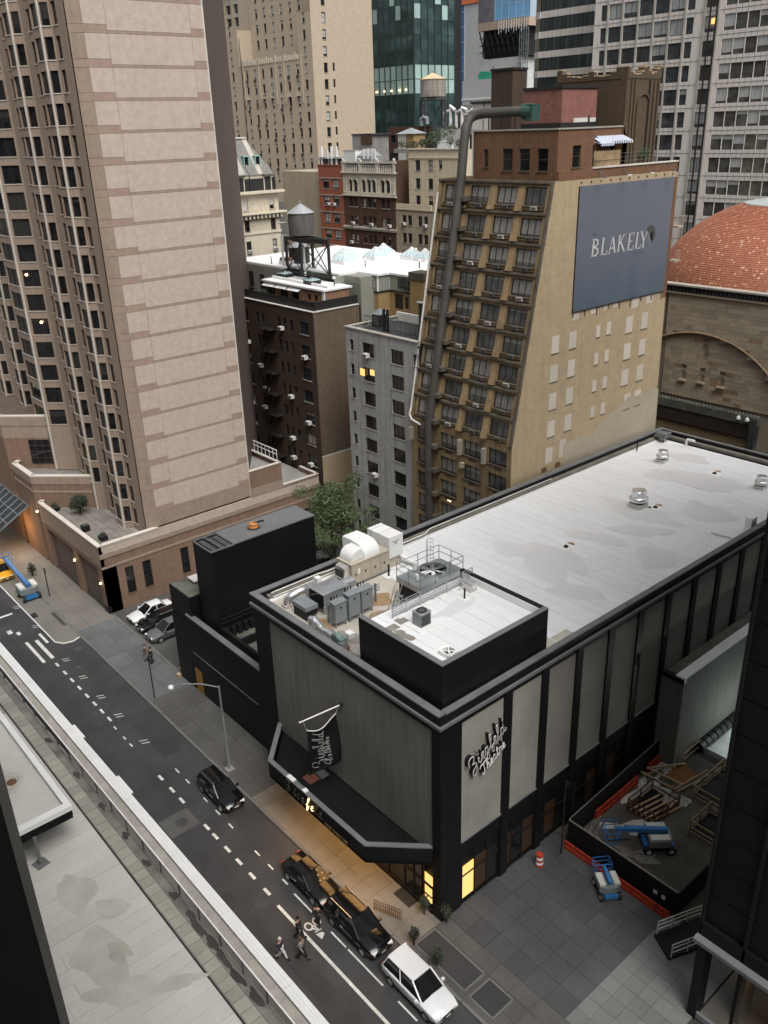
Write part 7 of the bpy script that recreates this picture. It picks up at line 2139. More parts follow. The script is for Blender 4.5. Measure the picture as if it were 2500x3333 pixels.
crm = thing('cream_building', 'cream brick building with rusticated corners and a lower set forward wing', 'building', (-103, 100, 0))
ws = []
for z, xs2 in ((40.0, (-103.45, -100.65)), (37.42, (-103.45, -100.65)), (34.95, (-103.45, -100.65))):
 for xc in xs2:
  ws.append((xc + 105.4, z, winproto(1.05, 1.48, 'double', 'frame_dark', 'glass', 0.2, 'sill_stone', 0.07)))
 ws.append((-98.5 + 105.4, z + 0.3, winproto(0.75, 1.15, 'double', 'frame_dark', 'glass', 0.2, 'sill_stone', 0.07)))
facade(crm, 'cream_brick', (-105.4, YR_ + 0.9), 0, 0, 12.0, 30, 42.95, ws)
facade(crm, 'cream_brick', (-105.4 + 12, YR_ + 0.9), R90, 0, 10, 20, 42.95)
MB().box(-105.3, -93.5, 96.2, 107, 8, 42.3).build('core', M['roof_dark'], crm)
ws = []
for k in range(7):
 z = 32.05 - 2.68 * k
 for xc in (-105.72, -104.45, -102.12, -100.83):
  ws.append((xc + 107.6, z, winproto(0.95, 1.5, 'double', 'frame_brown' if xc > -103 else 'frame_dark', 'glass', 0.2, 'sill_stone', 0.08)))
facade(crm, 'cream_low', (-107.6, YR_), 0, 0, 8.6, 8, 34.3, ws)
facade(crm, 'cream_low', (-99.0, YR_), R90, 0, 1, 8, 34.3)
MB().box(-107.5, -99.1, 95.25, 96.3, 8, 34.2).build('core', M['roof_dark'], crm)
MB().box(-107.7, -98.9, YR_ - 0.15, YR_ + 0.6, 34.3, 34.45).build('cornice', M['cream_low'], crm)
MB().box(-107.6, -99.6, YR_ - 0.05, YR_ + 0.2, 34.45, 35.2).build('parapet', M['cream_brick'], crm)
MB().box(-105.5, -93.4, YR_ + 0.7, YR_ + 1.1, 42.95, 43.1).build('coping', M['cream_plain'], crm)
MB().box(-105.5, -93.4, YR_ + 0.75, YR_ + 0.9, 41.75, 41.95).build('cornice', M['cream_plain'], crm)
for k in range(26):
 for x in (-107.65, -99.7):
  MB().box(x, x + (0.85 if k % 2 else 0.6), YR_ - 0.06, YR_, 15 + k * 0.74, 15.64 + k * 0.74).build('quoin', M['cream_low'], crm)
for k in range(12):
 for x in (-105.45, -99.75):
  MB().box(x, x + (0.75 if k % 2 else 0.5), YR_ + 0.84, YR_ + 0.9, 34.6 + k * 0.66, 35.18 + k * 0.66).build('quoin', M['cream_brick'], crm)
for x, z in ((-105.7, 32.05), (-100.8, 32.0)):
 ac(crm, x, 94.95, z, 0)
t = thing('roof_canopy', 'small white roofed shelter with dark sides behind the red brick building', 'shelter', (-132, 103, 39))
MB().box(-136.0, -129.5, 101.0, 105, 41.4, 41.7).build('roof', M['zinc'], t)
MB().box(-135.6, -130.0, 101.4, 104.8, 38.5, 41.4).build('wall', M['frame_dark'], t)
for x in (-134.9, -132.0, -130.6):
 MB().box(x, x + 0.35, 101.2, 101.5, 39.5, 43.4).build('mast', M['white'], t)
MB().box(-140, -127.7, 96, 112, 20, 39.5).build('roof_mass', M['beige_dull'] if 'beige_dull' in M else M['cream_low'], t)
t = thing('bulkhead', 'grey rendered roof hut with a brick corner behind the ornate brown building', 'roof hut', (-124, 104, 41))
MB().box(-126.6, -121.6, 102, 106, 40, 45.1).build('wall', plain('grey_render', (0.25, 0.24, 0.225), 0.9, var=0.3, streak=0.4), t)
MB().box(-124.2, -121.2, 101.9, 102.0, 43.6, 45.2).build('brick_face', M['orn_brown'], t)
MB().box(-126.8, -121.2, 101.9, 106.2, 45.1, 45.3).build('coping', M['roof_dark'], t)
t = thing('white_plant_box', 'plain white plant box on the roof of the ornate brown building', 'box', (-124, 101, 40.9))
MB().box(-126.0, -122.9, 99.5, 101.5, 40.9, 42.7).build('casing', M['white'], t)
MB().box(-126.05, -122.85, 99.45, 101.55, 42.7, 42.8).build('lid', M['zinc'], t)
t = thing('tent_skylight', 'white tent shaped skylight between antenna panels on the brown building roof', 'skylight', (-120.5, 101, 40.9))
MB()._add([(-122.5, 99.6, 40.9), (-118.9, 99.6, 40.9), (-118.9, 102.0, 40.9), (-122.5, 102, 40.9), (-122.5, 99.6, 41.9), (-118.9, 99.6, 41.9), (-118.9, 102, 41.9), (-122.5, 102, 41.9), (-121.6, 100.8, 43.0), (-119.6, 100.8, 43.0)],
          [(0, 1, 5, 4), (1, 2, 6, 5), (2, 3, 7, 6), (3, 0, 4, 7), (4, 5, 9, 8), (6, 7, 8, 9), (5, 6, 9), (7, 4, 8)]).build('glazing', M['zinc'], t)
for k, x in enumerate((-129.3, -128.2, -119.4, -118.4, -117.2, -116.6)):
 t = thing('antenna', 'white antenna panel, %s' % ('left of a close pair above the red brick building', 'right of a close pair above the red brick building', 'first of four above the brown building', 'second of four above the brown building', 'third of four above the brown building', 'last of four above the brown building')[k], 'antenna', (x, 98.5, 41), 'antenna panels on the brown building')
 MB().box(x - 0.15, x + 0.15, 98.4, 98.6, 41.5, 43.0).build('panel', M['white'], t)
 MB().bar((x, 98.7, 40.5), (x, 98.7, 42.8), 0.09).build('mast', M['greysteel'], t)
t = thing('roof_hut', 'square white and ochre roof hut with a zinc pyramid cap left of the roof garden', 'roof hut', (-114, 104, 42))
MB().box(-115.8, -113.9, 103.0, 105.5, 40, 45.1).build('white_wall', M['offwhite'], t)
MB().box(-113.9, -112.0, 103.02, 105.5, 40, 45.1).build('ochre_wall', M['ochre'], t)
mb = MB()
mb._add([(-116.1, 102.7, 45.1), (-111.7, 102.7, 45.1), (-111.7, 105.8, 45.1), (-116.1, 105.8, 45.1), (-113.9, 104.2, 46.0)], [(0, 1, 4), (1, 2, 4), (2, 3, 4), (3, 0, 4), (3, 2, 1, 0)])
mb.build('cap', M['zinc'], t)
t = thing('rooftop_house', 'long low brown brick roof house with windows left of the far water tower', 'roof hut', (-116, 110, 42))
facade(t, 'orn_brown', (-125, 109), 0, 0, 11, 42, 46.2, [(1.2 + 2.2 * k, 43.7, winproto(1.3, 1.2, 'mull2', 'frame_dark', 'glass_black', 0.15)) for k in range(5)])
MB().box(-124.9, -114.1, 109.3, 114, 40, 46.1).build('core', M['roof_dark'], t)
MB().tube([(-116.0, 108.5, 46.2), (-116.0, 108.5, 47.2), (-115.3, 108.5, 47.6), (-114.6, 108.5, 47.3), (-114.6, 108.5, 46.5)], 0.35, 10).build('vent_bend', M['steel'], t)
gt = thing('roof_garden', 'roof garden of shrubs and young trees on the cream building', 'plant', (-104, 99, 43))
rn = random.Random(3)
gb_ = MB()
leaf_cloud(gb_, [(-111 + k * 1.15 + rn.uniform(-0.3, 0.3), 99 + rn.uniform(-1, 2), 43.6 + rn.uniform(-0.2, 0.5), 0.75, 0.8, 0.75) for k in range(11)], 1900, 0.22, rn)
gb_.build('foliage', [M['leaf_dark'], M['leaf_mid']], gt)
gb_ = MB()
leaf_cloud(gb_, [(-104.5, 102.5, 45.2, 1.6, 1.0, 1.0), (-102.6, 102.5, 45.6, 0.9, 0.8, 1.2), (-107.0, 102.5, 44.8, 1.0, 0.8, 0.9)], 900, 0.2, rn)
gb_.build('young_trees', [M['leaf_mid'], M['leaf_pale']], gt)
MB().box(-111.5, -99, 98.2, 101, 42.4, 43.0).build('planter', M['concrete'], gt)
t = thing('garden_wall', 'plain pale wall behind the roof garden, below the bent flue pipe', 'wall', (-103, 104.5, 42))
MB().box(-107.1, -101.0, 104.3, 104.6, 41, 45.7).build('wall', M['offwhite'], t)
MB().box(-107.15, -100.95, 104.25, 104.65, 45.7, 45.8).build('coping', M['concrete'], t)
t = thing('white_shed', 'small white box on the roof beside the bent flue pipe', 'box', (-102.5, 100.5, 42.5))
MB().box(-103.2, -101.1, 99.8, 101.2, 42.4, 43.9).build('casing', M['white'], t)
MB().box(-103.25, -101.05, 99.75, 101.25, 43.9, 44.0).build('lid', M['white'], t)
water_tower('pale wooden water tank with tan conical roof before the green glass tower', [(-115.0, 108.4), (-112.3, 110.5), (-115.2, 112.6), (-118.2, 110.4)], 43.0, 50.3, (-115.1, 110.4), 2.12, 50.6, 53.25, 54.2, 'stave_pale', 'tan_roof', 'water_tower', 'roof_dark')
t = thing('cooling_plant', 'white rooftop pipes and cooling units behind the far water tower', 'pipes', (-112, 116, 45))
rn = random.Random(8)
for k in range(9):
 x = -119 + k * 1.4
 MB().tube([(x, 117, 45), (x, 117, 48.5 + rn.uniform(-0.6, 0.8)), (x + 1.1, 117, 48.5)], 0.3, 8).build('pipe', M['white'], t)
for k in range(4):
 MB().tube([(-112 + 0.0, 116.4, 46.2 + k * 0.75), (-106.5, 116.4, 46.2 + k * 0.75)], 0.25, 8).build('header', M['white'], t)
MB().box(-109, -105.0, 117, 120, 44, 47.6).build('unit', M['white'], t)
MB().box(-122, -104, 115, 125, 40, 44.6).build('deck', M['orn_brown'], t)
M['beige'] = brick('beige', (0.52, 0.43, 0.325), bw=0.32, bh=0.1, var=0.06, streak=0.12, big=0.08)
M['beige_side'] = M['beige']
bt_ = thing('beige_tower', 'tall stepped beige brick apartment tower with long columns of small windows', 'building', (-190, 140, 0))
wH = winproto(1.08, 2.0, 'double', 'frame_brown', 'glass_pale', 0.25, 'sill_stone', 0.07)
wHn = winproto(0.6, 1.7, 'double', 'frame_brown', 'glass_black', 0.25, None, 0.06)
colx = (-201.6, -198.1, -194.55, -191.0, -187.4, -183.85, -180.3)
PT = 3.33
def zrow(k):
 return 58.0 - PT * k
rows_ = [zrow(k) for k in range(0, 8)]
ws = [(x + 204.6, z, wH) for z in rows_ for x in colx] + [(-204.3 + 204.6 + 0.5, z, wHn) for z in rows_]
facade(bt_, 'beige', (-204.6, 130.0), 0, 0, 25.1, 30, 62.0, ws)
facade(bt_, 'beige', (-210.3, 130.0), 0, 0, 5.7, 30, 69.0, [(2.3, zrow(k), wH) for k in range(-3, 8) if zrow(k) > 35])
facade(bt_, 'beige', (-179.5, 130.0), 0, 0, 5.25, 30, 69.1, [(2.55, zrow(k), wH) for k in range(-3, 8)])
facade(bt_, 'beige', (-174.25, 130.0), R90, 0, 17.7, 30, 84.0, [(3.6, zrow(k), wH) for k in range(-7, 8)] + [(5.85, zrow(k) + 0.35, wHn) for k in range(0, 8)])
facade(bt_, 'beige', (-204.6, 134.0), 0, 0, 25.1, 62, 84, [(x + 204.6, zrow(k), wH) for k in range(-7, -1) for x in colx])
facade(bt_, 'beige', (-210.3, 130.0), R90 * 3, -4, 0, 60, 69)
facade(bt_, 'beige', (-204.6, 130.0), R90, 0, 4, 62, 69)
facade(bt_, 'beige', (-179.5, 134.0), -R90, 0, 4, 62, 69)
facade(bt_, 'beige', (-179.5, 132.5), 0, 0, 5.25, 69, 84, [(2.5, zrow(k), wH) for k in range(-7, -3)])
MB().box(-210, -174.5, 134.3, 147.6, 30, 84).build('core', M['beige'], bt_)
MB().box(-204.5, -179.6, 130.3, 134.2, 30, 61.9).build('core', M['roof_dark'], bt_)
for k in range(26):
 MB().box(-204.6 + k * 0.965, -204.0 + k * 0.965, 129.85, 130.0, 61.0, 62.1 + (0.35 if k % 4 == 0 else 0)).build('crown_block', M['cream_plain'], bt_)
for x in (-203.0, -196.3, -189.2, -185.6, -178.7):
 MB().box(x - 0.25, x + 0.25, 129.8, 130.0, 52.0, 62.3).build('pilaster', M['beige'], bt_)
for k in range(8):
 for i, x in enumerate(colx):
  if (k * 3 + i) % 5 < 2:
   MB().box(x - 0.42, x + 0.42, 129.8, 130.02, zrow(k) - 0.75, zrow(k) - 0.2).build('air_conditioner', M['roof_dark'], bt_)
for x in (-201.6, -194.55, -191.0, -183.85, -180.3):
 g_ = MB()
 for i in range(5):
  g_.bar((x - 0.5 + i * 0.25, 129.5, 53.6), (x - 0.5 + i * 0.25, 129.5, 54.7), 0.05)
 g_.bar((x - 0.55, 129.5, 54.7), (x + 0.55, 129.5, 54.7), 0.08)
 g_.box(x - 0.55, x + 0.55, 129.45, 130, 53.5, 53.62)
 g_.build('balconet', M['cream_plain'], bt_)
MB().tube([(-203.6, 129.8, 31), (-203.6, 129.8, 67)], 0.1, 5).build('downpipe', M['roof_dark'], bt_)
M['deco'] = plain('deco_stone', (0.36, 0.325, 0.235), 0.85, var=0.2, scale=0.5, streak=0.4)
M['deco_pale'] = plain('deco_pale', (0.42, 0.40, 0.36), 0.85, var=0.15)
dc = thing('carved_tower', 'grey tan stone tower with ribbed piers and carved setbacks behind the beige one', 'building', (-285, 180, 0))
wK = winproto(2.6, 2.5, 'mull2', 'frame_dark', 'glass_black', 0.4, None, 0.12)
for x0, x1, y0, zt_ in ((-300, -283.5, 173.0, 68), (-296, -272, 175.0, 90), (-283.5, -272.5, 174.0, 61)):
 n = int((x1 - x0) / 4.1)
 stp = (x1 - x0) / n
 facade(dc, 'deco', (x0, y0), 0, 0, x1 - x0, 30, zt_, [(stp * (i + 0.5), 33.0 + 3.75 * k, wK) for i in range(n) for k in range(int((zt_ - 35) / 3.75))])
 for i in range(n + 1):
  MB().box(x0 + stp * i - 0.5, x0 + stp * i + 0.5, y0 - 0.5, y0, 30, zt_ + 0.8).build('pier', M['deco'], dc)
 for k in range(int((zt_ - 35) / 3.75)):
  MB().box(x0, x1, y0 - 0.1, y0 + 0.02, 35.6 + 3.75 * k, 36.7 + 3.75 * k).build('spandrel', M['deco_pale'], dc)
 for i in range(int((x1 - x0) / 0.9)):
  MB().box(x0 + i * 0.9, x0 + i * 0.9 + 0.6, y0 - 0.9, y0, zt_ - 0.4, zt_ + 0.9).build('crown_block', M['deco'], dc)
MB().box(-300, -272, 176, 200, 30, 89).build('core', M['deco'], dc)
mt, nt, bs = _new('green_glass')
vv = wallvec(nt)
mp = nt.nodes.new('ShaderNodeMapping')
mp.inputs['Scale'].default_value = (0.16, 0.33, 1)
nt.links.new(vv, mp.inputs['Vector'])
oi = nt.nodes.new('ShaderNodeObjectInfo')
nz = noise(nt, mp.outputs[0], 0.7, 4.0, 0.6)
c_ = mix(nt, ramp(nt, nz, 0.35, 0.72), (0.012, 0.028, 0.028), (0.10, 0.17, 0.165))
c_ = mix(nt, ramp(nt, oi.outputs['Random'], 0.1, 1.0), c_, (0.025, 0.05, 0.05))
nt.links.new(c_, bs.inputs['Base Color'])
bs.inputs['Roughness'].default_value = 0.12
M['green_glass'] = mt
M['green_frame'] = plain('green_frame', (0.05, 0.075, 0.072), 0.4, 0.3, var=0.2)
M['green_lit'] = plain('green_lit', (0.36, 0.50, 0.47), 0.3, var=0.25, scale=0.3, vary_obj=0.2)
gl = thing('green_glass_tower', 'dark green glass office tower with thin vertical fins', 'building', (-190, 178, 0))
MB().box(-203, -184.9, 170.5, 188, 20, 90).build('core', M['frame_dark'], gl)
FH = 3.45
def curtain(o, ang, nb, bw, zs, rowmat, parent, frame, mull=0.18, fin=0.25, name='glass_panel', span=None, glass_h=None):
 ca, sa = math.cos(ang), math.sin(ang)
 nx, ny = sa, -ca
 pm = {}
 for j in range(len(zs) - 1):
  for i in range(nb):
   mt_ = rowmat(i, j)
   if mt_ is None:
    continue
   h = zs[j + 1] - zs[j]
   key = (mt_, round(h, 2))
   if key not in pm:
    o_ = MB()
    w = bw - mull
    o_.face([(-w / 2, 0, 0.06), (w / 2, 0, 0.06), (w / 2, 0, h - 0.06), (-w / 2, 0, h - 0.06)])
    t_ = o_.build(name, M[mt_])
    pm[key] = t_.data
    bpy.data.objects.remove(t_)
   u = (i + 0.5) * bw
   put(name, pm[key], parent, (o[0] + ca * u, o[1] + sa * u, zs[j]), ang)
 for i in range(nb + 1):
  u = i * bw
  p = (o[0] + ca * u + nx * fin * 0.4, o[1] + sa * u + ny * fin * 0.4)
  MB().cbox((p[0], p[1], (zs[0] + zs[-1]) / 2), (mull, fin, zs[-1] - zs[0]), ang).build('fin', M[frame], parent)
 for z in zs:
  u = nb * bw / 2
  MB().cbox((o[0] + ca * u + nx * 0.01, o[1] + sa * u + ny * 0.01, z), (nb * bw, 0.06, 0.14), ang).build('floor_band', M[frame], parent)
zs = [30 + FH * k for k in range(18)]
def gm(i, j):
 z = zs[j]
 if 54.0 < z < 57.7:
  return 'green_lit'
 if z > 70 and (i * 7 + j * 3) % 4 == 0:
  return 'green_lit'
 return 'green_glass'
curtain((-200.6, 170.2), 0, 7, 2.3, zs, gm, gl, 'green_frame')
curtain((-184.45, 170.2), R90, 6, 2.45, zs, gm, gl, 'green_frame')
for x in (-199.5, -196.2, -193.5, -190.2, -187.6):
 MB().lathe((x, 169.95, 55.0), [(0.02, 0), (0.16, 0.1), (0.16, 0.25), (0.02, 0.35)], 6).build('ceiling_lamp', M['glow_lamp'], gl)
MB().box(-202.2, -200.7, 170, 188, 30, 88).build('edge_wall', M['green_frame'], gl)
M['blue_glass'] = plain('blue_glass', (0.05, 0.155, 0.36), 0.12, var=0.25, scale=0.2, vary_obj=0.2)
M['sky_glass2'] = plain('pale_blue_glass', (0.22, 0.47, 0.78), 0.15, var=0.1, scale=0.2, vary_obj=0.1)
M['blue_frame'] = plain('blue_frame', (0.42, 0.52, 0.62), 0.5, var=0.1)
bs_ = thing('blue_tower', 'slim blue glass tower with a blank grey side in the far gap', 'building', (-250, 265, 0))
zs2 = [45 + 4.9 * k for k in range(10)]
curtain((-259.3, 260), 0, 1, 5.2, zs2, lambda i, j: 'blue_glass', bs_, 'blue_frame', 0.2, 0.2)
MB().box(-254.1, -244, 260, 275, 40, 95).build('side_wall', plain('pale_grey_wall', (0.42, 0.43, 0.44), 0.8, var=0.08), bs_)
MB().box(-259.3, -254.1, 260.5, 275, 40, 95).build('core', M['blue_frame'], bs_)
MB().box(-258.0, -247, 259.6, 260.0, 86.4, 88.6).build('red_band', plain('red_band', (0.62, 0.16, 0.06), 0.6), bs_)
cs_ = thing('building_under_construction', 'pale concrete building with a dark truss overhang and blue glass above it', 'building', (-180, 205, 0))
MB().box(-189.5, -174.2, 200, 212, 40, 62.8).build('wall', plain('pale_concrete', (0.62, 0.63, 0.63), 0.85, var=0.06), cs_)
MB().box(-189.4, -171.0, 199.0, 212, 69.8, 71.8).build('slab_edge', plain('slab_tan', (0.46, 0.36, 0.28), 0.8, var=0.2), cs_)
MB().box(-188.5, -173, 200.5, 212, 63, 70).build('void', M['frame_dark'], cs_)
tr = MB()
rn = random.Random(2)
for k in range(9):
 x = -189.2 + k * 1.9
 tr.bar((x, 199.4, 70), (x + 1.5, 200.3, 63.5), 0.3)
 tr.bar((x + 1.9, 199.4, 70), (x + 0.5, 200.3, 63.5), 0.22)
for z in (64.5, 66.2, 68.0):
 tr.bar((-189.2, 199.6, z), (-172.5, 199.6, z), 0.22)
tr.build('truss', M['frame_dark'], cs_)
for k in range(12):
 MB().bar((-181.5 + k * 0.9, 198.9, 68.5 + (k % 3) * 0.4), (-181.5 + k * 0.9, 198.9, 71.7), 0.12).build('rebar_post', M['white'], cs_)
curtain((-183.3, 199.2), 0, 5, 2.5, [72.0, 75.4, 78.8, 82.2], lambda i, j: 'sky_glass2', cs_, 'blue_frame', 0.12, 0.1)
MB().box(-189.4, -183.4, 199.1, 200, 71.8, 84).build('dark_glazing', plain('dusk_glass', (0.20, 0.19, 0.22), 0.2, var=0.3), cs_)
MB().box(-183.3, -171, 199.4, 212, 71.8, 84).build('core', M['blue_frame'], cs_)
scf = MB()
for i in range(5):
 scf.bar((-174.0 + i * 0.75, 199.0, 44), (-174.0 + i * 0.75, 199.0, 69.5), 0.16)
for k in range(16):
 scf.bar((-174.0, 199.0, 45 + k * 1.6), (-171.0, 199.0, 45 + k * 1.6), 0.14)
 scf.bar((-174.0 + (k % 2) * 3, 199.0, 45 + k * 1.6), (-171.0 - (k % 2) * 3, 199.0, 46.6 + k * 1.6), 0.1)
scf.build('scaffold', M['greysteel'], cs_)
gp = thing('grey_plant_house', 'grey panelled plant house with pale stripes and a green unit on top', 'building', (-185, 180, 0))
M['gp_light'] = plain('gp_light', (0.44, 0.44, 0.435), 0.8, var=0.06)
M['gp_dark'] = plain('gp_dark', (0.25, 0.25, 0.245), 0.8, var=0.08)
YG = 150.0
kx = lambda x: x * YG / 200.0
zz = lambda z: 46 + (z - 46) * YG / 200.0
MB().box(kx(-196.2), kx(-182.8), YG, YG + 8, zz(51.5), zz(57.9)).build('upper_wall', M['gp_light'], gp)
MB().box(kx(-196.2), kx(-182.8), YG + 0.02, YG + 8, 30, zz(51.5)).build('lower_wall', M['gp_dark'], gp)
for z in (52.8, 48.9):
 MB().box(kx(-196.4), kx(-182.6), YG - 0.1, YG, zz(z), zz(z) + 0.3).build('stripe', M['white'], gp)
MB().box(kx(-194.8), kx(-192.2), YG - 0.05, YG + 0.02, zz(46.9), zz(48.5)).build('window', M['glass_dark'], gp)
gu = thing('green_unit', 'bright green machine box on top of the grey plant house', 'machine', (kx(-188), YG + 2, zz(57.9)))
M['bright_green'] = plain('bright_green', (0.02, 0.27, 0.17), 0.5, var=0.2)
MB().box(kx(-191.2), kx(-184.5), YG + 1, YG + 3, zz(57.9), zz(59.6)).build('casing', M['bright_green'], gu)
MB().box(kx(-190.8), kx(-189.0), YG + 1.2, YG + 2.8, zz(59.6), zz(60.0)).build('top', M['bright_green'], gu)
MB().bar((kx(-186.5), YG + 2, zz(59.6)), (kx(-186.5), YG + 2, zz(61.2)), 0.12).build('mast', M['frame_dark'], gu)
wh = thing('white_penthouse', 'plain white walled roof storey behind the chimney and the flue pipe', 'building', (-70, 78, 40))
MB().box(-73.2, -56.5, 76.2, 84, 40, 48.2).build('wall', M['offwhite'], wh)
MB().box(-73.4, -56.3, 76.0, 84.2, 48.2, 48.4).build('coping', M['frame_dark'], wh)
for x, z in ((-60.5, 46.0), (-59.2, 46.1), (-69.0, 45.2)):
 MB().box(x, x + 0.7, 76.14, 76.2, z, z + 1.0).build('window', M['glass_dark'], wh)
for x in (-71.5, -68.2):
 MB().box(x, x + 0.1, 76.1, 76.2, 43, 48.2).build('downpipe', M['concrete'], wh)
cl_ = MB()
for k in range(6):
 cl_.box(-63.5 + k * 0.9, -62.8 + k * 0.9, 77, 78.5, 48.4, 49.2 + (k % 3) * 0.45)
tag(cl_.build('roof_clutter', M['roof_dark']), 'dark jumbled roof machinery behind the square chimney', 'machinery')
M['band_dark'] = plain('band_glass', (0.045, 0.055, 0.055), 0.12, var=0.35, scale=0.3, vary_obj=0.35)
M['band_dark2'] = plain('band_glass_left', (0.06, 0.068, 0.066), 0.12, var=0.3, scale=0.3, vary_obj=0.3)
M['band_pale'] = plain('band_pale', (0.60, 0.57, 0.525), 0.75, var=0.07, vary_obj=0.05)
ba = thing('banded_tower', 'office tower of dark ribbon windows and pale stone bands with a bent corner', 'building', (-120, 155, 0))
MB().prism([(-128.0, 151.5), (-125.7, 150.3), (-105.5, 150.3), (-105.5, 170), (-128.0, 170)], 20, 90).build('core', M['frame_dark'], ba)
for k in range(14):
 zb = 40.6 + 3.45 * k
 for x in range(13):
  x0 = -125.9 + x * 1.03
  MB().box(x0 + 0.03, x0 + 1.0, 150.02, 150.25, zb, zb + 1.15).build('stone_panel', M['band_pale'], ba)
  MB().face([(x0 + 0.04, 150.1, zb + 1.2), (x0 + 0.99, 150.1, zb + 1.2), (x0 + 0.99, 150.1, zb + 3.42), (x0 + 0.04, 150.1, zb + 3.42)]).build('glass_panel', M['band_dark'], ba)
 for i in range(2):
  a_, b_ = (-128.1 + 1.1 * i, 151.3 - 0.65 * i), (-128.1 + 1.1 * (i + 1), 151.3 - 0.65 * (i + 1))
  strip(a_, b_, zb, zb + 1.15, 'band_pale', 'stone_panel', 0.15, ba, 0.2)
  strip(a_, b_, zb + 1.2, zb + 3.42, 'band_dark2', 'glass_panel', 0.05, ba, 0.05)
M['grid_pale'] = plain('grid_pale', (0.66, 0.615, 0.57), 0.75, var=0.06, vary_obj=0.03, scale=0.4)
M['grid_glass'] = window_glass('grid_glass', dark=(0.03, 0.033, 0.036), curtain=(0.40, 0.42, 0.42), share=0.25)
M['grid_glass2'] = window_glass('grid_glass2', dark=(0.05, 0.05, 0.045), curtain=(0.55, 0.57, 0.56), share=0.6)
M['joint_dark'] = plain('joint_dark', (0.20, 0.18, 0.165), 0.9, var=0.1)
go = thing('gridded_tower', 'large pale office tower with a regular grid of dark windows and steel mullions', 'building', (-90, 150, 0))
FP = 3.42
zr = [58.33 - FP * k for k in range(-6, 11)]
pairs = [(-103.45, 1.25), (-101.08, 2.75), (-98.07, 2.8), (-95.0, 2.82), (-92.0, 2.78), (-89.13, 2.62), (-86.8, 1.35)]
ws = []
for z in zr:
 for xc, w in pairs:
  ws.append((xc + 105.4, z, winproto(w, 2.36, 'mull2' if w > 2 else 'single', 'frame_dark', 'grid_glass', 0.22, None, 0.07)))
 ws.append((-83.0 + 105.4, z, winproto(2.35, 2.25, 'mull2', 'frame_dark', 'grid_glass2', 0.22, None, 0.07)))
 for i in range(8):
  ws.append((-80.9 + 1.95 * (i + 0.5) + 105.4, z, winproto(1.86, 2.25, 'single', 'frame_dark', 'grid_glass2', 0.22, None, 0.05)))
facade(go, 'grid_pale', (-105.4, 140.0), 0, 0, 41.0, 18, 82, ws)
MB().box(-105.3, -64.4, 140.6, 165, 18, 82).build('core', M['frame_dark'], go)
facade(go, 'grid_pale', (-105.4, 150), -R90, 0, 10, 18, 82)
j_ = MB()
for k in range(-1, 42):
 x = -105.4 + k * 0.98
 j_.box(x - 0.02, x + 0.02, 139.97, 139.995, 18, 82)
jz = MB()
for z in zr:
 for dz in (-0.55, 2.9):
  jz.box(-105.4, -64.4, 139.972, 139.993, z + dz - 0.02, z + dz + 0.02)
jz.build('panel_joints', M['joint_dark'], go, kind='stuff')
js = MB()
for z in zr:
 for i in range(42):
  x = -105.4 + i * 0.976
  js.box(x - 0.02, x + 0.02, 139.974, 139.994, z - 1.08, z - 0.02)
js.build('panel_joints', M['joint_dark'], go, kind='stuff')
for x in (-102.6, -99.6, -96.5, -93.5, -90.5, -87.7, -84.25 - 0.0, -81.85):
 MB().box(x - 0.12, x + 0.12, 139.75, 139.99, 18, 82).build('mullion', M['sill_stone'], go)
MB().box(-82.25, -82.1, 139.7, 139.99, 18, 82).build('rail', M['frame_dark'], go)
MB().box(-83.35, -83.2, 139.7, 139.99, 18, 82).build('rail', M['frame_dark'], go)
lp = winproto(1.86, 2.25, 'single', 'frame_dark', 'glow_window', 0.05)
f = put('lit_pane', winproto(0.7, 0.9, 'single', 'frame_dark', 'glow_window', 0.05)[1], go, (-82.7, 139.9, 59.8))
M['hall_stone'] = plain('hall_stone', (0.39, 0.335, 0.25), 0.85, var=0.16, scale=0.6, vary_obj=0.16, streak=0.15)
M['hall_brown'] = plain('hall_brown', (0.29, 0.20, 0.12), 0.85, var=0.2, vary_obj=0.2)
M['hall_back'] = plain('hall_back', (0.30, 0.26, 0.2), 0.9, var=0.15)
hall = thing('domed_hall', 'stone hall with a terracotta tiled dome, big blind arch and slit windows', 'hall', (-45, 100, 0))
HX0, HX1 = -62.0, -30.0
MB().box(HX0, HX1, 95.5, 120, 0, 26.9).build('core', M['hall_back'], hall)
AXc, AZc, ARr = -53.2, 9.7, 12.85
AYc = 95.0
rn = random.Random(21)
z = 14.4
stones = []
rowi = 0
SLITS = ((-52.9, -52.2, 19.5, 21.5), (-55.5, -54.8, 16.6, 17.9), (-53.0, -52.3, 16.7, 17.9), (-50.4, -49.7, 16.6, 17.95))
while z < 26.85:
 h = min(0.5, 26.9 - z)
 x = HX0 + 3.9 - rn.uniform(0, 0.9)
 while x < -43.0:
  w = rn.uniform(0.8, 1.9)
  x0, x1 = max(x, -58.0), min(x + w, -42.9)
  xm, zm = (x0 + x1) / 2, z + h / 2
  inside = math.hypot(xm - AXc, zm - AZc) < ARr
  hit = any(x1 > s[0] - 0.02 and x0 < s[1] + 0.02 and z + h > s[2] - 0.05 and z < s[3] + 0.05 for s in SLITS)
  if x1 - x0 > 0.15 and not hit:
   stones.append((x0, x1, z, z + h, inside, rn.random()))
  elif hit:
   s = [s for s in SLITS if x1 > s[0] - 0.02 and x0 < s[1] + 0.02 and z + h > s[2] - 0.05 and z < s[3] + 0.05][0]
   if s[0] - x0 > 0.15:
    stones.append((x0, s[0], z, z + h, inside, rn.random()))
   if x1 - s[1] > 0.15:
    stones.append((s[1], x1, z, z + h, inside, rn.random()))
  x += w
 z += h
rest = MB()
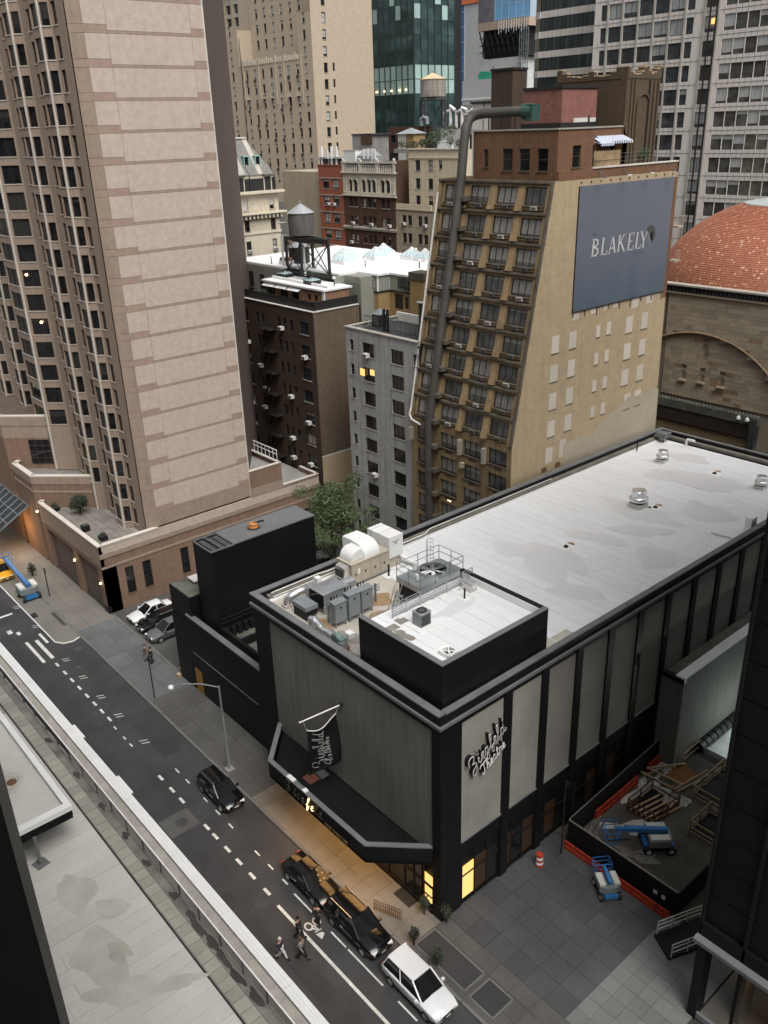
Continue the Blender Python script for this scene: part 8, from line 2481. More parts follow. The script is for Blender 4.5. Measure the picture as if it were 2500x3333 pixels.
for i, (x0, x1, z0, z1, ins, r_) in enumerate(stones):
 d = (0.32 if ins else 0.0) + rn.uniform(-0.012, 0.012)
 mbx = MB().box(x0 + 0.008, x1 - 0.008, 95.0 + d, 95.45 + d, z0 + 0.008, z1 - 0.008)
 if i < 290:
  mbx.build('stone', M['hall_brown'] if r_ > 0.955 else M['hall_stone'], hall)
 else:
  rest._add(mbx.v, mbx.f)
if rest.v:
 rest.build('stones', M['hall_stone'], hall, kind='stuff')
av = MB()
for k in range(36):
 t0, t1 = math.radians(40 + 105 * k / 36), math.radians(40 + 105 * (k + 1) / 36)
 p = [(AXc + ARr * math.cos(t), AZc + ARr * math.sin(t)) for t in (t0, t1)]
 q = [(AXc + (ARr - 0.34) * math.cos(t), AZc + (ARr - 0.34) * math.sin(t)) for t in (t0, t1)]
 av._add([(p[0][0], 94.9, p[0][1]), (p[1][0], 94.9, p[1][1]), (q[1][0], 95.3, q[1][1]), (q[0][0], 95.3, q[0][1])], [(0, 1, 2, 3)])
 av._add([(p[0][0], 94.9, p[0][1]), (p[1][0], 94.9, p[1][1]), (p[1][0] * 1 + (p[1][0] - AXc) * 0.012, 95.0, p[1][1] + (p[1][1] - AZc) * 0.012), (p[0][0] + (p[0][0] - AXc) * 0.012, 95.0, p[0][1] + (p[0][1] - AZc) * 0.012)], [(3, 2, 1, 0)])
av.build('arch_moulding', M['hall_brown'], hall)
for s in SLITS:
 w_ = s[1] - s[0]
 MB().box(s[0], s[1], 95.62, 95.66, s[2], s[3] - 0.12).build('slit_window', M['glass_dark'], hall)
 hd_ = MB()
 hd_.face([(s[0] - 0.02, 95.28, s[3] - 0.4), (s[0] - 0.02, 95.28, s[3] + 0.06), ((s[0] + s[1]) / 2, 95.28, s[3] + 0.06)][::-1])
 hd_.face([(s[1] + 0.02, 95.28, s[3] - 0.4), ((s[0] + s[1]) / 2, 95.28, s[3] + 0.06), (s[1] + 0.02, 95.28, s[3] + 0.06)][::-1])
 hd_.build('pointed_head', M['hall_stone'], hall)
 if s[2] < 19:
  MB().box(s[0] - 0.12, s[1] + 0.12, 95.05, 95.4, s[2] - 0.22, s[2]).build('sill', M['hall_stone'], hall)
MB().box(HX0, HX1, 94.75, 95.6, 26.9, 27.1).build('cornice', M['hall_stone'], hall)
MB().box(HX0, HX1, 94.9, 95.5, 27.1, 27.8).build('frieze', M['frame_dark'], hall)
for k in range(34):
 MB().box(-59.0 + k * 0.48, -58.75 + k * 0.48, 94.72, 94.9, 27.15, 27.72).build('corbel', M['roof_dark'], hall)
MB().box(HX0, HX1, 94.5, 95.6, 27.85, 28.05).build('gutter', M['sill_stone'], hall)
MB().box(HX0, -44.7, 94.8, 95.5, 12.9, 13.9).build('cresting', M['moss'], hall)
for k in range(30):
 MB().lathe((-58.5 + k * 0.47, 95.1, 13.85), [(0.22, 0), (0.2, 0.15), (0.05, 0.3)], 6).build('cresting_knob', M['moss'], hall)
MB().box(HX0, -44.7, 94.9, 95.4, 11.2, 12.9).build('dark_roof', plain('dark_brown_roof', (0.035, 0.024, 0.018), 0.8, var=0.4), hall)
M['lattice'] = plain('lattice_stone', (0.40, 0.31, 0.18), 0.85, var=0.2)
MB().box(HX0, -45.2, 95.2, 95.4, 8.5, 11.2).build('lattice_back', M['frame_dark'], hall)
la = MB()
for k in range(34):
 x = -58.5 + k * 0.4
 for r_ in range(6):
  z = 8.7 + r_ * 0.42
  la.bar((x, 95.15, z), (x + 0.2, 95.15, z + 0.21), 0.08)
  la.bar((x + 0.2, 95.15, z + 0.21), (x + 0.4, 95.15, z), 0.08)
  la.bar((x, 95.15, z + 0.42), (x + 0.2, 95.15, z + 0.21), 0.08)
  la.bar((x + 0.2, 95.15, z + 0.21), (x + 0.4, 95.15, z + 0.42), 0.08)
la.build('lattice', M['lattice'], hall, kind='stuff')
MB().box(-45.6, -44.8, 94.7, 95.6, 6, 13.6).build('pier', M['roof_dark'], hall)
for x in (-47.0, -45.9):
 MB().lathe((x, 94.6, 13.4), [(0.28, 0), (0.24, 0.25), (0.03, 0.5)], 8).build('lantern', M['offwhite'], hall)
mt, nt, bs = _new('terracotta')
g_ = nt.nodes.new('ShaderNodeNewGeometry')
rp = nt.nodes.new('ShaderNodeValToRGB')
els = rp.color_ramp.elements
els[0].position, els[0].color = 0.0, (0.30, 0.095, 0.05, 1)
els[1].position, els[1].color = 0.93, (0.40, 0.155, 0.085, 1)
e_ = els.new(0.965)
e_.color = (0.62, 0.38, 0.27, 1)
e_ = els.new(0.35)
e_.color = (0.36, 0.125, 0.068, 1)
nt.links.new(g_.outputs['Random Per Island'], rp.inputs[0])
cc = mix(nt, ramp(nt, noise(nt, coords(nt), 0.35, 4.0), 0.3, 0.75), rp.outputs[0], (0.43, 0.18, 0.105))
c5_ = mix(nt, 0.4, rp.outputs[0], cc)
nt.links.new(c5_, bs.inputs['Base Color'])
bs.inputs['Roughness'].default_value = 0.6
M['terracotta'] = mt
DX, DY, DZ, DR, DH = -51.37, 111.62, 25.47, 16.26, 11.61
def dome_pt(th, ph, off=0.0):
 """th azimuth, ph from 0 at the springing to pi/2 at the crown"""
 return (DX + (DR + off) * math.cos(ph) * math.cos(th), DY + (DR + off) * math.cos(ph) * math.sin(th), DZ + (DH + off) * math.sin(ph))
MB().lathe((DX, DY, DZ), [((DR - 0.12) * math.cos(math.radians(p)), (DH - 0.12) * math.sin(math.radians(p))) for p in range(0, 90, 6)] + [(0.01, DH - 0.12)], 48).build('dome_shell', M['rust'], hall, smooth=True)
tl_ = MB()
ph = math.radians(6)
row = 0
ph_cap = math.asin((36.15 - DZ) / DH)
while ph < ph_cap:
 ds = math.sqrt((DR * math.sin(ph)) ** 2 + (DH * math.cos(ph)) ** 2)
 dph = 0.265 / ds
 rr = DR * math.cos(ph)
 n = max(24, int(2 * math.pi * rr / 0.245))
 dth = 2 * math.pi / n
 off = 0.5 * (row % 2)
 for k in range(n):
  th = (k + off) * dth
  if math.sin(th) > 0.55:
   continue
  t0, t1 = th + 0.04 * dth, th + 0.96 * dth
  lift = 0.05 + 0.012 * ((k * 7 + row * 3) % 5) / 5
  a_, b_ = dome_pt(t0, ph, lift), dome_pt(t1, ph, lift)
  c_, d_ = dome_pt(t1, ph + dph * 1.12, 0.0), dome_pt(t0, ph + dph * 1.12, 0.0)
  e_, f_ = dome_pt(t0, ph, -0.02), dome_pt(t1, ph, -0.02)
  tl_._add([a_, b_, c_, d_, e_, f_], [(0, 1, 2, 3), (4, 5, 1, 0)])
 ph += dph
 row += 1
tl_.build('dome_tiles', M['terracotta'], hall, kind='stuff')
rc = DR * math.cos(ph_cap)
MB().lathe((DX, DY, 0), [(rc + 0.2, 36.1), (rc + 0.15, 36.25), (rc * 0.6, 36.75), (rc * 0.25, 37.05), (0.02, 37.1)], 40).build('dome_cap', plain('lead_cap', (0.40, 0.44, 0.43), 0.5, var=0.12, scale=0.5), hall, smooth=True)
wg = thing('concrete_wing', 'plain concrete wing with a bright white coping along the theatre side wall', 'building', (-27, 60, 0))
MB().box(-28.1, -26.25, 50.4, 75, 0, 7.9).build('wall', M['front_panel'], wg)
MB().box(-28.1, -26.9, 50.7, 75, 7.9, 7.95).build('roof', M['moss'], wg)
MB().box(-28.12, -26.2, 50.3, 50.7, 7.9, 8.3).build('parapet', M['black2'], wg)
for k in range(12):
 MB().box(-26.95, -26.2, 50.35 + k * 2.0, 50.35 + k * 2.0 + 1.985, 8.3 if k == 0 else 8.28, 8.45 + RND.uniform(-0.006, 0.006)).build('coping_stone', M['white'], wg)
MB().box(-26.9, -26.25, 50.4, 75, 7.9, 8.29).build('parapet', M['front_panel'], wg)
sg_ = MB().box(-28.1, -14.7, 38.7, 50.3, -0.05, 0.1)
site = sg_.build('site_ground', plain('site_earth', (0.075, 0.066, 0.052), 0.85, var=0.5, scale=1.3))
tag(site, kind='structure')
tag(MB().box(-26.1, -14.7, 50.3, 62, -0.05, 0.1).build('site_ground', M['earth']), kind='structure')
hd = thing('hoarding', 'black site hoarding of plywood panels with a pale top edge along the plaza', 'fence', (-23, 38.45, 0.1))
for k in range(7):
 x0 = -27.0 + k * 1.2
 MB().box(x0 + 0.01, x0 + 1.19, 38.4, 38.48, 0.1, 2.1 + RND.uniform(-0.02, 0.02)).build('fence_panel', M['black2'], hd)
 MB().box(x0 + 0.01, x0 + 1.19, 38.38, 38.5, 2.12, 2.16).build('top_edge', M['walk_tan'], hd)
 MB().box(x0 - 0.05, x0 + 0.05, 38.48, 38.58, 0.1, 2.1).build('post', M['wood'], hd)
for x, s in ((-20.2, 0.28), (-19.6, 0.26)):
 MB().box(x, x + s, 38.385, 38.4, 0.9, 1.2).build('notice', M['offwhite'], hd)
hd2 = thing('hoarding', 'black site hoarding running back along the theatre side wall', 'fence', (-27.4, 46, 0.1))
for k in range(11):
 y0 = 38.45 + k * 1.2
 x0, x1 = -27.05 - 0.06 * k, -27.05 - 0.06 * (k + 1)
 MB()._add([(x0, y0, 0.1), (x0 + 0.06, y0, 0.1), (x1 + 0.06, y0 + 1.19, 0.1), (x1, y0 + 1.19, 0.1), (x0, y0, 2.1), (x0 + 0.06, y0, 2.1), (x1 + 0.06, y0 + 1.19, 2.1), (x1, y0 + 1.19, 2.1)], [(3, 2, 1, 0), (4, 5, 6, 7), (0, 1, 5, 4), (1, 2, 6, 5), (2, 3, 7, 6), (3, 0, 4, 7)]).build('fence_panel', M['black2'], hd2)
 MB().bar((x0 + 0.03, y0, 2.14), (x1 + 0.03, y0 + 1.19, 2.14), 0.09, 0.04).build('top_edge', M['walk_grey'], hd2)
hd3 = thing('hoarding', 'short black hoarding at the right end of the site beside the ramp', 'fence', (-18.6, 40, 0.1))
for k in range(5):
 MB().box(-18.62, -18.55, 38.5 + k * 1.2, 38.5 + k * 1.2 + 1.19, 0.1, 2.0).build('fence_panel', M['black2'], hd3)
M['orange_net'] = plain('orange_net', (0.36, 0.035, 0.012), 0.7, var=0.35, scale=4)
def barrier(lab, p, q, z0, n, h=0.62):
 t = thing('barrier', lab, 'barrier', (p[0], p[1], z0), 'red plastic site barriers')
 d = Vector((q[0] - p[0], q[1] - p[1], 0))
 for k in range(n):
  a_ = Vector((p[0], p[1], 0)) + d * (k / n + 0.004)
  b_ = Vector((p[0], p[1], 0)) + d * ((k + 1) / n - 0.004)
  MB().bar((a_.x, a_.y, z0 + h * 0.22), (b_.x, b_.y, z0 + h * 0.22), 0.24, h * 0.44).build('foot', M['orange_net'], t)
  MB().bar((a_.x, a_.y, z0 + h * 0.72), (b_.x, b_.y, z0 + h * 0.72), 0.12, h * 0.5).build('board', M['orange_net'], t)
 return t
barrier('long row of red plastic barriers on the plaza in front of the hoarding', (-26.9, 37.95), (-18.7, 37.95), 0.1, 9)
barrier('red barrier row on the site ground, longer piece beside the white sheeting', (-27.0, 41.6), (-27.15, 47.0), 0.1, 6, 0.8)
barrier('short red barrier piece on the site ground near the concrete wing', (-27.3, 48.6), (-27.35, 50.2), 0.1, 2, 0.8)
def pit(lab, x0, x1, y0, y1, h, mat, name='site_railing', hole=True):
 t = thing(name, lab, 'railing', ((x0 + x1) / 2, (y0 + y1) / 2, 0.1))
 cs = [(x0, y0), (x1, y0), (x1, y1), (x0, y1)]
 for a_, b_ in zip(cs, cs[1:] + cs[:1]):
  for z in (0.45 * h, h):
   MB().bar((*a_, 0.1 + z), (*b_, 0.1 + z), 0.06, 0.1).build('rail', M[mat], t)
  MB().bar((*a_, 0.16), (*b_, 0.16), 0.05, 0.14).build('toe_board', M[mat], t)
  L = math.hypot(b_[0] - a_[0], b_[1] - a_[1])
  n = max(1, round(L / 1.6))
  for k in range(n):
   x, y = a_[0] + (b_[0] - a_[0]) * k / n, a_[1] + (b_[1] - a_[1]) * k / n
   MB().bar((x, y, 0.1), (x, y, 0.12 + h), 0.09).build('post', M[mat], t)
 if hole:
  MB().face([(x0, y0, 0.107), (x1, y0, 0.107), (x1, y1, 0.107), (x0, y1, 0.107)]).build('pit_opening', M['black'], t)
 return t
p1 = pit('rusty guard rails round the open pit in the middle of the site', -26.0, -23.75, 44.1, 47.2, 1.05, 'rust')
for k in range(5):
 MB().bar((-25.8 + k * 0.42, 44.2, 0.2), (-25.2 + k * 0.42, 47.0, 0.25), 0.16, 0.1).build('plank', M['wood'], p1)
pit('timber guard rails round the pit by the dark tower, back one', -23.6, -21.2, 48.8, 53.0, 1.0, 'wood')
pit('timber guard rails round the pit by the dark tower, front one', -21.85, -19.6, 45.5, 48.2, 1.0, 'wood')
tb = thing('timber_wedge', 'wedge of pale timber beams lying open on the site ground by the hoarding', 'timber', (-25.5, 49, 0.1))
for p, q in (((-27.2, 48.2, 0.9), (-24.6, 48.9, 0.5)), ((-27.3, 47.6, 0.75), (-24.7, 48.1, 0.45)), ((-24.7, 48.1, 0.45), (-23.9, 51.3, 0.9)), ((-24.5, 48.2, 0.3), (-23.7, 51.2, 0.6)), ((-27.1, 47.9, 0.3), (-26.6, 50.0, 0.35)), ((-26.9, 48.3, 1.0), (-25.6, 51.0, 0.6)), ((-24.75, 48.0, 0.1), (-24.75, 48.0, 0.8))):
 MB().bar(p, q, 0.12, 0.1).build('beam', M['wood'], tb)
ob = plain('orange_board', (0.20, 0.09, 0.025), 0.8, var=0.3)
MB()._add([(-26.2, 49.2, 0.2), (-24.8, 48.8, 0.15), (-24.4, 50.6, 0.5), (-25.8, 51.2, 0.6)], [(0, 1, 2, 3)]).build('plywood_sheet', ob, tb)
M['sheeting'] = plain('white_sheeting', (0.46, 0.46, 0.43), 0.6, var=0.3, scale=2)
def crumple(lab, cx_, cy_, rx, ry, seed, h, mat='sheeting', name='plastic_sheet', ang=0.0, n=26):
 rn = random.Random(seed)
 t = MB()
 pts = {}
 am = [rn.uniform(0.08, 0.22) for _ in range(5)]
 ph = [rn.uniform(0, 6.28) for _ in range(5)]
 for i in range(n):
  th_ = 2 * math.pi * i / n
  r = 1 + sum(a_ * math.sin((k + 2) * th_ + p_) for k, (a_, p_) in enumerate(zip(am, ph)))
  for j in range(5):
   f = j / 4
   x_, y_ = rx * r * f * math.cos(th_), ry * r * f * math.sin(th_)
   pts[i, j] = (cx_ + x_ * math.cos(ang) - y_ * math.sin(ang), cy_ + x_ * math.sin(ang) + y_ * math.cos(ang), 0.11 + rn.random() * h * (1 - f * 0.9))
 for i in range(n):
  for j in range(4):
   t.face([pts[i, j], pts[i, j + 1], pts[(i + 1) % n, j + 1], pts[(i + 1) % n, j]])
 o = t.build(name, M[mat])
 return tag(o, lab, 'sheet' if 'sheet' in name else 'rubble', 'site sheeting' if 'sheet' in name else None)
crumple('white plastic sheet lying in front of the rusty pit rails', -25.1, 42.4, 2.1, 0.7, 3, 0.3, ang=0.9)
crumple('white plastic sheet folded along the red barrier behind the pit', -26.5, 46.8, 0.55, 1.9, 5, 0.35)
crumple('white plastic sheet hanging over the back of the pit', -24.5, 47.6, 1.1, 0.8, 8, 0.7)
crumple('tan heap of rubble at the front left of the site', -26.3, 40.6, 0.5, 1.8, 12, 0.5, 'walk_tan', 'rubble_heap', ang=0.3)
crumple('low dark heap of debris right of the white sheet', -23.0, 41.0, 1.4, 0.6, 14, 0.25, 'walk_tan', 'debris_heap', ang=0.5)
crumple('pale heap of debris by the far hoarding corner', -26.6, 50.0, 0.7, 0.7, 18, 0.5, 'sheeting', 'debris_heap')
t = thing('plywood_sheet', 'flat dark plywood board on the site ground by the white sheet', 'board', (-25.3, 41.4, 0.1))
MB().cbox((-25.2, 41.3, 0.2), (2.2, 1.0, 0.05), 0.9).build('board', M['walk_dark'], t)
MB().cbox((-25.2, 41.3, 0.14), (2.0, 0.1, 0.06), 0.9).build('batten', M['wood'], t)
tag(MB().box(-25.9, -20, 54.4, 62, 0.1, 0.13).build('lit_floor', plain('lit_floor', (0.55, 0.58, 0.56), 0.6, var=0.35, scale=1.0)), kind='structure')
t = thing('white_beam', 'white horizontal beam at the back of the site below the concrete wing', 'beam', (-25, 54, 0))
MB().bar((-27.0, 54.05, 0.4), (-21.5, 54.05, 0.4), 0.2, 0.22).build('beam', M['white'], t)
MB().box(-27.0, -26.8, 53.95, 54.15, 0.1, 0.3).build('foot', M['greysteel'], t)
t = thing('pallet_board', 'small brown board on the pale floor at the back of the site', 'board', (-23.2, 55.7, 0.13))
MB().box(-24.2, -22.6, 55.2, 56.5, 0.2, 0.3).build('board', M['wood'], t)
MB().box(-24.0, -23.8, 55.2, 56.5, 0.13, 0.2).build('batten', M['wood'], t)
ld = bpy.data.lights.new('work_light', 'POINT')
ld.energy = 220
ld.color = (0.85, 1.0, 0.95)
ld.shadow_soft_size = 0.3
t = thing('work_light', 'bright white work light on a stand at the back of the site', 'lamp', (-22.2, 58.5, 0.1))
MB().tube([(-22.2, 58.5, 0.1), (-22.2, 58.5, 2.6)], 0.04, 6).build('stand', M['greysteel'], t)
MB().cbox((-22.2, 58.4, 2.7), (0.4, 0.15, 0.25)).build('lamp_head', emit('work_lamp', (0.9, 1, 0.97), 10), t)
obj_new('work_light', ld, t, (-22.4, 58.0, 2.5))
pr_ = thing('pipe_stack', 'dark corrugated pipes stacked along the foot of the concrete wing', 'pipes', (-25.5, 57, 0.1))
for k in range(14):
 MB().tube([(-25.95, 53.5 + k * 0.75, 0.55), (-25.95, 53.5 + k * 0.75 + 0.6, 0.55)], 0.45, 10).build('pipe_ring', M['dark_metal'], pr_)
gp_ = thing('site_gate', 'small tan metal gate rail against the concrete wing foot', 'gate', (-26.0, 52.5, 0.1))
for z in (0.5, 1.1):
 MB().bar((-26.0, 51.4, z), (-26.0, 53.6, z + 0.05), 0.06).build('rail', M['wood'], gp_)
for y in (51.4, 53.6):
 MB().bar((-26.0, y, 0.1), (-26.0, y, 1.2), 0.08).build('post', M['wood'], gp_)
rmp = thing('ramp_wall', 'black ramp wall with pale double handrails between the plaza and the dark tower', 'ramp', (-17.5, 37, 0.1))
MB().prism([(-18.6, 36.2), (-17.1, 35.4), (-14.9, 41.0), (-16.6, 41.6)], 0.1, 0.35).build('ramp_block', M['black'], rmp)
for off, z0 in ((0.0, 0.35), (1.6, 0.35)):
 a_ = Vector((-18.5 + off * 0.93, 36.3 - off * 0.5, z0))
 b_ = Vector((-16.6 + off * 1.0, 41.4 - off * 0.3, z0))
 for z in (0.4, 0.75, 1.05):
  MB().tube([a_ + Vector((0, 0, z)), b_ + Vector((0, 0, z))], 0.035, 6).build('handrail', M['offwhite'], rmp)
 for k in range(6):
  p = a_.lerp(b_, k / 5)
  MB().tube([p, p + Vector((0, 0, 1.05))], 0.035, 6).build('post', M['offwhite'], rmp)
rt = thing('dark_tower', 'near black office tower at the right edge with a glazed lobby at its foot', 'building', (-5, 40, 0))
RX, RY = -14.6, 33.25
MB().box(RX, 30, RY + 0.3, 75, 6.3, 68).build('core', M['black'], rt)
for k in range(30):
 z0 = 7.2 + k * 2.05
 for i in range(8):
  MB().box(RX + 0.02 + i * 2.4, RX + 2.36 + i * 2.4, RY + 0.2, RY + 0.31, z0, z0 + 1.98).build('cladding_panel', M['black'], rt)
for i in range(9):
 MB().box(RX + i * 2.4 - 0.07, RX + i * 2.4 + 0.07, RY, RY + 0.25, 6.3, 68).build('mullion', M['black2'], rt)
MB().box(RX - 0.1, 15, RY - 0.45, RY + 0.3, 6.05, 6.3).build('ledge', M['coping_grey'], rt)
MB().box(RX, 15, RY + 0.0, RY + 0.3, 6.3, 7.2).build('fascia', M['black'], rt)
MB().box(RX, RX + 0.5, RY, RY + 0.9, 0, 6.05).build('corner_pier', M['black'], rt)
for i in range(6):
 MB().box(RX + 2.4 * i + 2.3, RX + 2.4 * i + 2.45, RY + 0.1, RY + 0.3, 0, 6.05).build('lobby_mullion', M['black2'], rt)
MB().box(RX, 15, RY + 0.1, RY + 0.26, 0.1, 0.5).build('lobby_sill', M['greysteel'], rt)
MB().box(RX, 15, RY + 9, RY + 9.2, 0.1, 6.0).build('lobby_wall', plain('lobby_wall', (0.20, 0.13, 0.05), 0.6, var=0.2), rt)
MB().box(RX + 0.5, 15, RY + 0.4, RY + 9, 0.08, 0.12).build('lobby_floor', M['walk_tan'], rt)
for i in range(2):
 MB().box(-12.6 + i * 2.6, -12.3 + i * 2.6, RY + 1.4, RY + 2.8, 0.1, 5.6).build('lobby_column', M['walk_tan'] if i == 0 else plain('amber_board', (0.40, 0.22, 0.06), 0.6), rt)
for x, y in ((-11.2, RY + 2.0), (-7.5, RY + 2.5)):
 ld = bpy.data.lights.new('lobby_light', 'POINT')
 ld.energy = 26
 ld.color = (1.0, 0.66, 0.3)
 ld.shadow_soft_size = 0.5
 obj_new('lobby_light', ld, rt, (x, y, 5.0))
MB().box(-8.6, -8.3, RY + 1.0, RY + 1.3, 4.0, 5.2).build('lobby_lamp', M['glow_window'], rt)
ow = thing('dark_office_block', 'black office block whose corner cuts off the lower left of the view', 'building', (-30, -5, 0))
MB().box(-60, -16.0, -30, 2.75, 5.0, 62).build('wall', M['black'], ow)
MB().box(-16.9, -15.98, 2.75, 2.95, 5.0, 62).build('corner_fin', M['walk_dark'], ow)
MB().box(-16.0, 40, -30, -0.8, 5.0, 62).build('wall', M['black'], ow)  # unseen wing behind the camera, added to darken the street
MB().box(-60, 40, -30, -2, 0.0, 5.0).build('base', M['black2'], ow)
ter = thing('roof_terrace', 'pale stained flat roof terrace with paver border at the lower left', 'roof', (-40, 5, 5))
TZ = 5.0
M['terrace_sheet'] = plain('terrace_sheet', (0.50, 0.49, 0.455), 0.5, var=0.12, scale=0.7, vary_obj=0.05)
M['terrace_wet'] = plain('terrace_wet', (0.425, 0.415, 0.375), 0.3, var=0.2, scale=1.2)
M['terrace_wet2'] = plain('terrace_wet2', (0.36, 0.345, 0.30), 0.35, var=0.25, scale=1.5)
M['paver'] = plain('paver', (0.30, 0.285, 0.245), 0.8, var=0.16, scale=1.6, vary_obj=0.12)
M['soil_strip'] = plain('soil_strip', (0.17, 0.165, 0.145), 0.9, var=0.5, scale=1.6)
MB().box(-80, -8, -2, 15.2, 4.2, 4.94).build('slab', M['concrete'], ter)
MB().box(-80, -8, 9, 14.9, 0, 4.2).build('wall', M['concrete'], ter)
x = -62.0
while x < -12:
 w = 1.02
 cuts = [-1.5, RND.uniform(3.5, 7.5), 12.72]
 for a_, b_ in zip(cuts, cuts[1:]):
  MB().box(x + 0.008, x + w - 0.008, a_ + 0.008, b_ - 0.008, 4.94, 5.0 + RND.uniform(-0.008, 0.006)).build('roof_sheet', M['terrace_sheet'], ter)
 x += w
k = 0
for cx_, cy_, rx, ry, sd, mt_, an in ((-36.4, 8.9, 2.2, 1.3, 3, 'terrace_wet', 0.3), (-35.6, 10.0, 0.9, 0.5, 5, 'terrace_wet2', 0.2), (-33.5, 8.8, 1.6, 0.9, 7, 'terrace_wet', 0.9), (-29.8, 7.6, 1.8, 0.7, 9, 'terrace_wet', 1.2), (-27.6, 8.4, 1.0, 0.8, 11, 'terrace_wet2', 0.4), (-26.5, 10.2, 1.9, 0.5, 13, 'terrace_wet', 1.0), (-31.8, 11.2, 1.6, 0.4, 15, 'terrace_wet', 1.1), (-38.8, 11.0, 1.2, 0.6, 17, 'terrace_wet', 0.6), (-25.0, 7.0, 1.0, 0.7, 19, 'terrace_wet2', 0.8), (-41.5, 9.6, 1.8, 0.9, 21, 'terrace_wet', 0.1), (-24.0, 10.8, 0.8, 0.4, 25, 'terrace_wet', 0.5)):
 k += 1
 stain(cx_, cy_, rx, ry, sd, 5.009 + k * 0.0011, mt_, ter, 'wet_stain', 40, an)
MB().box(-70, -8, 12.76, 12.84, 4.94, 4.97).build('gutter_slot', M['black2'], ter)
o = MB().box(-0.365, 0.365, -0.4, 0.4, -0.06, 0.0).build('paver', M['paver'])
pme = o.data
bpy.data.objects.remove(o)
x = -72.0
i = 0
while x < -14:
 put('paver', pme, ter, (x, 13.28, 5.02 + RND.uniform(-0.008, 0.008)), RND.uniform(-0.008, 0.008))
 x += 0.765
MB().box(-74, -14, 13.72, 14.26, 4.9, 4.99).build('gravel_strip', M['soil_strip'], ter)
k = 0
for cx_ in (-56.5, -51.2, -47.0, -43.6, -40.4, -37.2, -35.0, -33.9, -32.6, -31.3, -29.9, -28.3):
 k += 1
 stain(cx_, 13.98, 0.75 if cx_ > -36 else 0.4, 0.2, int(-cx_ * 7), 4.992 + k * 0.001, 'earth', ter, 'damp_soil', 26)
rlg = thing('terrace_parapet', 'white parapet railing of thin balusters with a wide tan cap and stepped white ledges', 'railing', (-40, 14.5, 5))
o = MB().box(-0.016, 0.016, -0.016, 0.016, 0, 0.93).build('baluster', M['offwhite'])
bme = o.data
bpy.data.objects.remove(o)
x = -53.0
cnt = 0
rest = MB()
while x < -17:
 if x > -50.5 and cnt < 296:
  put('baluster', bme, rlg, (x, 14.32, 5.03))
  cnt += 1
 else:
  rest.box(x - 0.016, x + 0.016, 14.304, 14.336, 5.03, 5.96)
 x += 0.113
if rest.v:
 rest.build('balusters', M['offwhite'], rlg, kind='stuff')
x = -76.3
while x < -14:
 MB().box(x - 0.05, x + 0.05, 14.26, 14.38, 4.94, 5.97).build('post', M['coping_grey'], rlg)
 x += 2.32
MB().box(-76, -14, 14.29, 14.35, 5.0, 5.05).build('bottom_rail', M['offwhite'], rlg)
MB().box(-76, -14, 14.28, 14.36, 5.93, 6.01).build('top_rail', M['white'], rlg)
M['cap_tan'] = plain('cap_tan', (0.34, 0.315, 0.28), 0.8, var=0.25, scale=3)
x = -76.0
while x < -14:
 MB().box(x + 0.006, x + 3.08, 14.37, 14.84, 5.9, 5.985).build('cap_stone', M['cap_tan'], rlg)
 x += 3.09
MB().box(-76, -14, 14.84, 14.93, 4.94, 5.7).build('shadow_gap', M['black2'], rlg)
for i, (y0, y1, z) in enumerate(((14.93, 15.12, 6.0), (15.14, 15.34, 5.97), (15.36, 15.62, 5.94))):
 x = -76.0
 while x < -14:
  MB().box(x + 0.006, x + 6.1, y0, y1, z - 0.14, z).build('ledge_piece', M['white'], rlg)
  x += 6.12
MB().box(-76, -14, 14.93, 15.62, 4.2, 5.78).build('fascia', M['offwhite'], rlg)
for x, l in ((-52.4, 1.9), (-44.8, 2.2)):
 MB().box(x - 3.4, x - 3.4 + l, 15.63, 15.85, 5.7, 5.82).build('light_bar', M['white'], rlg)
cn2 = thing('terrace_canopy', 'small flat canopy roof with a bright white rim, black louvred edge and one drain', 'canopy', (-50, 9, 7.2))
CXA, CXB, CYA, CYB = -64.0, -45.0, 1.0, 11.6
MB().box(CXA, CXB - 0.1, CYA, CYB - 0.1, 7.15, 7.6).build('deck', M['black2'], cn2)
MB().box(CXA, CXB - 0.5, CYA, CYB - 0.35, 7.6, 7.68).build('roof_sheet', M['terrace_sheet'], cn2)
MB().box(CXB - 0.52, CXB, CYA, CYB, 7.72, 8.0).build('rim', M['white'], cn2)
MB().box(CXA, CXB - 0.52, CYB - 0.36, CYB, 7.72, 8.0).build('rim', M['white'], cn2)
MB().box(CXB - 0.1, CXB + 0.0, CYA, CYB, 7.66, 7.72).build('drip', M['white'], cn2)
for k in range(4):
 MB().box(CXB - 0.12, CXB - 0.02 + 0.03 * (3 - k), CYA, CYB - 0.1, 7.14 + k * 0.13, 7.22 + k * 0.13).build('louvre', M['black'], cn2)
 MB().box(CXA, CXB - 0.12, CYB - 0.12, CYB - 0.02, 7.14 + k * 0.13, 7.22 + k * 0.13).build('louvre', M['black'], cn2)
stain(-50.4, 9.5, 1.5, 0.9, 33, 7.685, 'terrace_wet', cn2, 'wet_stain', 36, 0.3)
stain(-50.3, 9.5, 0.8, 0.6, 35, 7.6865, 'terrace_wet2', cn2, 'wet_stain', 30, 0.6)
MB().lathe((-50.15, 9.6, 7.69), [(0.32, 0), (0.3, 0.05), (0.2, 0.12), (0.02, 0.14)], 14).build('drain_cover', M['rust'], cn2)
MB().tube([(-44.9, 9.03, 5.0), (-44.9, 9.03, 7.2)], 0.12, 12).build('post', M['coping_grey'], cn2)
MB().cbox((-44.9, 9.03, 5.03), (0.8, 0.8, 0.05), 0.2).build('foot_plate', M['coping_grey'], cn2)
def paint(n, c, r=0.25):
 return plain(n, c, r, 0.1, var=0.06)
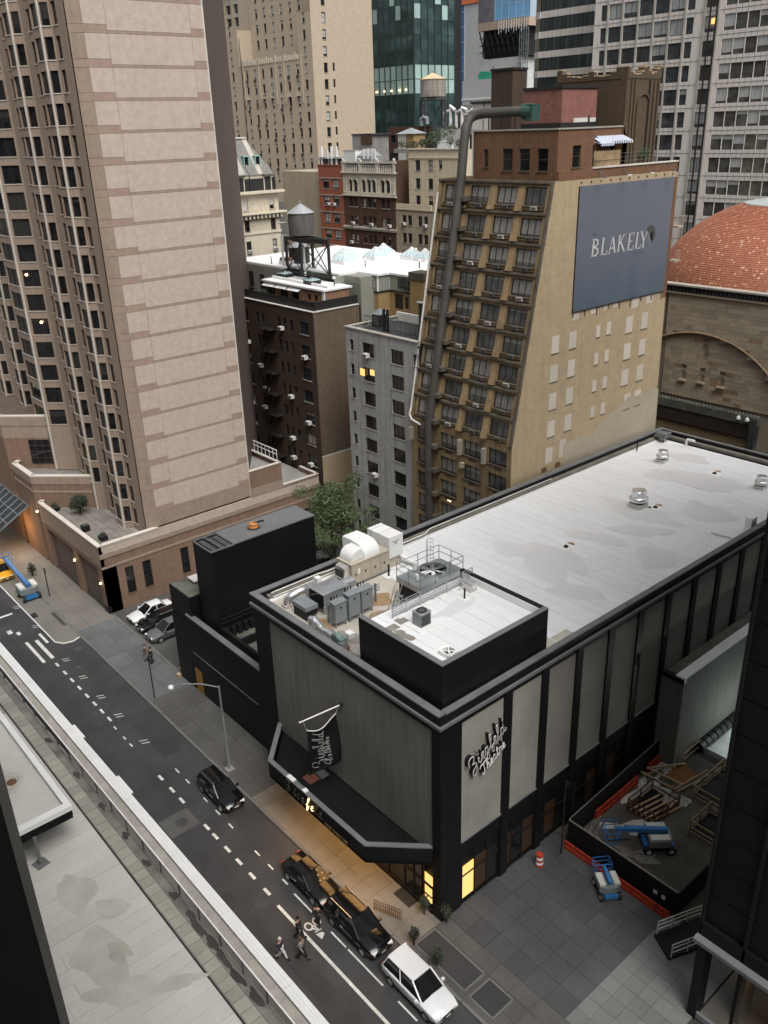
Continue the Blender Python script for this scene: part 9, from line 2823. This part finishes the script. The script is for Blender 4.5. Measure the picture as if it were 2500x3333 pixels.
def loft(secs, mat, name, parent):
 mb = MB(); n = len(secs[0]); vs = [p for s in secs for p in s]; fs = []
 for i in range(len(secs) - 1):
  for k in range(n):
   k2 = (k + 1) % n
   fs.append((i * n + k, (i + 1) * n + k, (i + 1) * n + k2, i * n + k2))
 fs += [tuple(range(n)), tuple(reversed(range((len(secs) - 1) * n, len(secs) * n)))]
 mb._add(vs, fs)
 return mb.build(name, mat, parent, smooth=True)
def car(name, label, x, y, rz, col, L=4.7, W=1.85, H=1.65, suv=True, cat='car', rails=False, z=0.0, roofmat=None):
 t = thing(name, label, cat, (0, 0, 0), 'parked and standing cars')
 h = L / 2; bz = 0.98 if suv else 0.86; hw = W / 2
 prof = [(-h, 0.5, 0.8, bz - 0.12), (-h + 0.12, 0.3, 0.93, bz), (-h * 0.55, 0.26, 1, bz + 0.03), (0, 0.26, 1, bz), (h * 0.42, 0.26, 1, bz - 0.03), (h * 0.8, 0.28, 0.96, bz - 0.13), (h - 0.1, 0.32, 0.88, bz - 0.25), (h, 0.45, 0.72, bz - 0.36)]
 secs = []
 for px, zl, wf, zt in prof:
  w = hw * wf
  secs.append([(px, -w * 0.9, zl), (px, -w, zl + 0.22), (px, -w * 0.97, zt - 0.08), (px, -w * 0.84, zt), (px, 0, zt + 0.03), (px, w * 0.84, zt), (px, w * 0.97, zt - 0.08), (px, w, zl + 0.22), (px, w * 0.9, zl)])
 loft(secs, col, 'body', t)
 a, b, c, d = (-h + 0.15, -h + 0.5, h * 0.08, h * 0.47) if suv else (-h + 0.75, -h * 0.42, h * 0.05, h * 0.45)
 lo, hi = hw * 0.88, hw * 0.7
 P = lambda f: [(a, -lo, bz), (b, -hi, H - 0.04), (c, -hi, H - 0.03), (d, -lo, bz - 0.03)]
 A, B, C_, D = P(0); m_ = lambda p: (p[0], -p[1], p[2])
 for f in ([A, D, C_, B], [m_(B), m_(C_), m_(D), m_(A)]):
  MB().face(f).build('side_window', M['glass_dark'], t)
 MB().face([D, m_(D), m_(C_), C_]).build('windscreen', M['glass_dark'], t)
 MB().face([A, B, m_(B), m_(A)]).build('rear_window', M['glass_dark'], t)
 rf = [[(px, -hi * s, H - 0.06 + dz) for s, dz in ((1.02, 0), (0.8, 0.05), (0, 0.08), (-0.8, 0.05), (-1.02, 0))] + [(px, 0, H - 0.08)] for px in (b - 0.05, b * 0.4 + c * 0.6, c + 0.06)]
 loft(rf, roofmat or col, 'roof', t)
 for s in (-1, 1):
  for p, q in ((A, B), (C_, D)):
   MB().bar((p[0], p[1] * s, p[2]), (q[0], q[1] * s, q[2]), 0.09, 0.06).build('pillar', col, t)
  MB().bar(((a + d) / 2 - 0.1, -hw * 0.89 * s, bz), ((b + c) / 2, -hi * 1.01 * s, H - 0.05), 0.07, 0.04).build('pillar', col, t)
  MB().cbox((d - 0.25, s * (hw + 0.08), bz + 0.08), (0.16, 0.2, 0.14)).build('mirror', col, t)
  MB().cbox((h - 0.14, s * hw * 0.62, bz - 0.3), (0.24, 0.34, 0.14), -s * 0.35).build('headlight', M['white'], t)
  MB().cbox((-h + 0.05, s * hw * 0.68, bz - 0.12), (0.14, 0.32, 0.16), s * 0.2).build('tail_light', plain('tail_red', (0.2, 0.01, 0.01), 0.3), t)
  for wx in (-h * 0.6, h * 0.62):
   wl_ = MB().tube([(wx, s * (hw - 0.2), 0.34), (wx, s * (hw + 0.015), 0.34)], 0.34, 18).build('wheel', M['rubber'], t)
   MB().tube([(wx, s * (hw + 0.0), 0.34), (wx, s * (hw + 0.025), 0.34)], 0.21, 10).build('rim', M['steel'], wl_)
  MB().box(-0.55, -0.35, s * hw * 0.99 - 0.02, s * hw * 0.99 + 0.02, bz - 0.18, bz - 0.14).build('door_handle', M['alu'], t)
  if rails:
   MB().tube([(b + 0.1, s * hi * 0.93, H + 0.01), (c, s * hi * 0.93, H + 0.01)], 0.025, 5).build('roof_rail', M['alu'], t)
 MB().box(h - 0.06, h + 0.02, -hw * 0.42, hw * 0.42, bz - 0.48, bz - 0.3).build('grille', M['frame_dark'], t)
 MB().box(h - 0.02, h + 0.03, -0.17, 0.17, 0.48, 0.58).build('number_plate', M['offwhite'], t)
 t.location = (x, y, z); t.rotation_euler = (0, 0, rz)
 return t
BLK, WHT = paint('black_paint', (0.006, 0.006, 0.007), 0.12), paint('white_car_paint', (0.75, 0.76, 0.77))
GRY, YEL = paint('grey_car_paint', (0.14, 0.14, 0.145)), paint('taxi_yellow', (0.72, 0.36, 0.02), 0.35)
car('parked_car', 'black estate with silver roof rails standing beside the street lamp', -46.6 - 1.0, 22.95, 0, BLK, 4.5, 1.85, 1.6, rails=True)
car('parked_car', 'black saloon mirroring the warm marquee bulbs at the kerb', -36.2, 23.0, 0, BLK, 4.6, 1.9, 1.45, False)
car('parked_car', 'big boxy black SUV between the black saloon and the white SUV', -31.2, 23.0, 0, BLK, 4.9, 1.95, 1.85, rails=True)
car('parked_car', 'white SUV at the bottom edge with a dark windscreen', -25.6, 23.0, 0, WHT, 4.8, 1.95, 1.8, roofmat=WHT)
car('parked_car', 'white saloon parked beside the brick podium wall', -75.9, 31.5, -R90, WHT, 4.8, 1.85, 1.45, False, z=0.1)
car('parked_car', 'black car with silver trim between the white saloon and the grey SUV', -73.5, 31.3, -R90, BLK, 4.7, 1.85, 1.55, rails=True, z=0.1)
car('parked_car', 'grey SUV parked nearest the black building', -71.2, 31.2, -R90, GRY, 4.7, 1.85, 1.65, z=0.1)
car('parked_car', 'white car half hidden by the big tree behind the black block', -77.0, 51.5, -R90 * 0.3, WHT, 4.6, 1.85, 1.5, False, z=0.1)
car('parked_car', 'dark car under the big tree beside a white car', -73.5, 52.0, -R90 * 0.3, BLK, 4.6, 1.85, 1.5, False, z=0.1)
tx_ = car('taxi', 'yellow taxi beside the blue boom lift', -96.6, 23.3 - 0.3, 0, YEL, 4.5, 1.85, 1.65, cat='taxi')
sgn = bpy.data.objects.new('roof_sign', MB().box(-1.2, -0.1, -0.25, 0.25, 1.62, 1.85).build('roof_sign', M['rust']).data); COL.objects.link(sgn); sgn.parent = tx_
bpy.data.objects.remove(bpy.data.objects['roof_sign'])
M['lift_blue'] = plain('lift_blue', (0.03, 0.17, 0.42), 0.4, var=0.15)
def lift(lab, x, y, z, rz, blen, s=1.0):
 t = thing('boom_lift', lab, 'boom lift', (0, 0, 0))
 for wx in (-0.9, 0.9):
  for wy in (-0.85, 0.85):
   w = MB().tube([(wx, wy - 0.15, 0.4), (wx, wy + 0.15, 0.4)], 0.4, 16).build('wheel', M['rubber'], t)
   MB().tube([(wx, wy - 0.17, 0.4), (wx, wy + 0.17, 0.4)], 0.2, 10).build('rim', M['offwhite'], w)
 MB().box(-1.2, 1.2, -0.6, 0.6, 0.35, 0.75).build('chassis', M['lift_blue'], t)
 MB().prism([(-0.9, -1.0), (0.7, -1.0), (1.0, -0.5), (1.0, 0.5), (0.7, 1.0), (-0.9, 1.0)], 0.85, 1.5).build('turntable', M['greysteel'], t)
 for s_ in (-1, 1):
  MB().box(-0.8, 0.7, s_ * 0.68 - 0.28, s_ * 0.68 + 0.28, 1.5, 1.7).build('cover', M['offwhite'], t)
 MB().bar((0.7, 0, 1.8), (-blen, 0, 1.95), 0.36, 0.4).build('boom', M['lift_blue'], t)
 MB().bar((-blen * 0.6, 0, 1.92), (-blen - 0.8, 0, 1.97), 0.26, 0.28).build('inner_boom', M['lift_blue'], t)
 bk_ = MB()
 for p, q in (((-0.5, -0.8), (0.5, -0.8)), ((0.5, -0.8), (0.5, 0.8)), ((0.5, 0.8), (-0.5, 0.8)), ((-0.5, 0.8), (-0.5, -0.8))):
  for zz_ in (1.2, 1.7, 2.2):
   bk_.bar((p[0] - blen - 1.2, p[1], zz_), (q[0] - blen - 1.2, q[1], zz_), 0.05)
  bk_.bar((p[0] - blen - 1.2, p[1], 1.2), (p[0] - blen - 1.2, p[1], 2.2), 0.05)
 bk_.build('basket', M['lift_blue'], t)
 t.location = (x, y, z); t.rotation_euler = (0, 0, rz); t.scale = (s, s, s)
lift('blue boom lift with grey covers parked beside the yellow taxi', -89.1, 23.5, 0, -0.03, 6.8)
lift('blue boom lift standing on the site ground behind the hoarding', -22.6, 42.6, 0.1, 0.85, 2.6, 0.85)
lift('small blue lift with white covers on the plaza in front of the red barriers', -22.6, 36.9, 0.1, -0.6, 0.4, 0.7)
lp1 = thing('street_lamp', 'street lamp with a long curved arm beside the black estate', 'street lamp', (-49.7, 24.95, 0.1))
MB().tube([(-49.7, 24.95, 0.1), (-49.7, 24.95, 8.0)], 0.1, 8, True, [0.12, 0.07]).build('pole', M['greysteel'], lp1)
MB().tube([(-49.7, 24.95, 7.9), (-50.6, 24.0, 8.2), (-51.6, 22.9, 8.2), (-52.1, 22.3, 8.0)], 0.05, 6).build('arm', M['steel'], lp1)
MB().lathe((-52.15, 22.25, 7.85), [(0.05, 0), (0.24, 0.06), (0.2, 0.18), (0.04, 0.22)], 10).build('lamp_head', M['white'], lp1)
MB().box(-50.0, -49.4, 24.65, 25.25, 0.1, 0.2).build('foot', M['concrete'], lp1)
for x, y, h_, lb in ((-62.36, 24.96, 4.6, 'slim dark sign post on the pavement near the two people'), (-87.6, 25.2, 3.6, 'slim dark sign post on the pavement by the boom lift'), (-26.66, 37.3, 6.5, 'tall dark pole at the left end of the hoarding')):
 t = thing('sign_post', lb, 'post', (x, y, 0.1))
 MB().tube([(x, y, 0.1), (x, y, h_)], 0.06, 6).build('pole', M['frame_dark'], t)
 MB().box(x - 0.05, x + 0.35, y - 0.02, y + 0.02, h_ - 0.5, h_).build('plate', M['frame_dark'], t)
t = thing('traffic_drum', 'orange traffic drum standing alone on the dark plaza', 'drum', (-27.0, 35.4, 0.1))
for k, m_ in enumerate(('orange_net', 'white', 'orange_net', 'white', 'orange_net')):
 MB().lathe((-27, 35.4, 0.1 + k * 0.2), [(0.27 - k * 0.008, 0), (0.265 - k * 0.008, 0.2)], 16).build('band', M[m_], t)
for k, (x, y, lb) in enumerate(((-28.1, 24.9, 'pointed dark bush between the black SUV and the white SUV'), (-26.1, 24.9, 'pointed dark bush beside the white SUV roof'), (-29.3, 26.9, 'dark bush at the left foot of the theatre corner pier'), (-27.9, 27.5, 'dark bush at the right foot of the theatre corner pier'))):
 shrub('potted_bush', lb, x, y, 0.1, 1.6, 0.42, 420, 'bush', None, ('leaf_dark', 'leaf_dark'), 0.14, seed=30 + k)
shrub('potted_bush', 'bulky dark planter bush on the pavement beside the blue boom', -93.7, 25.6, 0.1, 1.7, 0.7, 500, 'bush', None, ('leaf_dark', 'leaf_dark'), 0.16, seed=40)
railing('crowd_barrier', 'dark metal crowd barrier on the pavement behind the black SUV', [(-31.7, 24.75, 0.12), (-29.95, 25.5, 0.12)], 0.9, 3, 'rust', 0.02, post_step=0.14)
tr_ = thing('courtyard_tree', 'big leafy green tree between the black block and the white brick building', 'tree', (-69, 50.5, 0.1))
rn = random.Random(77)
lb_ = MB()
blobs = [(-69, 50.5, 8.5, 3.2, 3.0, 3.0)]
for k in range(26):
 blobs.append((-69 + rn.gauss(0, 2.3), 50.5 + rn.gauss(0, 1.7), 8.0 + rn.gauss(0, 2.3), rn.uniform(0.8, 1.5), rn.uniform(0.8, 1.5), rn.uniform(0.6, 1.1)))
leaf_cloud(lb_, blobs, 13000, 0.24, rn, 0.7)
lb_.build('crown', [M['leaf_mid'], M['leaf_pale']], tr_)
tk = MB()
tk.tube([(-69, 50.5, 0.1), (-69.1, 50.6, 4), (-69, 50.5, 9)], 0.25, 8, True, [0.3, 0.22, 0.08])
for k in range(9):
 a_ = k * 0.7
 tk.tube([(-69, 50.5, 3.5 + k * 0.5), (-69 + 2.6 * math.cos(a_), 50.5 + 2.2 * math.sin(a_), 6.5 + k * 0.5)], 0.1, 6, True, [0.13, 0.03])
tk.build('trunk', M['bark'], tr_)
def skin(name, pts, edges, rad, mat, parent):
 me = bpy.data.meshes.new(name)
 me.from_pydata(pts, edges, [])
 o = bpy.data.objects.new(name, me); COL.objects.link(o); o.parent = parent
 md = o.modifiers.new('skin', 'SKIN'); md.use_smooth_shade = True
 for v, r in zip(me.skin_vertices[0].data, rad):
  v.radius = (r, r)
 me.skin_vertices[0].data[0].use_root = True
 o.modifiers.new('sub', 'SUBSURF').levels = 1
 me.materials.append(mat)
 return o
SKIN = plain('skin', (0.42, 0.25, 0.17), 0.6)
CL = {k: plain('cloth_' + k, c, 0.85) for k, c in dict(black=(0.012, 0.012, 0.015), navy=(0.02, 0.025, 0.045), white=(0.6, 0.6, 0.57), grey=(0.22, 0.22, 0.22), brown=(0.10, 0.06, 0.04)).items()}
def person(lab, x, y, rz, top, legs, hair, stride=0.32, z=0.0, hat=None):
 t = thing('person', lab, 'person', (0, 0, 0), 'people on foot')
 S = stride
 hip, kn = 0.94, 0.5
 body = [(0, 0, hip), (0, 0, 1.2), (0.02, 0, 1.42), (0.03, 0, 1.55), (0.05, 0, 1.64), (0.05, 0, 1.74),
   (0.03, 0.19, 1.4), (-S * 0.4, 0.25, 1.12), (S * 0.1 - 0.1, 0.25, 0.92), (0.03, -0.19, 1.4), (S * 0.3, -0.25, 1.12), (S * 0.9, -0.23, 0.98),
   (0, 0.1, hip - 0.06), (S * 0.6, 0.1, kn), (S, 0.1, 0.08), (S + 0.15, 0.1, 0.04), (0, -0.1, hip - 0.06), (S * 0.05, -0.1, kn), (-S, -0.1, 0.1), (-S + 0.14, -0.1, 0.04)]
 ed = [(0, 1), (1, 2), (2, 3), (3, 4), (4, 5), (2, 6), (6, 7), (7, 8), (2, 9), (9, 10), (10, 11), (0, 12), (12, 13), (13, 14), (14, 15), (0, 16), (16, 17), (17, 18), (18, 19)]
 rd = [0.14, 0.14, 0.14, 0.055, 0.095, 0.08, 0.06, 0.045, 0.032, 0.06, 0.045, 0.032, 0.085, 0.06, 0.045, 0.035, 0.085, 0.06, 0.045, 0.035]
 for w, bx in ((8, body[8]), (11, body[11])):
  for k in range(5):
   body.append((bx[0] + 0.03 * (k - 2) * (0.7 if k else 1.3), bx[1], bx[2] - (0.085 if k else 0.045) - 0.008 * (k % 3)))
   ed.append((w, len(body) - 1)); rd.append(0.009)
 skin('body', body, ed, rd, SKIN, t)
 i_ = [0, 1, 2, 6, 7, 8, 9, 10, 11]
 tp = [body[i] for i in i_]
 tp[5] = tuple(Vector(tp[4]).lerp(Vector(tp[5]), 0.8)); tp[8] = tuple(Vector(tp[7]).lerp(Vector(tp[8]), 0.8))
 skin('jacket', tp, [(0, 1), (1, 2), (2, 3), (3, 4), (4, 5), (2, 6), (6, 7), (7, 8)], [0.17, 0.17, 0.165, 0.085, 0.068, 0.05, 0.085, 0.068, 0.05], CL[top], t)
 skin('trousers', [body[i] for i in (0, 12, 13, 14, 16, 17, 18)], [(0, 1), (1, 2), (2, 3), (0, 4), (4, 5), (5, 6)], [0.155, 0.11, 0.085, 0.065, 0.11, 0.085, 0.065], CL[legs], t)
 for f in ((S + 0.07, 0.1, 0.05), (-S + 0.07, -0.1, 0.06)):
  o = MB().cbox(f, (0.28, 0.1, 0.1)).build('shoe', CL['black']); o.parent = t
 o = MB().lathe((0.035, 0, 1.64), [(0.1, 0), (0.112, 0.06), (0.095, 0.14), (0.04, 0.19), (0.01, 0.195)], 10).build('hair', CL[hair]); o.parent = t
 o = MB().cbox((0.155, 0, 1.66), (0.04, 0.03, 0.05)).build('nose', SKIN); o.parent = t
 t.location = (x, y, z); t.rotation_euler = (0, 0, rz)
person('person in a dark jacket, white trousers and pale cap striding in the road', -32.9, 18.3, 0.4, 'navy', 'white', 'white', 0.36)
person('person in a grey white top and dark trousers crossing right behind the white trousers', -32.05, 19.25, 0.4, 'grey', 'black', 'brown', 0.34)
person('person all in black walking over the solid white lane line', -33.4, 20.0, 0.5, 'black', 'black', 'black', 0.28)
person('person in black standing by the cycle symbol next to the parked cars', -33.3, 21.4, 2.2, 'black', 'black', 'black', 0.12)
person('person in black standing at the right of the pair by the car park', -67.7, 27.4, 1.5, 'black', 'black', 'black', 0.14, 0.115)
person('person in a brown jacket at the left of the pair by the car park', -68.5, 27.2, 1.2, 'brown', 'grey', 'brown', 0.14, 0.115)
bpy.context.view_layer.update()
dg = bpy.context.evaluated_depsgraph_get()
for o in [o for o in bpy.data.objects if o.type == 'FONT']:
 me = bpy.data.meshes.new_from_object(o.evaluated_get(dg))
 n = bpy.data.objects.new('lettering', me)
 COL.objects.link(n)
 n.parent = o.parent
 n.location = o.location
 n.rotation_euler = o.rotation_euler
 bpy.data.objects.remove(o)
